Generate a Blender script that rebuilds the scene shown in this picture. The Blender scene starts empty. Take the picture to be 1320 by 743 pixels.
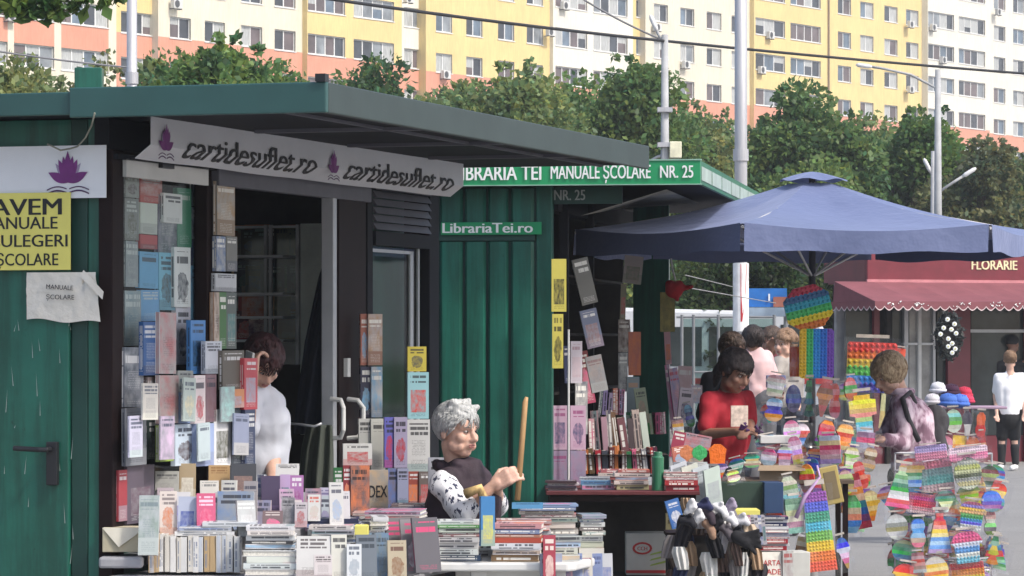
import bpy, bmesh, math, random
import numpy as np
from mathutils import Matrix, Vector, Euler, noise as mnoise
random.seed(7); np.random.seed(7)
R = math.radians
SC = bpy.context.scene
COL = SC.collection

# ------------------------------------------------------------------ camera
FOC = 4520.0            # focal length in photo pixels (photo is 1320 wide)
EYE = 1.55
HZ = 440.0              # row of the horizon in the photo
cam_d = bpy.data.cameras.new('camera'); cam = bpy.data.objects.new('camera', cam_d); COL.objects.link(cam)
cam_d.sensor_width = 36.0; cam_d.lens = 36.0*FOC/1320.0
cam_d.shift_y = (HZ-371.5)/1320.0
cam_d.clip_start = 0.3; cam_d.clip_end = 3000
cam.location = (0, 0, EYE); cam.rotation_euler = (R(90), 0, 0)
SC.camera = cam

# ------------------------------------------------------------------ world, sun, exposure
W = bpy.data.worlds.new('World'); SC.world = W; W.use_nodes = True
wn = W.node_tree; wn.nodes.clear()
sky = wn.nodes.new('ShaderNodeTexSky'); sky.sky_type = 'NISHITA'; sky.sun_disc = False
SUN_EL, SUN_AZ = R(50), R(125)      # azimuth clockwise from +Y: high sun to the right, a little behind the camera
sky.sun_elevation = SUN_EL; sky.sun_rotation = SUN_AZ
sky.air_density = 1.0; sky.dust_density = 3.5; sky.ozone_density = 1.0
bg = wn.nodes.new('ShaderNodeBackground'); bg.inputs['Strength'].default_value = 0.15
wo = wn.nodes.new('ShaderNodeOutputWorld')
wn.links.new(sky.outputs[0], bg.inputs[0]); wn.links.new(bg.outputs[0], wo.inputs[0])
sl = bpy.data.lights.new('sun', 'SUN'); sl.energy = 2.1; sl.angle = R(5); sl.color = (1.0, 0.955, 0.88)
so = bpy.data.objects.new('sun', sl); COL.objects.link(so)
sd = Vector((math.sin(SUN_AZ)*math.cos(SUN_EL), math.cos(SUN_AZ)*math.cos(SUN_EL), math.sin(SUN_EL)))
so.rotation_euler = sd.to_track_quat('Z', 'Y').to_euler(); so.location = sd*50
SC.view_settings.view_transform = 'Standard'; SC.view_settings.look = 'None'
SC.view_settings.exposure = 0.68; SC.view_settings.gamma = 1.0

# ------------------------------------------------------------------ picking real places
def P(px, py, d): return Vector(((px-660)/FOC*d, d, EYE+(HZ-py)/FOC*d))
class Frame:
    """a vertical facade line: t runs along it away from the camera, w stands out of it"""
    def __init__(s, x, y, ang):
        s.o = Vector((x, y, 0)); s.ang = ang; s.yaw = R(90)-ang
        s.u = Vector((math.sin(ang), math.cos(ang), 0)); s.n = Vector((math.cos(ang), -math.sin(ang), 0))
    def at(s, t, w, z): return s.o+s.u*t+s.n*w+Vector((0, 0, z))
    def t(s, px, w):
        k = (px-660)/FOC; b = s.o+s.n*w
        return (k*b.y-b.x)/(s.u.x-k*s.u.y)
    def w(s, px, t):
        k = (px-660)/FOC; b = s.o+s.u*t
        return (k*b.y-b.x)/(s.n.x-k*s.n.y)
    def z(s, t, w, py):
        return EYE+(HZ-py)/FOC*s.at(t, w, 0).y
    def M(s): return Matrix.Translation(s.o) @ Matrix.Rotation(s.yaw, 4, 'Z')
K1 = Frame(-1.576, 13.7, R(17.67))
K2 = Frame(0.231, 20.08, R(8.4))
def L(t, w, z): return (t, -w, z)        # frame coordinates -> an empty's local coordinates

# ------------------------------------------------------------------ tags
LABELS = {}
def tag(o, label=None, cat=None, group=None, kind=None):
    if label:
        o['label'] = label
        LABELS.setdefault(label, []).append(o.name)
    if cat: o['category'] = cat
    if group: o['group'] = group
    if kind: o['kind'] = kind
    return o
def empty(name, label, cat, loc=(0, 0, 0), yaw=0, group=None):
    o = bpy.data.objects.new(name, None); COL.objects.link(o)
    o.location = loc; o.rotation_euler = (0, 0, yaw); o.empty_display_size = .1
    return tag(o, label, cat, group)
def inv(root): return (Matrix.Translation(root.location) @ root.rotation_euler.to_matrix().to_4x4()).inverted()

# ------------------------------------------------------------------ materials
def lin(c):
    def f(v):
        v /= 255.0
        return v/12.92 if v <= .04045 else ((v+.055)/1.055)**2.4
    return tuple(f(v) for v in c[:3])
class X:
    """tiny maths-on-sockets helper"""
    def __init__(s, nt, v): s.nt, s.v = nt, v
    def op(s, o, b=None, c=None):
        n = s.nt.nodes.new('ShaderNodeMath'); n.operation = o
        for i, q in enumerate((s, b, c)):
            if q is None: continue
            q = q.v if isinstance(q, X) else q
            if isinstance(q, (int, float)): n.inputs[i].default_value = q
            else: s.nt.links.new(q, n.inputs[i])
        return X(s.nt, n.outputs[0])
    def __add__(s, b): return s.op('ADD', b)
    def __sub__(s, b): return s.op('SUBTRACT', b)
    def __mul__(s, b): return s.op('MULTIPLY', b)
    def __truediv__(s, b): return s.op('DIVIDE', b)
    def __lt__(s, b): return s.op('LESS_THAN', b)
    def __gt__(s, b): return s.op('GREATER_THAN', b)
    def fr(s): return s.op('FRACT')
    def fl(s): return s.op('FLOOR')
    def ab(s): return s.op('ABSOLUTE')
    def mx(s, b): return s.op('MAXIMUM', b)
def new_mat(name):
    m = bpy.data.materials.new(name); m.use_nodes = True; nt = m.node_tree
    return m, nt, nt.nodes['Principled BSDF']
def mixc(nt, fac, a, b, mode='MIX'):
    n = nt.nodes.new('ShaderNodeMix'); n.data_type = 'RGBA'; n.blend_type = mode
    for i, q in ((0, fac), (6, a), (7, b)):
        if isinstance(q, X): q = q.v
        if isinstance(q, (int, float)): n.inputs[i].default_value = q
        elif isinstance(q, tuple): n.inputs[i].default_value = q if len(q) == 4 else q+(1,)
        else: nt.links.new(q, n.inputs[i])
    return n.outputs[2]
def noise(nt, scale, detail=3, vec=None, rough=.6, out=0):
    n = nt.nodes.new('ShaderNodeTexNoise'); n.inputs['Scale'].default_value = scale
    n.inputs['Detail'].default_value = detail; n.inputs['Roughness'].default_value = rough
    if vec is not None: nt.links.new(vec, n.inputs['Vector'])
    return n.outputs[out]
def objvec(nt, scale=(1, 1, 1)):
    t = nt.nodes.new('ShaderNodeTexCoord'); m = nt.nodes.new('ShaderNodeMapping'); m.inputs['Scale'].default_value = scale
    nt.links.new(t.outputs['Object'], m.inputs['Vector']); return m.outputs[0]
def ramp(nt, fac, stops):
    n = nt.nodes.new('ShaderNodeValToRGB'); e = n.color_ramp.elements
    while len(e) < len(stops): e.new(.5)
    for i, (p, c) in enumerate(stops): e[i].position = p; e[i].color = tuple(c)+(1,)
    nt.links.new(fac, n.inputs[0]); return n.outputs[0]
def bump(nt, b, h, dist, strength=.6):
    n = nt.nodes.new('ShaderNodeBump'); n.inputs['Distance'].default_value = dist; n.inputs['Strength'].default_value = strength
    nt.links.new(h, n.inputs['Height']); nt.links.new(n.outputs[0], b.inputs['Normal'])
MATS = {}
def mat(name, col, rough=.6, metal=0., var=.18, vs=6., bd=0., bs=60., coat=0., streak=False, trans=0., alpha=1., grime=0., spec=None):
    """painted / plain surface with uneven tone, optional fine relief"""
    if name in MATS: return MATS[name]
    m, nt, b = new_mat(name)
    if max(col) > 1.01: col = lin(col)
    v = objvec(nt, (6, 6, .6) if streak else (1, 1, 1))
    n1 = noise(nt, vs, 5, v)
    lo = tuple(x*(1-var) for x in col); hi = tuple(min(1, x*(1+var)) for x in col)
    cc_ = ramp(nt, n1, [(.3, lo), (.7, hi)])
    if grime:
        st = noise(nt, 3.2, 6, objvec(nt, (3.5, 3.5, .28)), .7); cc_ = mixc(nt, grime, cc_, ramp(nt, st, [(.42, (.30, .28, .24)), (.58, (1, 1, 1))]), 'MULTIPLY')
        sp_ = noise(nt, 38, 3, objvec(nt), .7); cc_ = mixc(nt, grime, cc_, ramp(nt, sp_, [(.66, (1, 1, 1)), (.74, (.45, .38, .30))]), 'MULTIPLY')
    nt.links.new(cc_, b.inputs['Base Color'])
    if spec is not None: b.inputs['Specular IOR Level'].default_value = spec
    b.inputs['Roughness'].default_value = rough; b.inputs['Metallic'].default_value = metal
    b.inputs['Coat Weight'].default_value = coat
    if trans: b.inputs['Transmission Weight'].default_value = trans
    if bd: bump(nt, b, noise(nt, bs, 4, objvec(nt)), bd)
    MATS[name] = m; return m
def attr(nt, name, out='Color'):
    n = nt.nodes.new('ShaderNodeAttribute'); n.attribute_name = name; return n.outputs[out]

def make_cover():
    m, nt, b = new_mat('printed_cover')
    uv = nt.nodes.new('ShaderNodeUVMap'); sp = nt.nodes.new('ShaderNodeSeparateXYZ'); nt.links.new(uv.outputs[0], sp.inputs[0])
    u, v = X(nt, sp.outputs[0]), X(nt, sp.outputs[1]); s = X(nt, attr(nt, 'seed', 'Fac'))
    h1, h2, h3 = (s*7.31).fr(), (s*3.77+.3).fr(), (s*5.19+.6).fr()
    def nz(a, c, scale, det=2):
        cb = nt.nodes.new('ShaderNodeCombineXYZ')
        for i, q in enumerate((a, c, s*9.0)): nt.links.new(q.v, cb.inputs[i])
        return X(nt, noise(nt, scale, det, cb.outputs[0]))
    ins = (u > 0.0)
    cu = (u-.5).ab()
    tv = (v*((h2*6.0).fl()*1.0+5.0)+h1)                               # rows of big title words
    title = ((tv.fr() < .62))*((v > (h1*.12+.68)))*(v < .93)*(cu < (h3*.1+.34))*(nz(u*(h3*8.0+6.0), tv.fl()*3.7, 1.0, 3) > .42)*(h1 < .8)
    sm = v*34.0                                     # rows of small words
    small = (sm.fr() < .5)*(v > .05)*(v < (h2*.14+.12))*(cu < .34)*(nz(u*26.0, sm.fl(), 1.0, 0) > .42)
    mid = (sm.fr() < .5)*(v > .3)*(v < .6)*(cu < .3)*(nz(u*26.0, sm.fl(), 1.0, 0) > .42)*(h3 > .72)
    n1 = nz(u*3.0, v*4.0, 1.0, 3)
    du, dv = (u-.5)/.33, (v-h2*.08-.34)/.25
    ell = ((du*du+dv*dv+(n1-.5)*2.6) < 1.0)*(h1 < .6)
    rect = ((cu/.36).mx((v-.38).ab()/.24) < 1.0)*(h1 > .6)
    full = (h3 > .60)*(h2 < .75)
    pic = (ell+rect)*(h3 < .42)
    band = (v < (h1*.2+.15))*(h2 > .66)
    n2 = nz(u*7.0, v*9.0, 1.0, 4)
    ca, cb_, cc = attr(nt, 'ca'), attr(nt, 'cb'), attr(nt, 'cc')
    piccol = mixc(nt, X(nt, ramp(nt, n2.v, [(.3, (0, 0, 0)), (.75, (1, 1, 1))])), cc, mixc(nt, .25, ca, cb_))
    n0 = nz(u*2.2, v*3.0, 1.0, 5)
    ca2 = mixc(nt, full*ins, ca, mixc(nt, X(nt, ramp(nt, n0.v, [(.35, (0, 0, 0)), (.66, (1, 1, 1))])), mixc(nt, .45, ca, cb_), mixc(nt, .75, ca, cc)))
    c = mixc(nt, band*ins, ca2, mixc(nt, .6, cc, ca))
    c = mixc(nt, pic*ins, c, piccol)
    c = mixc(nt, (title*.85+small*.4+mid*.4)*ins, c, cb_)
    n3 = noise(nt, 9, 3, objvec(nt)); c = mixc(nt, .12, c, ramp(nt, n3, [(.3, (.1, .1, .1)), (.7, (1, 1, 1))]), 'MULTIPLY')
    nt.links.new(c, b.inputs['Base Color']); b.inputs['Roughness'].default_value = .42
    return m
COVER = make_cover()
def make_attr_mat(name, rough=.7, bd=0., bs=40, coat=0., sheen=0., var=.25, vs=20):
    m, nt, b = new_mat(name)
    c = mixc(nt, var, attr(nt, 'ca'), ramp(nt, noise(nt, vs, 4, objvec(nt)), [(.3, (.25, .25, .25)), (.7, (1, 1, 1))]), 'MULTIPLY')
    nt.links.new(c, b.inputs['Base Color']); b.inputs['Roughness'].default_value = rough; b.inputs['Coat Weight'].default_value = coat
    if bd: bump(nt, b, noise(nt, bs, 4, objvec(nt)), bd)
    return m
TINT = make_attr_mat('tinted_plastic', .35, coat=.3, var=.22, vs=34, bd=.012, bs=46)
CLOTHC = make_attr_mat('tinted_cloth', .9, bd=.004, bs=90)
PAPER = mat('book_pages', (.66, .63, .56), .9, var=.2, vs=120)
def glass_mat(name, tint, rough=.04, amt=.05, spec=.5):
    m = bpy.data.materials.new(name); m.use_nodes = True; nt = m.node_tree; nt.nodes.clear()
    tr = nt.nodes.new('ShaderNodeBsdfTransparent'); tr.inputs[0].default_value = tuple(tint)+(1,)
    gl = nt.nodes.new('ShaderNodeBsdfGlossy'); gl.inputs['Roughness'].default_value = rough; gl.inputs[0].default_value = (spec+.3, spec+.3, spec+.3, 1)
    lw = nt.nodes.new('ShaderNodeLayerWeight'); lw.inputs[0].default_value = .5
    if amt > .1:
        bm_ = nt.nodes.new('ShaderNodeBump'); bm_.inputs['Distance'].default_value = .02; nt.links.new(noise(nt, 22, 3, objvec(nt)), bm_.inputs['Height'])
        nt.links.new(bm_.outputs[0], lw.inputs['Normal']); nt.links.new(bm_.outputs[0], gl.inputs['Normal'])
    ad = X(nt, lw.outputs['Facing']).op('POWER', 5.0)*.45+amt
    mx = nt.nodes.new('ShaderNodeMixShader'); out = nt.nodes.new('ShaderNodeOutputMaterial')
    nt.links.new(ad.v, mx.inputs[0]); nt.links.new(tr.outputs[0], mx.inputs[1]); nt.links.new(gl.outputs[0], mx.inputs[2]); nt.links.new(mx.outputs[0], out.inputs[0])
    return m
GLASS = glass_mat('window_glass', (.93, .96, .95), .03, .01)
GLASSD = glass_mat('dark_tinted_glass', (.62, .72, .70), .05, .05)
BAG = glass_mat('clear_plastic_bag', (.96, .96, .98), .24, .10)

# ------------------------------------------------------------------ mesh builder
class MB:
    def __init__(s): s.v, s.f, s.m, s.uv, s.c = [], [], [], [], []
    def add(s, vs, fs, m=0, uvs=None, col=None):
        k = len(s.v); s.v += [tuple(q) for q in vs]
        for i, f in enumerate(fs):
            s.f.append([k+j for j in f]); s.m.append(m)
            s.uv.append(uvs[i] if uvs and uvs[i] else [(-1, -1)]*len(f)); s.c.append(col)
        return s
    def box(s, a, b, m=0, M=None, uvs=None, col=None):
        x0, x1 = sorted((a[0], b[0])); y0, y1 = sorted((a[1], b[1])); z0, z1 = sorted((a[2], b[2]))
        vs = [Vector(q) for q in ((x0, y0, z0), (x1, y0, z0), (x1, y1, z0), (x0, y1, z0), (x0, y0, z1), (x1, y0, z1), (x1, y1, z1), (x0, y1, z1))]
        if M is not None: vs = [M @ q for q in vs]
        # order: front(-y), right(+x), back, left(-x), bottom, top
        return s.add(vs, [(0, 1, 5, 4), (1, 2, 6, 5), (2, 3, 7, 6), (3, 0, 4, 7), (3, 2, 1, 0), (4, 5, 6, 7)], m, uvs, col)
    def tube(s, pts, r, n=8, m=0, col=None, cap=True):
        pts = [Vector(p) for p in pts]; r = r if isinstance(r, (list, tuple)) else [r]*len(pts)
        vs, fs = [], []; pn = None
        for i, p in enumerate(pts):
            d = (pts[min(i+1, len(pts)-1)]-pts[max(i-1, 0)])
            if d.length < 1e-9: d = Vector((0, 0, 1))
            d.normalize()
            if pn is None: pn = d.orthogonal().normalized()
            pn = (pn-d*pn.dot(d)); pn = pn.normalized() if pn.length > 1e-6 else d.orthogonal().normalized()
            q = d.cross(pn)
            vs += [p+(pn*math.cos(2*math.pi*k/n)+q*math.sin(2*math.pi*k/n))*r[i] for k in range(n)]
        for i in range(len(pts)-1):
            fs += [(i*n+k, i*n+(k+1) % n, (i+1)*n+(k+1) % n, (i+1)*n+k) for k in range(n)]
        if cap: fs += [tuple(reversed(range(n))), tuple(range((len(pts)-1)*n, len(pts)*n))]
        return s.add(vs, fs, m, None, col)
    def prism(s, poly, depth, M=None, m=0, col=None, uvbox=None):
        """poly in the local XZ plane, extruded from y=0 to y=depth"""
        n = len(poly); vs = [Vector((x, 0, z)) for x, z in poly]+[Vector((x, depth, z)) for x, z in poly]
        if M is not None: vs = [M @ q for q in vs]
        fs = [tuple(range(n)), tuple(reversed(range(n, 2*n)))]+[(i, i+n, (i+1) % n+n, (i+1) % n) for i in range(n)]
        return s.add(vs, fs, m, None, col)
    def ell(s, c, r, M=None, nu=12, nv=8, m=0, col=None, half=False):
        vs, fs = [], []; c = Vector(c); r = r if isinstance(r, (tuple, list)) else (r, r, r)
        for j in range(nv+1):
            th = math.pi*j/nv*(.5 if half else 1)
            for i in range(nu):
                ph = 2*math.pi*i/nu; q = Vector((r[0]*math.sin(th)*math.cos(ph), r[1]*math.sin(th)*math.sin(ph), r[2]*math.cos(th)))
                vs.append(c+(M @ q if M is not None else q))
        for j in range(nv):
            for i in range(nu):
                a, b_, c_, d = j*nu+i, j*nu+(i+1) % nu, (j+1)*nu+(i+1) % nu, (j+1)*nu+i
                fs.append((a, d, c_, b_))
        return s.add(vs, fs, m, None, col)
    def grid(s, nu, nv, fn, m=0, col=None, uv=False):
        vs = [fn(i/nu, j/nv) for j in range(nv+1) for i in range(nu+1)]
        fs, us = [], []
        for j in range(nv):
            for i in range(nu):
                a = j*(nu+1)+i; fs.append((a, a+1, a+nu+2, a+nu+1))
                us.append([(i/nu+.001, j/nv+.001), ((i+1)/nu, j/nv+.001), ((i+1)/nu, (j+1)/nv), (i/nu+.001, (j+1)/nv)] if uv else None)
        return s.add(vs, fs, m, us, col)
    def build(s, name, mats, parent=None, smooth=False, bevel=0., attrs=None, M=None, mod=None):
        me = bpy.data.meshes.new(name); me.from_pydata(s.v, [], s.f)
        if M is not None: me.transform(M)
        mats = mats if isinstance(mats, (list, tuple)) else [mats]
        for q in mats: me.materials.append(q)
        me.polygons.foreach_set('material_index', s.m)
        if any(u[0][0] >= 0 for u in s.uv):
            ul = me.uv_layers.new(name='UVMap'); ul.data.foreach_set('uv', [k for f in s.uv for q in f for k in q])
        if attrs:
            for k, val in attrs.items():
                if isinstance(val, (int, float)):
                    a = me.attributes.new(k, 'FLOAT', 'POINT'); a.data.foreach_set('value', [val]*len(me.vertices))
                else:
                    a = me.attributes.new(k, 'FLOAT_COLOR', 'POINT'); a.data.foreach_set('color', (list(val)[:3]+[1.])*len(me.vertices))
        if any(q is not None for q in s.c):
            a = me.attributes.new('ca', 'FLOAT_COLOR', 'CORNER')
            a.data.foreach_set('color', [k for f, q in zip(s.f, s.c) for _ in f for k in (tuple(q or (.5, .5, .5))[:3]+(1.,))])
        if smooth: me.polygons.foreach_set('use_smooth', [True]*len(me.polygons))
        me.update()
        o = bpy.data.objects.new(name, me); COL.objects.link(o)
        if parent is not None: o.parent = parent
        if bevel:
            b = o.modifiers.new('bevel', 'BEVEL'); b.width = bevel; b.segments = 2; b.limit_method = 'ANGLE'
        return o

def remesh(mb, name, mats, voxel, parent=None, M=None, smooth=3, disp=None, attrs=None):
    """fuse overlapping closed shapes into one continuous smooth surface"""
    me = bpy.data.meshes.new('tmp'); me.from_pydata(mb.v, [], mb.f)
    if M is not None: me.transform(M)
    o = bpy.data.objects.new('tmp', me); COL.objects.link(o)
    r = o.modifiers.new('r', 'REMESH'); r.mode = 'VOXEL'; r.voxel_size = voxel; r.use_smooth_shade = True
    if smooth:
        k = o.modifiers.new('s', 'SMOOTH'); k.iterations = smooth; k.factor = .5
    dg = bpy.context.evaluated_depsgraph_get(); dg.update()
    nm = bpy.data.meshes.new_from_object(o.evaluated_get(dg)); nm.name = name
    bpy.data.objects.remove(o); bpy.data.meshes.remove(me)
    if disp:
        n = len(nm.vertices); co = np.empty(n*3); nm.vertices.foreach_get('co', co); co = co.reshape(-1, 3)
        no = np.empty(n*3); nm.vertices.foreach_get('normal', no); no = no.reshape(-1, 3)
        sc_, am = disp
        d = np.array([mnoise.noise(Vector(c)*Vector((sc_, sc_, sc_)).x) for c in co])*am
        nm.vertices.foreach_set('co', (co+no*d[:, None]).ravel())
    nm.materials.clear()
    for q in (mats if isinstance(mats, list) else [mats]): nm.materials.append(q)
    nm.polygons.foreach_set('use_smooth', [True]*len(nm.polygons))
    if attrs:
        for k, val in attrs.items():
            a = nm.attributes.new(k, 'FLOAT_COLOR', 'POINT'); a.data.foreach_set('color', (list(val)[:3]+[1.])*len(nm.vertices))
    o = bpy.data.objects.new(name, nm); COL.objects.link(o)
    if parent is not None: o.parent = parent
    return o

def text(body, size, M, m, name, parent=None, bold=.0, ext=.001, width=None, fn=None, cut=None, align='LEFT', space=1.0, heavy=0.):
    """lettering as thin raised geometry; reads along +X, up +Z, faces -Y in M's frame"""
    cu = bpy.data.curves.new(name, 'FONT'); cu.body = body; cu.size = size; cu.extrude = ext; cu.offset = 0
    cu.resolution_u = 3; cu.space_character = space; cu.align_x = 'LEFT'; cu.space_line = .95
    o = bpy.data.objects.new(name, cu); COL.objects.link(o)
    dg = bpy.context.evaluated_depsgraph_get(); dg.update()
    me = bpy.data.meshes.new_from_object(o.evaluated_get(dg)); bpy.data.objects.remove(o); bpy.data.curves.remove(cu)
    me.name = name
    heavy = max(heavy, bold*.9)
    if heavy:
        bm = bmesh.new()
        for i, k in enumerate((-1, 0, 1)):
            n0 = len(bm.verts); bm.from_mesh(me); bm.verts.ensure_lookup_table()
            for v in bm.verts[n0:]: v.co.x += k*heavy*size; v.co.z += i*.0003
        bm.to_mesh(me); bm.free()
    xs = [v.co.x for v in me.vertices]; x0, x1 = min(xs), max(xs)
    sx = (width/(x1-x0)) if width else 1.0
    off = {'LEFT': 0, 'CENTER': -(x1-x0)*sx/2}[align]
    if cut is not None:
        bm = bmesh.new(); bm.from_mesh(me)
        bmesh.ops.bisect_plane(bm, geom=bm.verts[:]+bm.edges[:]+bm.faces[:], plane_co=(0, cut, 0), plane_no=(0, 1, 0)); bm.to_mesh(me); bm.free()
    for v in me.vertices:
        x, y, z = (v.co.x-x0)*sx+off, v.co.y, v.co.z
        v.co = fn(x, y, z) if fn else Vector((x, -z, y))
    me.transform(M); me.materials.clear(); me.materials.append(m)
    o = bpy.data.objects.new(name, me); COL.objects.link(o)
    if parent is not None: o.parent = parent
    return o

# ------------------------------------------------------------------ colour words
CW = [('white', (232, 232, 230)), ('cream', (225, 212, 180)), ('pale grey', (185, 188, 192)), ('grey', (125, 128, 132)), ('charcoal', (62, 64, 70)), ('black', (25, 25, 28)),
      ('red', (185, 35, 40)), ('pink', (225, 90, 140)), ('orange', (225, 120, 50)), ('tan', (195, 155, 100)), ('brown', (110, 75, 55)), ('yellow', (225, 200, 60)),
      ('green', (50, 140, 75)), ('teal', (35, 120, 120)), ('light blue', (120, 185, 225)), ('blue', (50, 110, 190)), ('navy', (35, 45, 90)), ('purple', (95, 50, 125)), ('lilac', (190, 165, 210)), ('maroon', (105, 30, 45))]
CD = dict(CW)
def cname(c): return min(CW, key=lambda q: sum((a-b)**2 for a, b in zip(q[1], c)))[0]
ORD = ['first', 'second', 'third', 'fourth', 'fifth', 'sixth', 'seventh', 'eighth', 'ninth', 'tenth', 'eleventh', 'twelfth', 'thirteenth', 'fourteenth', 'fifteenth', 'sixteenth', 'seventeenth', 'eighteenth', 'nineteenth', 'twentieth', 'twenty-first', 'twenty-second', 'twenty-third', 'twenty-fourth', 'twenty-fifth', 'twenty-sixth', 'twenty-seventh', 'twenty-eighth', 'twenty-ninth', 'thirtieth']
def mute(c):
    g_ = sum(c)/3; return tuple((g_+(q-g_)*.82)*.93 for q in c)
def jit(c, a=12): return tuple(max(6, min(245, q+random.uniform(-a, a))) for q in c)

# ------------------------------------------------------------------ books
def book(M, W_, H_, T_, ca, label, cb=None, cc=None, group=None, name='book', cat='book', pages=True):
    """standing book: spine on local -x, front cover faces -y, base at z=0; M places it"""
    ca = mute(ca)
    if cb is None: cb = (240, 238, 230) if sum(ca) < 400 else (40, 40, 50)
    if cc is None: cc = random.choice([CD[k] for k in ('red', 'blue', 'orange', 'teal', 'charcoal', 'pink', 'tan', 'navy', 'light blue')])
    g = MB(); x, t, b = W_/2, T_/2, min(.003, T_/4)
    uvf = [(.001, .001), (1, .001), (1, 1), (.001, 1)]
    g.box((-x, -t, 0), (x, -t+b, H_), uvs=[uvf, None, None, None, None, None])
    g.box((-x, t-b, 0), (x, t, H_), uvs=[None, None, [(.001, .001), (1, .001), (1, 1), (.001, 1)], None, None, None])
    g.box((-x-.0005, -t+b, 0), (-x+b, t-b, H_), uvs=[None, None, None, [(.001, .90), (.001, .72), (1, .72), (1, .90)], None, None])
    o = g.build(name, COVER, attrs={'ca': lin(ca), 'cb': lin(cb), 'cc': lin(cc), 'seed': random.random()})
    o.matrix_world = M
    tag(o, label, cat, group)
    if pages:
        q = MB().box((-x+b+.0003, -t+b+.0003, .003), (x-.003, t-b-.0003, H_-.003)).build('pages', PAPER, o)
    return o
def Mz(loc, yaw=0, pitch=0, roll=0):
    return Matrix.Translation(loc) @ Matrix.Rotation(yaw, 4, 'Z') @ Matrix.Rotation(pitch, 4, 'X') @ Matrix.Rotation(roll, 4, 'Y')
LIE = Matrix(((0, 0, -1, 0), (1, 0, 0, 0), (0, -1, 0, 0), (0, 0, 0, 1)))
def lie(loc, yaw, H_, T_, flip=False):
    """book lying flat, spine towards the camera (flip: page edges towards it); loc = middle of its underside"""
    return Matrix.Translation(Vector(loc)+Vector((0, 0, T_/2))) @ Matrix.Rotation(yaw+(math.pi if flip else 0), 4, 'Z') @ Matrix.Translation((H_/2, 0, 0)) @ LIE
def cover_px(fr, w, bb, ca, label, cb=None, cc=None, T_=.02, group=None, lean=0., roll=0., cat='book', name='book'):
    """a cover standing on / fixed to a facade, given where it shows in the photo"""
    x0, y0, x1, y1 = bb; t0, t1 = fr.t(x0, w), fr.t(x1, w); tm = (t0+t1)/2
    z0 = fr.z(tm, w, y1); z1 = fr.z(tm, w, y0)
    return book(Mz(fr.at(tm, w, z0), fr.yaw, lean, roll), abs(t1-t0), z1-z0, T_, ca, label, cb, cc, group, cat=cat, name=name)
def face_px(d, bb, ca, label, cb=None, cc=None, yaw=0., T_=.02, group=None, lean=0., roll=0., cat='book', name='book'):
    """a cover turned to the camera side at distance d"""
    x0, y0, x1, y1 = bb; p = P((x0+x1)/2, y1, d)
    return book(Mz(p, yaw, lean, roll), (x1-x0)/FOC*d/max(.35, math.cos(yaw)), (y1-y0)/FOC*d/max(.5, math.cos(lean)), T_, ca, label, cb, cc, group, cat=cat, name=name)
def stack(px0, px1, ybot, d, layers, where, group, yaw=0., depth=.17, jy=.05, name='book', cat='book'):
    """flat pile; layers = [(colour, thickness px)...] from the bottom up"""
    c = P((px0+px1)/2, ybot, d); z = c.z; Wd = (px1-px0)/FOC*d; n = len(layers)
    for i, lay in enumerate(layers):
        ca, tp = lay[0], lay[1]; flip = len(lay) > 2 and lay[2]
        T_ = tp/FOC*d; H_ = Wd*random.uniform(.9, 1.0)
        pos = 'bottom' if i == 0 else ('topmost' if i == n-1 else ORD[i]+' from bottom')
        lab = f"{cname(ca)} {cat}, {pos} in {where}"
        book(lie((c.x+random.uniform(-.008, .008), c.y+depth/2+random.uniform(-.01, .01), z), yaw+random.uniform(-jy, jy), H_, T_, flip), depth, H_, T_*.96, jit(ca, 6), lab, group=group, name=name, cat=cat)
        z += T_
# ================================================================== THE SETTING
def make_asphalt():
    m, nt, b = new_mat('worn_asphalt')
    v = objvec(nt)
    n1, n2 = noise(nt, .35, 6, v), noise(nt, 60, 3, v)
    c = mixc(nt, .35, ramp(nt, n1, [(.3, (.19, .187, .183)), (.7, (.27, .265, .257))]), ramp(nt, n2, [(.35, (.14, .14, .14)), (.65, (.34, .335, .325))]))
    vor = nt.nodes.new('ShaderNodeTexVoronoi'); vor.feature = 'DISTANCE_TO_EDGE'; vor.inputs['Scale'].default_value = .45
    nt.links.new(v, vor.inputs['Vector'])
    c = mixc(nt, (X(nt, vor.outputs['Distance']) < .004)*.35, c, (.05, .05, .05))
    nt.links.new(c, b.inputs['Base Color']); b.inputs['Roughness'].default_value = .93; bump(nt, b, n2, .01)
    return m
ASPH = make_asphalt()
g = MB(); g.grid(60, 60, lambda u, v: Vector(((u-.5)*1600, v*1500-150, 0)))
tag(g.build('ground', ASPH), 'worn grey asphalt of the market square', None, None, 'structure')
# street beyond the market, with kerbs and lane marks
g = MB(); g.box((-160, 56, .004), (160, 66, .012)); tag(g.build('road', mat('road_asphalt', (.075, .075, .078), .9, bd=.006, vs=2)), 'dark asphalt street running behind the market', None, None, 'structure')
for y0 in (55.7, 66.0):
    g = MB()
    for i in range(-60, 60): g.box((i*1.5+.01, y0, 0), (i*1.5+1.49, y0+.28, .13), col=None)
    k = g.build('kerb', mat('kerb_stone', (.33, .32, .3), .85, bd=.004), bevel=.01); tag(k, 'pale stone kerb on the '+('market' if y0 < 60 else 'lawn')+' side of the street', None, None, 'structure')
g = MB()
for i in range(-20, 20): g.box((i*6, 60.95, .016), (i*6+3, 61.08, .018))
tag(g.build('lane_marking', mat('road_paint', (.7, .7, .68), .7)), 'broken white lane line on the street', None, None, 'structure')
g = MB(); g.box((-160, 66.3, .004), (160, 190, .1)); tag(g.build('lawn', mat('grass_green', (.05, .085, .025), .95, var=.4, vs=1.2, bd=.03)), 'green strip with trees in front of the flats', None, None, 'structure')

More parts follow.
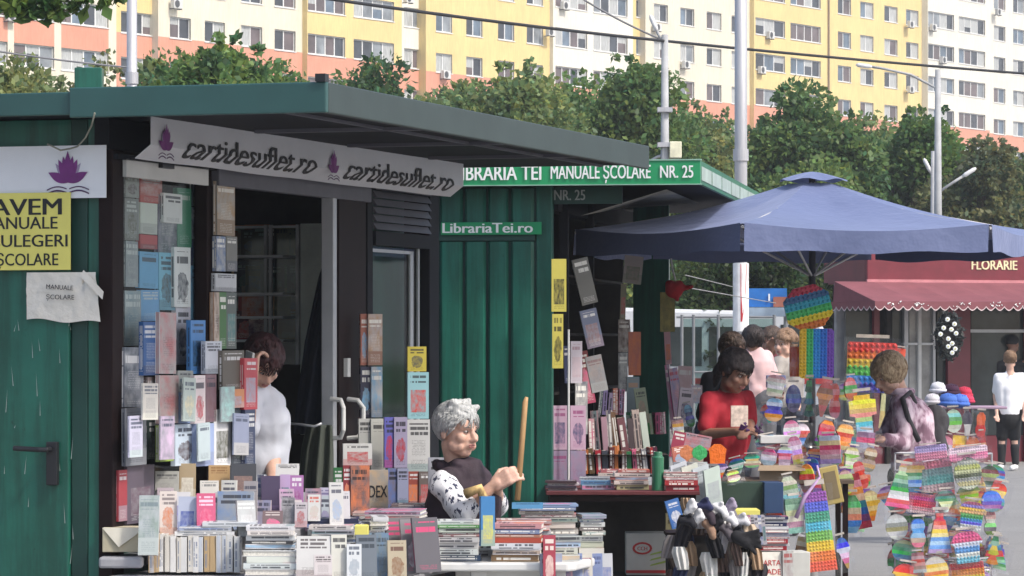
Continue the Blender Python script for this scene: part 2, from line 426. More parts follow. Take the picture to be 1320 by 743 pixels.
# ------------------------------------------------------------------ apartment building
BA = math.atan(3010/4520); BF = Frame(-28.46, 207.5, BA)
YEL, CRM, ORG, WHT = mat('yellow_render', (224, 200, 138), .9, grime=.16, var=.06, vs=.6, bd=.01), mat('cream_render', (222, 214, 194), .9, grime=.16, var=.05, vs=.6, bd=.01), mat('salmon_render', (216, 150, 124), .9, grime=.16, var=.08, vs=.6, bd=.01), mat('white_render', (226, 222, 208), .9, grime=.16, var=.05, vs=.5, bd=.01)
PVC = mat('white_window_frame', (.72, .72, .70), .5, var=.05)
DARKP = [mat('window_pane_dark', (.045, .05, .062), .12, var=.5, vs=.9), mat('window_pane_blue', (.12, .16, .21), .1, var=.5, vs=.8), mat('window_pane_brown', (.13, .10, .10), .2, var=.4, vs=.8), mat('window_pane_curtain', (.42, .43, .42), .35, var=.35, vs=2.5, streak=True), mat('window_pane_grey', (.22, .24, .26), .15, var=.4, vs=1)]
REVEAL = mat('window_reveal', (.42, .39, .33), .9)
blk = empty('apartment_building', 'long apartment block with yellow, cream and salmon walls behind the trees', 'building', BF.o, BF.yaw)
FL = 2.8; Z1 = 20.48; KS = range(-5, 6)
# sections: px0, px1, wall colour, stand-out of the wall, window columns (px0, px1, leaves), sill shift, light spandrels
SECT = [(-120, 150, CRM, .9, [(-95, -40, 3), (-25, 10, 3), (18, 70, 3), (79, 140, 4)], 0., 0),
        (150, 204, YEL, 0., [(156, 200, 3)], -.05, 0),
        (204, 396, CRM, .5, [(219, 246, 2), (264, 290, 2), (311, 338, 2), (354, 381, 2)], -.1, 0),
        (396, 518, YEL, .9, [(397, 445, 4), (456, 508, 4)], -.17, 0),
        (518, 549, WHT, .0, [(521, 546, 2)], -.25, 0),
        (549, 713, YEL, .6, [(562, 583, 2), (601, 622, 2), (642, 663, 2), (679, 700, 2)], -.4, 0),
        (713, 816, WHT, .9, [(716, 757, 4), (765, 809, 4)], -.35, 0),
        (816, 832, YEL, 0., [(820, 830, 1)], -.1, 0),
        (832, 972, CRM, .5, [(843, 861, 2), (877, 895, 2), (911, 930, 2), (943, 961, 2)], -.27, 0),
        (972, 1072, YEL, .9, [(974, 1012, 3), (1019, 1058, 4)], -.2, 0),
        (1072, 1196, YEL, .3, [(1080, 1097, 2), (1109, 1126, 2), (1140, 1157, 2), (1168, 1184, 2)], -.2, 0),
        (1196, 1276, WHT, .9, [(1196.5, 1230, 4), (1236, 1270, 4)], -.15, 0),
        (1276, 1480, WHT, .3, [(1281, 1296, 2), (1306, 1321, 2), (1334, 1350, 2), (1368, 1384, 2), (1402, 1420, 2)], -.3, 0)]
WH = 1.32; TOP = Z1+6*FL+.6
for (a, b_, cm, w, cols, dz, _) in SECT:
    xa, xb = BF.t(a, w), BF.t(b_, w)
    xs = [xa]; wc = []
    for (p, q, n) in cols:
        t0, t1 = BF.t(p, w), BF.t(q, w); t0 = max(t0, xs[-1]+.08); wc.append((t0, t1, n)); xs += [t0, t1]
    xs.append(xb)
    zs = [0]; wr = []
    for k in KS:
        zb = Z1+dz+k*FL
        if zb < 1: continue
        wr.append((zb, zb+WH)); zs += [zb, zb+WH]
        if k == 0: zs += []
    zs.append(TOP)
    g = MB()
    for i in range(len(xs)-1):
        for j in range(len(zs)-1):
            if i % 2 == 1 and j % 2 == 1: continue
            x0, x1, z0, z1 = xs[i], xs[i+1], zs[j], zs[j+1]
            zm = (z0+z1)/2
            mi = 0
            if zm < Z1+dz-.02: mi = 1
            if a < 150 and (zm < 18.8 or (i % 2 == 0 and zm < Z1)): mi = 2
            g.add([L(x0, w, z0), L(x1, w, z0), L(x1, w, z1), L(x0, w, z1)], [(0, 1, 2, 3)], mi)
    # side returns, roof slab
    g.add([L(xa, w, 0), L(xa, w, TOP), L(xa, -12, TOP), L(xa, -12, 0)], [(0, 1, 2, 3)], 0)
    g.add([L(xb, w, 0), L(xb, -12, 0), L(xb, -12, TOP), L(xb, w, TOP)], [(0, 1, 2, 3)], 0)
    g.add([L(xa, w, TOP), L(xb, w, TOP), L(xb, -12, TOP), L(xa, -12, TOP)], [(0, 1, 2, 3)], 2)
    for (z0, z1) in wr:
        for (t0, t1, n) in wc:      # reveals
            for q in ([(t0, z0), (t1, z0)], [(t1, z0), (t1, z1)], [(t1, z1), (t0, z1)], [(t0, z1), (t0, z0)]):
                (p0, q0), (p1, q1) = q
                g.add([L(p0, w, q0), L(p0, w-.22, q0), L(p1, w-.22, q1), L(p1, w, q1)], [(0, 1, 2, 3)], 3)
            g.box(L(t0-.05, w+.05, z0-.06), L(t1+.05, w+.002, z0-.002), 4)
    g.build('wall', [cm, ORG, CRM, REVEAL, PVC], blk)
    for (z0, z1) in wr[2:]:
        for (t0, t1, n) in wc:
            f = MB(); e = .07; yv = w-.14
            f.box(L(t0, yv, z0), L(t1, yv-.06, z0+e)); f.box(L(t0, yv, z1-e), L(t1, yv-.06, z1))
            for i in range(n+1):
                xm = t0+(t1-t0)*i/n; h = .05
                f.box(L(max(t0, xm-h), yv+.004, z0+e), L(min(t1, xm+h), yv-.055, z1-e))
            fo = f.build('window', PVC, blk)
            pn = MB(); mats_ = []
            shut = (972 <= a < 1072 and n == 4 and abs(z0-(Z1+dz+2*FL)) < .1)
            for i in range(n):
                x0, x1 = t0+(t1-t0)*i/n, t0+(t1-t0)*(i+1)/n
                mi = random.choice([0, 0, 1, 2, 2, 3, 3, 4]) if not shut else 2
                if random.random() < .14 and not shut:      # half-drawn blind
                    zm = z0+WH*random.uniform(.35, .7)
                    pn.add([L(x0, yv-.03, z0), L(x1, yv-.03, z0), L(x1, yv-.03, zm), L(x0, yv-.03, zm)], [(0, 1, 2, 3)], mi)
                    pn.add([L(x0, yv-.03, zm), L(x1, yv-.03, zm), L(x1, yv-.03, z1), L(x0, yv-.03, z1)], [(0, 1, 2, 3)], 3)
                else: pn.add([L(x0, yv-.03, z0), L(x1, yv-.03, z0), L(x1, yv-.03, z1), L(x0, yv-.03, z1)], [(0, 1, 2, 3)], mi)
            pn.build('pane', DARKP, fo)
g = MB(); x0, x1 = BF.t(-120, 0), BF.t(1480, 0)
g.add([L(x0, -12, 0), L(x1, -12, 0), L(x1, -12, TOP), L(x0, -12, TOP)], [(0, 1, 2, 3)]); g.build('rear_wall', CRM, blk)
# drain pipes
for px in (1068,):
    t = BF.t(px, .95); MB().tube([L(t, .98, 0), L(t, .98, TOP)], .09, 8).build('drain_pipe', mat('pipe_brown', (.25, .17, .1), .6), blk)
# air conditioners
ACW = mat('air_conditioner_white', (.62, .62, .6), .5, var=.08); ACD = mat('air_conditioner_grille', (.06, .06, .06), .5)
acs = [(12, 22, 'beside the top left windows'), (225, 6, 'high on the cream wall at left'), (524, -1, 'above the narrow white bay'), (572, 97, 'under a yellow wall window near the shop roof'), (707, 42, 'at the corner of yellow and white walls'), (726, 8, 'high on the white wall'), (845, 36, 'behind the twin street lamps'), (882, 84, 'on the cream wall right of the street lamp'), (991, 46, 'below the window beside the brown shutter'), (980, 91, 'left of the treetop on the yellow wall'), (1172, 32, 'under the top window at the yellow edge'), (1201, 36, 'at the left edge of the right white bay'), (1214, 78, 'just above the cable on the white bay'), (1172, 116, 'above the tall tree right of centre'), (1285, 16, 'at the top right on the white wall')]
for (px, py, wh) in acs:
    w = 1.0 if not (549 < px < 700 or 832 < px < 960 or 204 < px < 396 or 1072 < px < 1196 or px > 1276) else .65
    t = BF.t(px, w); z = BF.z(t, w, py)
    r = empty('air_conditioner', 'white outdoor air conditioner '+wh, 'air conditioner', BF.at(t, w, z-.3), BF.yaw, 'air conditioners on the apartment block')
    MB().box(L(-.42, .32, .04), L(.42, .02, .6)).build('casing', ACW, r, bevel=.02)
    MB().tube([L(-.12, .325, .32), L(-.12, .34, .32)], .23, 16).build('fan_grille', ACD, r)
    MB().box(L(-.38, .3, -.02), L(-.34, -.1, .038)).box(L(.34, .3, -.02), L(.38, -.1, .038)).build('bracket', ACD, r)

# ------------------------------------------------------------------ trees
def make_leaf():
    m, nt, b = new_mat('foliage')
    c = mixc(nt, .5, attr(nt, 'ca'), ramp(nt, noise(nt, 1.1, 3, objvec(nt)), [(.3, (.8, .9, .75)), (.7, (1.0, 1.0, .9))]), 'MULTIPLY')
    nt.links.new(c, b.inputs['Base Color']); b.inputs['Roughness'].default_value = .55
    tl = nt.nodes.new('ShaderNodeBsdfTranslucent'); nt.links.new(c, tl.inputs[0])
    mx = nt.nodes.new('ShaderNodeMixShader'); mx.inputs[0].default_value = .55
    out = nt.nodes['Material Output']; nt.links.new(b.outputs[0], mx.inputs[1]); nt.links.new(tl.outputs[0], mx.inputs[2]); nt.links.new(mx.outputs[0], out.inputs[0])
    return m
LEAF = make_leaf(); BARK = mat('bark', (.10, .075, .05), .95, var=.4, vs=5, bd=.02, bs=18)
def leaf_mesh(name, centers, radii, n, size, base, parent, seed, droop=0.):
    rg = np.random.default_rng(seed); C = np.array(centers); Rr = np.array(radii)
    pr = Rr**2/np.sum(Rr**2); idx = rg.choice(len(C), n, p=pr)
    d = rg.normal(size=(n, 3)); d /= np.linalg.norm(d, axis=1)[:, None]
    rad = rg.random(n)**.45
    ctr = C[idx]+d*(Rr[idx]*rad)[:, None]*np.array([1, 1, .85])
    ctr[:, 2] -= droop*rg.random(n)
    # every leaf a folded diamond pointing outward and a little down
    ax = d+rg.normal(size=(n, 3))*.7; ax[:, 2] -= .15; ax /= np.linalg.norm(ax, axis=1)[:, None]
    sd_ = np.cross(ax, rg.normal(size=(n, 3))); sd_ /= np.linalg.norm(sd_, axis=1)[:, None]
    up = np.cross(ax, sd_); s = size*(.6+.8*rg.random(n))[:, None]
    v = np.stack([ctr-ax*s*.5, ctr+sd_*s*.33+up*s*.08, ctr+ax*s*.5, ctr-sd_*s*.33+up*s*.08], 1).reshape(-1, 3)
    me = bpy.data.meshes.new(name); me.vertices.add(n*4); me.vertices.foreach_set('co', v.ravel())
    me.loops.add(n*4); me.loops.foreach_set('vertex_index', np.arange(n*4)); me.polygons.add(n)
    me.polygons.foreach_set('loop_start', np.arange(n)*4); me.polygons.foreach_set('loop_total', np.full(n, 4)); me.update()
    cl = rg.normal(size=len(C))*.16
    k = (1+cl[idx]+rg.normal(size=n)*.22).clip(.35, 1.8)[:, None]; hue = rg.normal(size=(n, 1))*.12+(cl[idx]*.5)[:, None]
    c = np.array(base)[None]*k*np.concatenate([1+hue, np.ones((n, 1)), 1-hue], 1)
    c = np.concatenate([c.clip(.004, .5), np.ones((n, 1))], 1)
    a = me.attributes.new('ca', 'FLOAT_COLOR', 'POINT'); a.data.foreach_set('color', np.repeat(c, 4, 0).ravel())
    me.materials.append(LEAF); o = bpy.data.objects.new(name, me); COL.objects.link(o); o.parent = parent
    return o
def tree(px, ytop, wpx, d, label, n=9000, leaf=.16, base=(.075, .125, .03), seed=1, low=1.4, name='leafy_tree', spikes=10):
    rg = random.Random(seed); p = P(px, ytop, d); Hh = p.z; Wd = wpx/FOC*d
    r = empty(name, label, 'tree', (p.x, d, 0), rg.uniform(0, 6), 'trees between the market and the flats')
    g = MB(); tr = .05+Hh*.018
    g.tube([(0, 0, -.1), (.05, .02, Hh*.3), (-.04, .05, Hh*.6), (0, 0, Hh*.85)], [tr*1.3, tr, tr*.6, tr*.2], 10)
    cs, rs = [], []; hc = (Hh+low)/2; hr = (Hh-low)/2
    nb = 46
    for i in range(nb):
        th = rg.uniform(0, 6.283); u = rg.uniform(-1, 1); rr = rg.uniform(.45, .88)
        x, y, z = math.cos(th)*math.sqrt(1-u*u)*Wd/2*rr, math.sin(th)*math.sqrt(1-u*u)*Wd/2*rr, hc+u*hr*rr
        if u > .3: x *= .85; y *= .85
        cs.append((x, y, z)); rs.append(rg.uniform(.09, .17)*(Wd+Hh)/2)
        if i % 3 == 0: g.tube([(0, 0, max(low*.7, z*.45)), (x*.5, y*.5, z*.8), (x, y, z)], [tr*.4, tr*.22, .01], 5)
    for i in range(spikes):        # twigs that stand out of the crown
        th = rg.uniform(0, 6.283); q = rg.uniform(.0, .42)*Wd
        x, y = math.cos(th)*q, math.sin(th)*q; z = hc+hr*math.sqrt(max(.05, 1-(q/(Wd*.5))**2))*rg.uniform(.86, 1.0)
        for k in range(3): cs.append((x+rg.uniform(-.1, .1), y, z-.35*k*Hh/7)); rs.append((.10+.08*k)*Hh/6)
    g.build('trunk', BARK, r, smooth=True)
    leaf_mesh('crown', cs, rs, int(n*2.1), leaf*.64, base, r, seed)
    return r
GR1, GR2, GR3, GR4 = (.17, .27, .085), (.215, .285, .11), (.155, .245, .085), (.235, .28, .12)
tree(285, 40, 265, 44, 'dense green tree rising behind the roof of the left kiosk', 15000, .17, GR1, 3)
tree(22, 70, 170, 40, 'yellowish green tree at the far left above the kiosk roof', 8000, .15, GR4, 4)
tree(125, 60, 110, 48, 'thin reddish tipped tree left of the grey roof pole', 3200, .14, (.20, .22, .09), 5, spikes=6)
tree(480, 66, 135, 60, 'small tree above the corner of the left kiosk roof', 8000, .19, GR3, 6)
tree(545, 115, 130, 62, 'low bushy tree between the small tree and the first big crown', 6000, .18, GR2, 16)
tree(663, 62, 215, 64, 'big tree in front of the yellow and white wall joint', 14000, .2, GR2, 7)
tree(800, 66, 240, 66, 'broad dark green tree behind the twin lamp pole', 17000, .2, GR3, 8)
tree(915, 150, 120, 68, 'lower pale tree just left of the tall silver pole', 7000, .2, GR4, 9)
tree(1035, 104, 205, 70, 'tall tree right of the silver pole with an uneven top', 14000, .21, GR3, 10)
tree(1178, 126, 180, 72, 'tree behind the curved street lamp at right', 12000, .21, (.12, .21, .065), 11)
tree(1262, 180, 150, 70, 'brownish green tree at the right edge', 9000, .2, (.19, .20, .09), 12)
tree(1345, 165, 130, 74, 'green tree cut by the right edge of the picture', 7000, .2, GR2, 13)
tree(740, 120, 260, 76, 'tree filling the gap behind the broad dark green tree', 13000, .22, GR2, 14)
tree(205, 72, 150, 47, 'green tree left of the dense tree behind the kiosk roof', 8000, .17, GR2, 31)
tree(365, 72, 150, 49, 'green tree right of the dense tree behind the kiosk roof', 8000, .17, GR1, 32)
tree(75, 88, 140, 50, 'low pale tree behind the left end of the kiosk roof', 7000, .16, GR4, 33)
tree(735, 96, 170, 72, 'tree between the two biggest crowns', 8000, .2, GR1, 34)
tree(590, 108, 170, 74, 'pale tree standing behind the low bushy tree', 8000, .2, GR4, 21)
tree(905, 128, 170, 78, 'tree behind the lower pale tree left of the silver pole', 9000, .21, GR2, 22)
tree(985, 150, 150, 80, 'tree right behind the tall silver pole', 8000, .21, GR4, 23)
tree(1110, 150, 200, 82, 'tree between the two tall trees right of the silver pole', 10000, .22, GR2, 24)
tree(1225, 165, 170, 84, 'tree behind the brownish green one at right', 8000, .22, GR1, 25)
tree(1310, 180, 170, 80, 'tree filling the right edge below the flats', 8000, .22, GR4, 26)
tree(1100, 215, 260, 78, 'tree filling the gap above the blue parasol', 9000, .22, GR3, 15)
tree(390, 100, 130, 56, 'small tree directly behind the left kiosk roof corner', 6000, .17, GR1, 17)
tree(950, 300, 220, 50, 'dark shrubby tree seen under the blue parasol', 9000, .15, (.05, .085, .025), 18, low=.6)
tree(1085, 310, 160, 52, 'dark tree beside the flower kiosk roof under the parasol', 6000, .15, (.055, .09, .028), 19, low=.6)
# branch hanging into the picture top left
br = empty('hanging_branch', 'leafy branch hanging into the top left corner', 'branch', P(40, -60, 26))
cs, rs = [], []
g = MB()
for (px, py, rr) in [(-10, -10, .16), (20, -2, .15), (52, 2, .14), (75, 4, .12), (100, -6, .14), (135, -4, .1), (64, 14, .07), (30, 10, .08), (150, -12, .08)]:
    q = P(px, py, 26)-br.location; cs.append(tuple(q)); rs.append(rr)
    g.tube([(-.6, .1, .5), tuple(q*.5+Vector((-.2, 0, .3))), tuple(q)], [.03, .015, .004], 5)
g.build('twigs', BARK, br)
leaf_mesh('leaves', cs, rs, 420, .11, (.12, .2, .05), br, 31, droop=.06)

# ------------------------------------------------------------------ poles, lamps, cables
STEEL = mat('galvanised_steel', (.48, .48, .5), .5, .35, var=.12, vs=3, streak=True); CONC = mat('grey_pole_paint', (.36, .37, .38), .7, var=.15)
def pole(px, d, r0, r1, top, label, rings=(), mats=STEEL, name='metal_pole'):
    b = P(px, HZ, d); r = empty(name, label, 'pole', (b.x, d, 0))
    MB().tube([(0, 0, 0), (0, 0, top)], [r0, r1], 20).build('shaft', mats, r, smooth=True)
    MB().tube([(0, 0, 0), (0, 0, .04)], r0*1.9, 12).build('base_plate', mats, r)
    for (z, w_) in rings: MB().tube([(0, 0, z), (0, 0, z+w_)], r0*1.18, 20).build('collar', mats, r)
    return r
pl = pole(955, 36, .068, .062, 7.2, 'tall silver pole rising behind the blue parasol', [(2.88, .03), (3.4, .12)])
MB().tube([(0, 0, 1.65), (0, 0, 2.35)], .082, 20).build('white_wrap', mat('white_wrap_film', (.8, .8, .8), .4), pl)
g = MB(); g.add([Vector((math.sin(a)*.0835, -math.cos(a)*.0835, z)) for z, w0 in ((2.34, .75), (2.05, .6), (1.75, .12)) for a in (-.1, w0-.0)], [(0, 1, 3, 2), (2, 3, 5, 4)]); g.build('red_wedge', mat('red_film', (.45, .03, .04), .5), pl)
pl = pole(170, 30, .047, .043, 5.2, 'grey pole behind the left kiosk roof', [(2.88+.72, .04), (3.75, .1)])
def lamp_pole(px, d, top, label, arms, r0=.075):
    b = P(px, HZ, d); r = empty('street_lamp', label, 'street lamp', (b.x, d, 0))
    MB().tube([(0, 0, 0), (0, 0, top*.6), (0, 0, top)], [r0, r0*.85, r0*.6], 12).build('post', CONC, r, smooth=True)
    for pts in arms:
        MB().tube(pts, .02, 8).build('arm', CONC, r, smooth=True)
        e, q = Vector(pts[-1]), Vector(pts[-2]); dr = (e-q).normalized()
        h = MB(); h.tube([e-dr*.03, e+dr*.04, e+dr*.18, e+dr*.22], [.018, .034, .032, .012], 10)
        h.build('lamp_head', mat('lamp_white', (.7, .7, .7), .4), r, smooth=True)
    return r
lp = lamp_pole(857, 47, EYE+395/FOC*47, 'grey street pole with twin lamps and cables', [[(0, 0, 5.5), (-.08, 0, 5.65), (-.11, 0, 5.72)], [(0, 0, 4.05), (-.1, 0, 4.02), (-.25, 0, 3.93)]])
for z in (4.62, 4.15, 3.6): MB().box((-.1, -.1, z), (.1, .1, z+.06)).build('clamp', STEEL, lp)
MB().box((.06, -.12, 4.0), (.22, .0, 4.22)).build('junction_box', mat('cream_box', (.7, .68, .5), .6), lp, bevel=.01)
lamp_pole(1209, 52, EYE+350/FOC*52, 'slim street lamp with a long curved arm at right', [[(0, 0, 4.9), (-.02, 0, 5.3), (-.4, 0, 5.5), (-.85, 0, 5.6), (-1.0, 0, 5.62)], [(0, 0, 3.75), (.22, 0, 3.9), (.38, 0, 4.0)]], .07)
lamp_pole(1203, 55, EYE+245/FOC*55, 'short lamp post beside the slim street lamp', [[(0, 0, 4.1), (-.04, 0, 4.2), (-.05, 0, 4.22)]], .06)
# overhead cables
BLK = mat('black_cable', (.02, .02, .022), .6)
def cable(pts, r, label, m=BLK):
    w = [P(*q) for q in pts]; o = MB().tube(w, r, 6).build('overhead_cable', m, smooth=True); tag(o, label, 'cable', 'cables over the street')
def sag(a, b, s, n=14): return [(a[0]+(b[0]-a[0])*i/n, a[1]+(b[1]-a[1])*i/n+4*s*(i/n)*(1-i/n), a[2]+(b[2]-a[2])*i/n) for i in range(n+1)]
cable(sag((380, -8, 38), (857, 53, 47), 3)+sag((857, 53, 47), (1500, 108, 60), 3)[1:], .021, 'thick black cable crossing the whole picture under the roofline')
cable(sag((740, -8, 47), (850, 50, 47), 3), .014, 'thin cable dropping steeply to the twin lamp pole', mat('grey_cable', (.2, .2, .21), .6))
cable(sag((-30, 62, 36), (175, 88, 36), 2), .010, 'slack cable above the left kiosk roof', mat('grey_cable', (.2, .2, .21), .6))
# ================================================================== KIOSK 1
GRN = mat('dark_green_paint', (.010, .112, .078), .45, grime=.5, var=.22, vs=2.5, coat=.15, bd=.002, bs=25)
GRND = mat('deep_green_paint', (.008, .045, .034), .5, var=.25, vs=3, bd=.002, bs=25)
FAS = mat('petrol_green_fascia', (.022, .078, .074), .45, var=.12, vs=3, coat=.2, bd=.002, bs=8)
FAS2 = mat('shaded_grey_green_fascia', (.036, .053, .051), .55, var=.12, vs=3, coat=.05, bd=.002, bs=8)  # darkened colour stands in for weak sunlight on the long roof edge
BRN = mat('dark_brown_profile', (.014, .007, .007), .6, var=.2, spec=.15)
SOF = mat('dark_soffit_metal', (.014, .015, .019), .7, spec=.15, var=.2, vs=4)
ALU = mat('grey_aluminium', (.42, .43, .45), .4, .4, var=.1)
PLW = mat('white_plastic', (.62, .62, .60), .5, var=.08)
LOUV = mat('grey_shutter', (.10, .10, .12), .6, var=.15)
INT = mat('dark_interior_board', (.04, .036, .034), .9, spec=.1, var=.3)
SCR = mat('bare_scratch', (.42, .46, .43), .6)
VIN = mat('banner_vinyl', (.56, .57, .60), .45, var=.08, vs=2, bd=.006, bs=3)
VINW = mat('sign_vinyl', (.74, .75, .78), .4, var=.04)
INK = mat('black_print', (.012, .012, .014), .6); PURP = mat('purple_print', (.16, .02, .17), .5, var=.3, vs=9); PURD = mat('dark_purple_print', (.07, .02, .09), .5)
LILP = mat('pale_violet_print', (.35, .28, .42), .5)
YELP = mat('yellow_paper', (.72, .66, .16), .7, var=.08, vs=4, bd=.004, bs=9); WHP = mat('crumpled_paper', (.70, .67, .60), .8, var=.12, vs=5, bd=.02, bs=14)

k1 = empty('book_kiosk', 'dark green metal book kiosk with open front at left', 'kiosk', K1.o, K1.yaw)
LEN, DEP, HT = 3.93, 2.3, 2.42
# walls
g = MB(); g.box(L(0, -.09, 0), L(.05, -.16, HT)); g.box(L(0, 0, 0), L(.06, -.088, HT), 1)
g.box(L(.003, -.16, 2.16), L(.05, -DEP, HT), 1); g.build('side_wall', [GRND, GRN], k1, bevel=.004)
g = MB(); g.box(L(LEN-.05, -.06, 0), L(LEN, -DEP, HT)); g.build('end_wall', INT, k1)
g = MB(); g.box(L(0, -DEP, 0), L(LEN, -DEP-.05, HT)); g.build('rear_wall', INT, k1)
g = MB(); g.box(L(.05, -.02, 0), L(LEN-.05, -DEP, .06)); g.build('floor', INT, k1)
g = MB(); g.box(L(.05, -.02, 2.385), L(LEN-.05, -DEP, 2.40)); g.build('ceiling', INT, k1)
# metal door in the side wall
dr = MB().box(L(-.015, -.163, .02), L(.03, -1.15, 2.155)).build('door', GRN, k1, bevel=.006)
g = MB()
zh = K1.z(0, 0, 580)
hw = lambda px: K1.w(px, -.02)
BLKP = mat('black_hardware', (.015, .015, .018), .4)
g.box(L(-.04, hw(62), zh-.14), L(-.016, hw(76), zh+.03)); g.tube([L(-.04, hw(68), zh), L(-.075, hw(68), zh), L(-.08, hw(60), zh), L(-.08, hw(26), zh+.005)], .011, 8)
g.build('handle', BLKP, dr, smooth=False, bevel=.003)
g = MB(); rr = random.Random(4)
for i in range(20):
    px, py = rr.uniform(0, 100), rr.uniform(390, 743); w = hw(px); z = K1.z(-.017, w, py); ln = rr.uniform(.01, .1)
    g.add([L(-.0165, w, z), L(-.0165, w+.0025, z), L(-.0165, w+.002+rr.uniform(-.01, .01), z+ln)], [(0, 1, 2)])
tag(g.build('paint_scratches', SCR, dr), kind='stuff')
# plinth and counter front below the window
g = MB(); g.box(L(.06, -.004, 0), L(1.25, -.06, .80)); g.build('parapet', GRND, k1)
# posts of the open front (brown profiles)
def post(px0, px1, m, w0=.02, z0=0., z1=2.3, name='post'):
    return MB().box(L(K1.t(px0, w0), w0, z0), L(K1.t(px1, w0), w0-.06, z1)).build(name, m, k1, bevel=.004)
post(145, 160, BRN); post(267, 276, BRN, .015); post(437, 472, BRN, .03, .1, 2.28, 'sliding_door')
sd_ = [o for o in k1.children if o.name.startswith('sliding_door')][0]
post(430, 434.5, ALU, .045, .1, 2.28, 'door_edge'); post(554, 566, SOF, .03); post(474, 481, SOF, .03)
t = K1.t(450, .05); MB().box(L(t-.02, .05, K1.z(t, .05, 486)), L(t+.02, .031, K1.z(t, .05, 462))).build('lock_plate', PLW, sd_)
for px, sgn in ((448, 1), (426, -1)):
    t = K1.t(px, .05); z = K1.z(t, .06, 540)
    MB().tube([L(t, .05, z+.09), L(t, .10, z+.085), L(t+.02*sgn, .12, z+.05), L(t+.02*sgn, .12, z-.05), L(t, .10, z-.085), L(t, .05, z-.09)], .011, 8).build('handle', PLW, sd_)
g = MB(); t0, t1 = K1.t(161, .0), K1.t(266, .0); zb = .80
pn = MB().box(L(t0, -.03, zb), L(t1, -.036, 2.2)).build('window', GLASS, k1)
# white closer strip over the window with a small black fitting
g = MB().box(L(K1.t(160, .03), .04, K1.z(.3, .04, 231)), L(K1.t(266, .03), .024, K1.z(.3, .04, 208))).build('lintel_strip', PLW, k1)
MB().box(L(K1.t(207, .05), .06, 2.245), L(K1.t(222, .05), .041, 2.275)).build('fitting', BLKP, g)
g = MB().box(L(K1.t(277, .03), .05, 2.20), L(K1.t(474, .03), .0, 2.30)).build('lintel', LOUV, k1, bevel=.004)
MB().box(L(K1.t(143, .02), .012, 2.301), L(LEN, -.05, 2.42)).build('header', SOF, k1)
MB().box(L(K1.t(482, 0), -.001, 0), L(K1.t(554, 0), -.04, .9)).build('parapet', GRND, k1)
# right-hand window: shutter box with slats, glass, inner white lines
t0, t1 = K1.t(482, .03), K1.t(553, .03)
fr_ = MB()
zt, zs = K1.z((t0+t1)/2, .03, 240), K1.z((t0+t1)/2, .03, 300)
for i in range(6):
    z = zt-(zt-zs)*i/6; h = (zt-zs)/6
    MB().add([L(t0, .045, z-h+.004), L(t1, .045, z-h+.004), L(t1, .025, z), L(t0, .025, z), L(t0, .015, z), L(t1, .015, z), L(t1, .03, z-h+.004), L(t0, .03, z-h+.004)], [(0, 1, 2, 3), (3, 2, 5, 4), (4, 5, 6, 7), (7, 6, 1, 0), (0, 3, 4, 7), (1, 6, 5, 2)]).build('shutter_slat', LOUV, k1)
MB().box(L(t0, .04, zs-.07), L(t1, .0, zs-.004)).build('shutter_rail', SOF, k1)
pn = MB().box(L(t0, -.01, .9), L(t1, -.016, zs-.07)).build('window', GLASSD, k1)
MB().box(L(t0+.02, .0, zs-.10), L(K1.t(532, 0), -.009, zs-.085)).box(L(K1.t(529, 0), .0, .95), L(K1.t(533, 0), -.009, zs-.085)).box(L(K1.t(539, 0), .0, .95), L(K1.t(541, 0), -.009, zs-.07)).box(L(t0+.02, .0, .95), L(t0+.05, -.009, zs-.1)).build('window_frame', ALU, pn)
MB().box(L(t0, -.10, .3), L(t1, -.12, 2.3)).build('green_reflection_board', GRN, k1)  # green board behind the glass stands in for the pane's green reflection
# roof
zf0, zf1 = 2.405, 2.52
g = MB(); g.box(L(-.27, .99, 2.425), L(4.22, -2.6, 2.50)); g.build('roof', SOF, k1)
g = MB(); g.box(L(-.27, 1.02, zf0), L(4.24, .99, zf1), 0); g.build('roof_fascia', FAS2, k1, bevel=.005)
g = MB(); g.box(L(-.30, 1.02, zf0), L(-.271, -.03, zf1)); g.build('roof_fascia', FAS, k1, bevel=.005)
g = MB(); g.box(L(-.285, -.032, zf0+.012), L(-.262, -2.7, zf1-.015)); g.build('roof_fascia', FAS, k1, bevel=.005)
for t in (.9, 2.0, 3.1): MB().box(L(t, .97, 2.409), L(t+.04, .25, 2.424)).build('soffit_batten', LOUV, k1)
for w in (.80,): MB().box(L(-.2, w, 2.412), L(4.1, w+.02, 2.4235)).build('soffit_batten', LOUV, k1)
MB().box((-.02, -.02, 0), (.02, .02, .03), 0, Matrix.Translation(L(-.29, 1.0, 2.52))).build('corner_clip', BLKP, k1)
# green box on the roof
b = P(115, 108, 14.1); o = MB().box((-.055, -.04, -.03), (.055, .04, .062)).build('vent_box', GRN, bevel=.004); o.location = b; tag(o, 'small dark green metal box standing on the roof edge of the left kiosk', 'box')
# loose wire
o = MB().tube([P(122, 146, 13.35), P(118, 162, 13.45), P(110, 178, 13.6), P(100, 189, 13.66), P(90, 192, 13.66), P(78, 194, 13.66), P(66, 188, 13.66), P(61, 186, 13.67)], .0035, 6).build('wire', mat('old_wire', (.25, .25, .2), .6), smooth=True); tag(o, 'loose grey wire hanging from the roof edge to the lotus sign', 'wire')

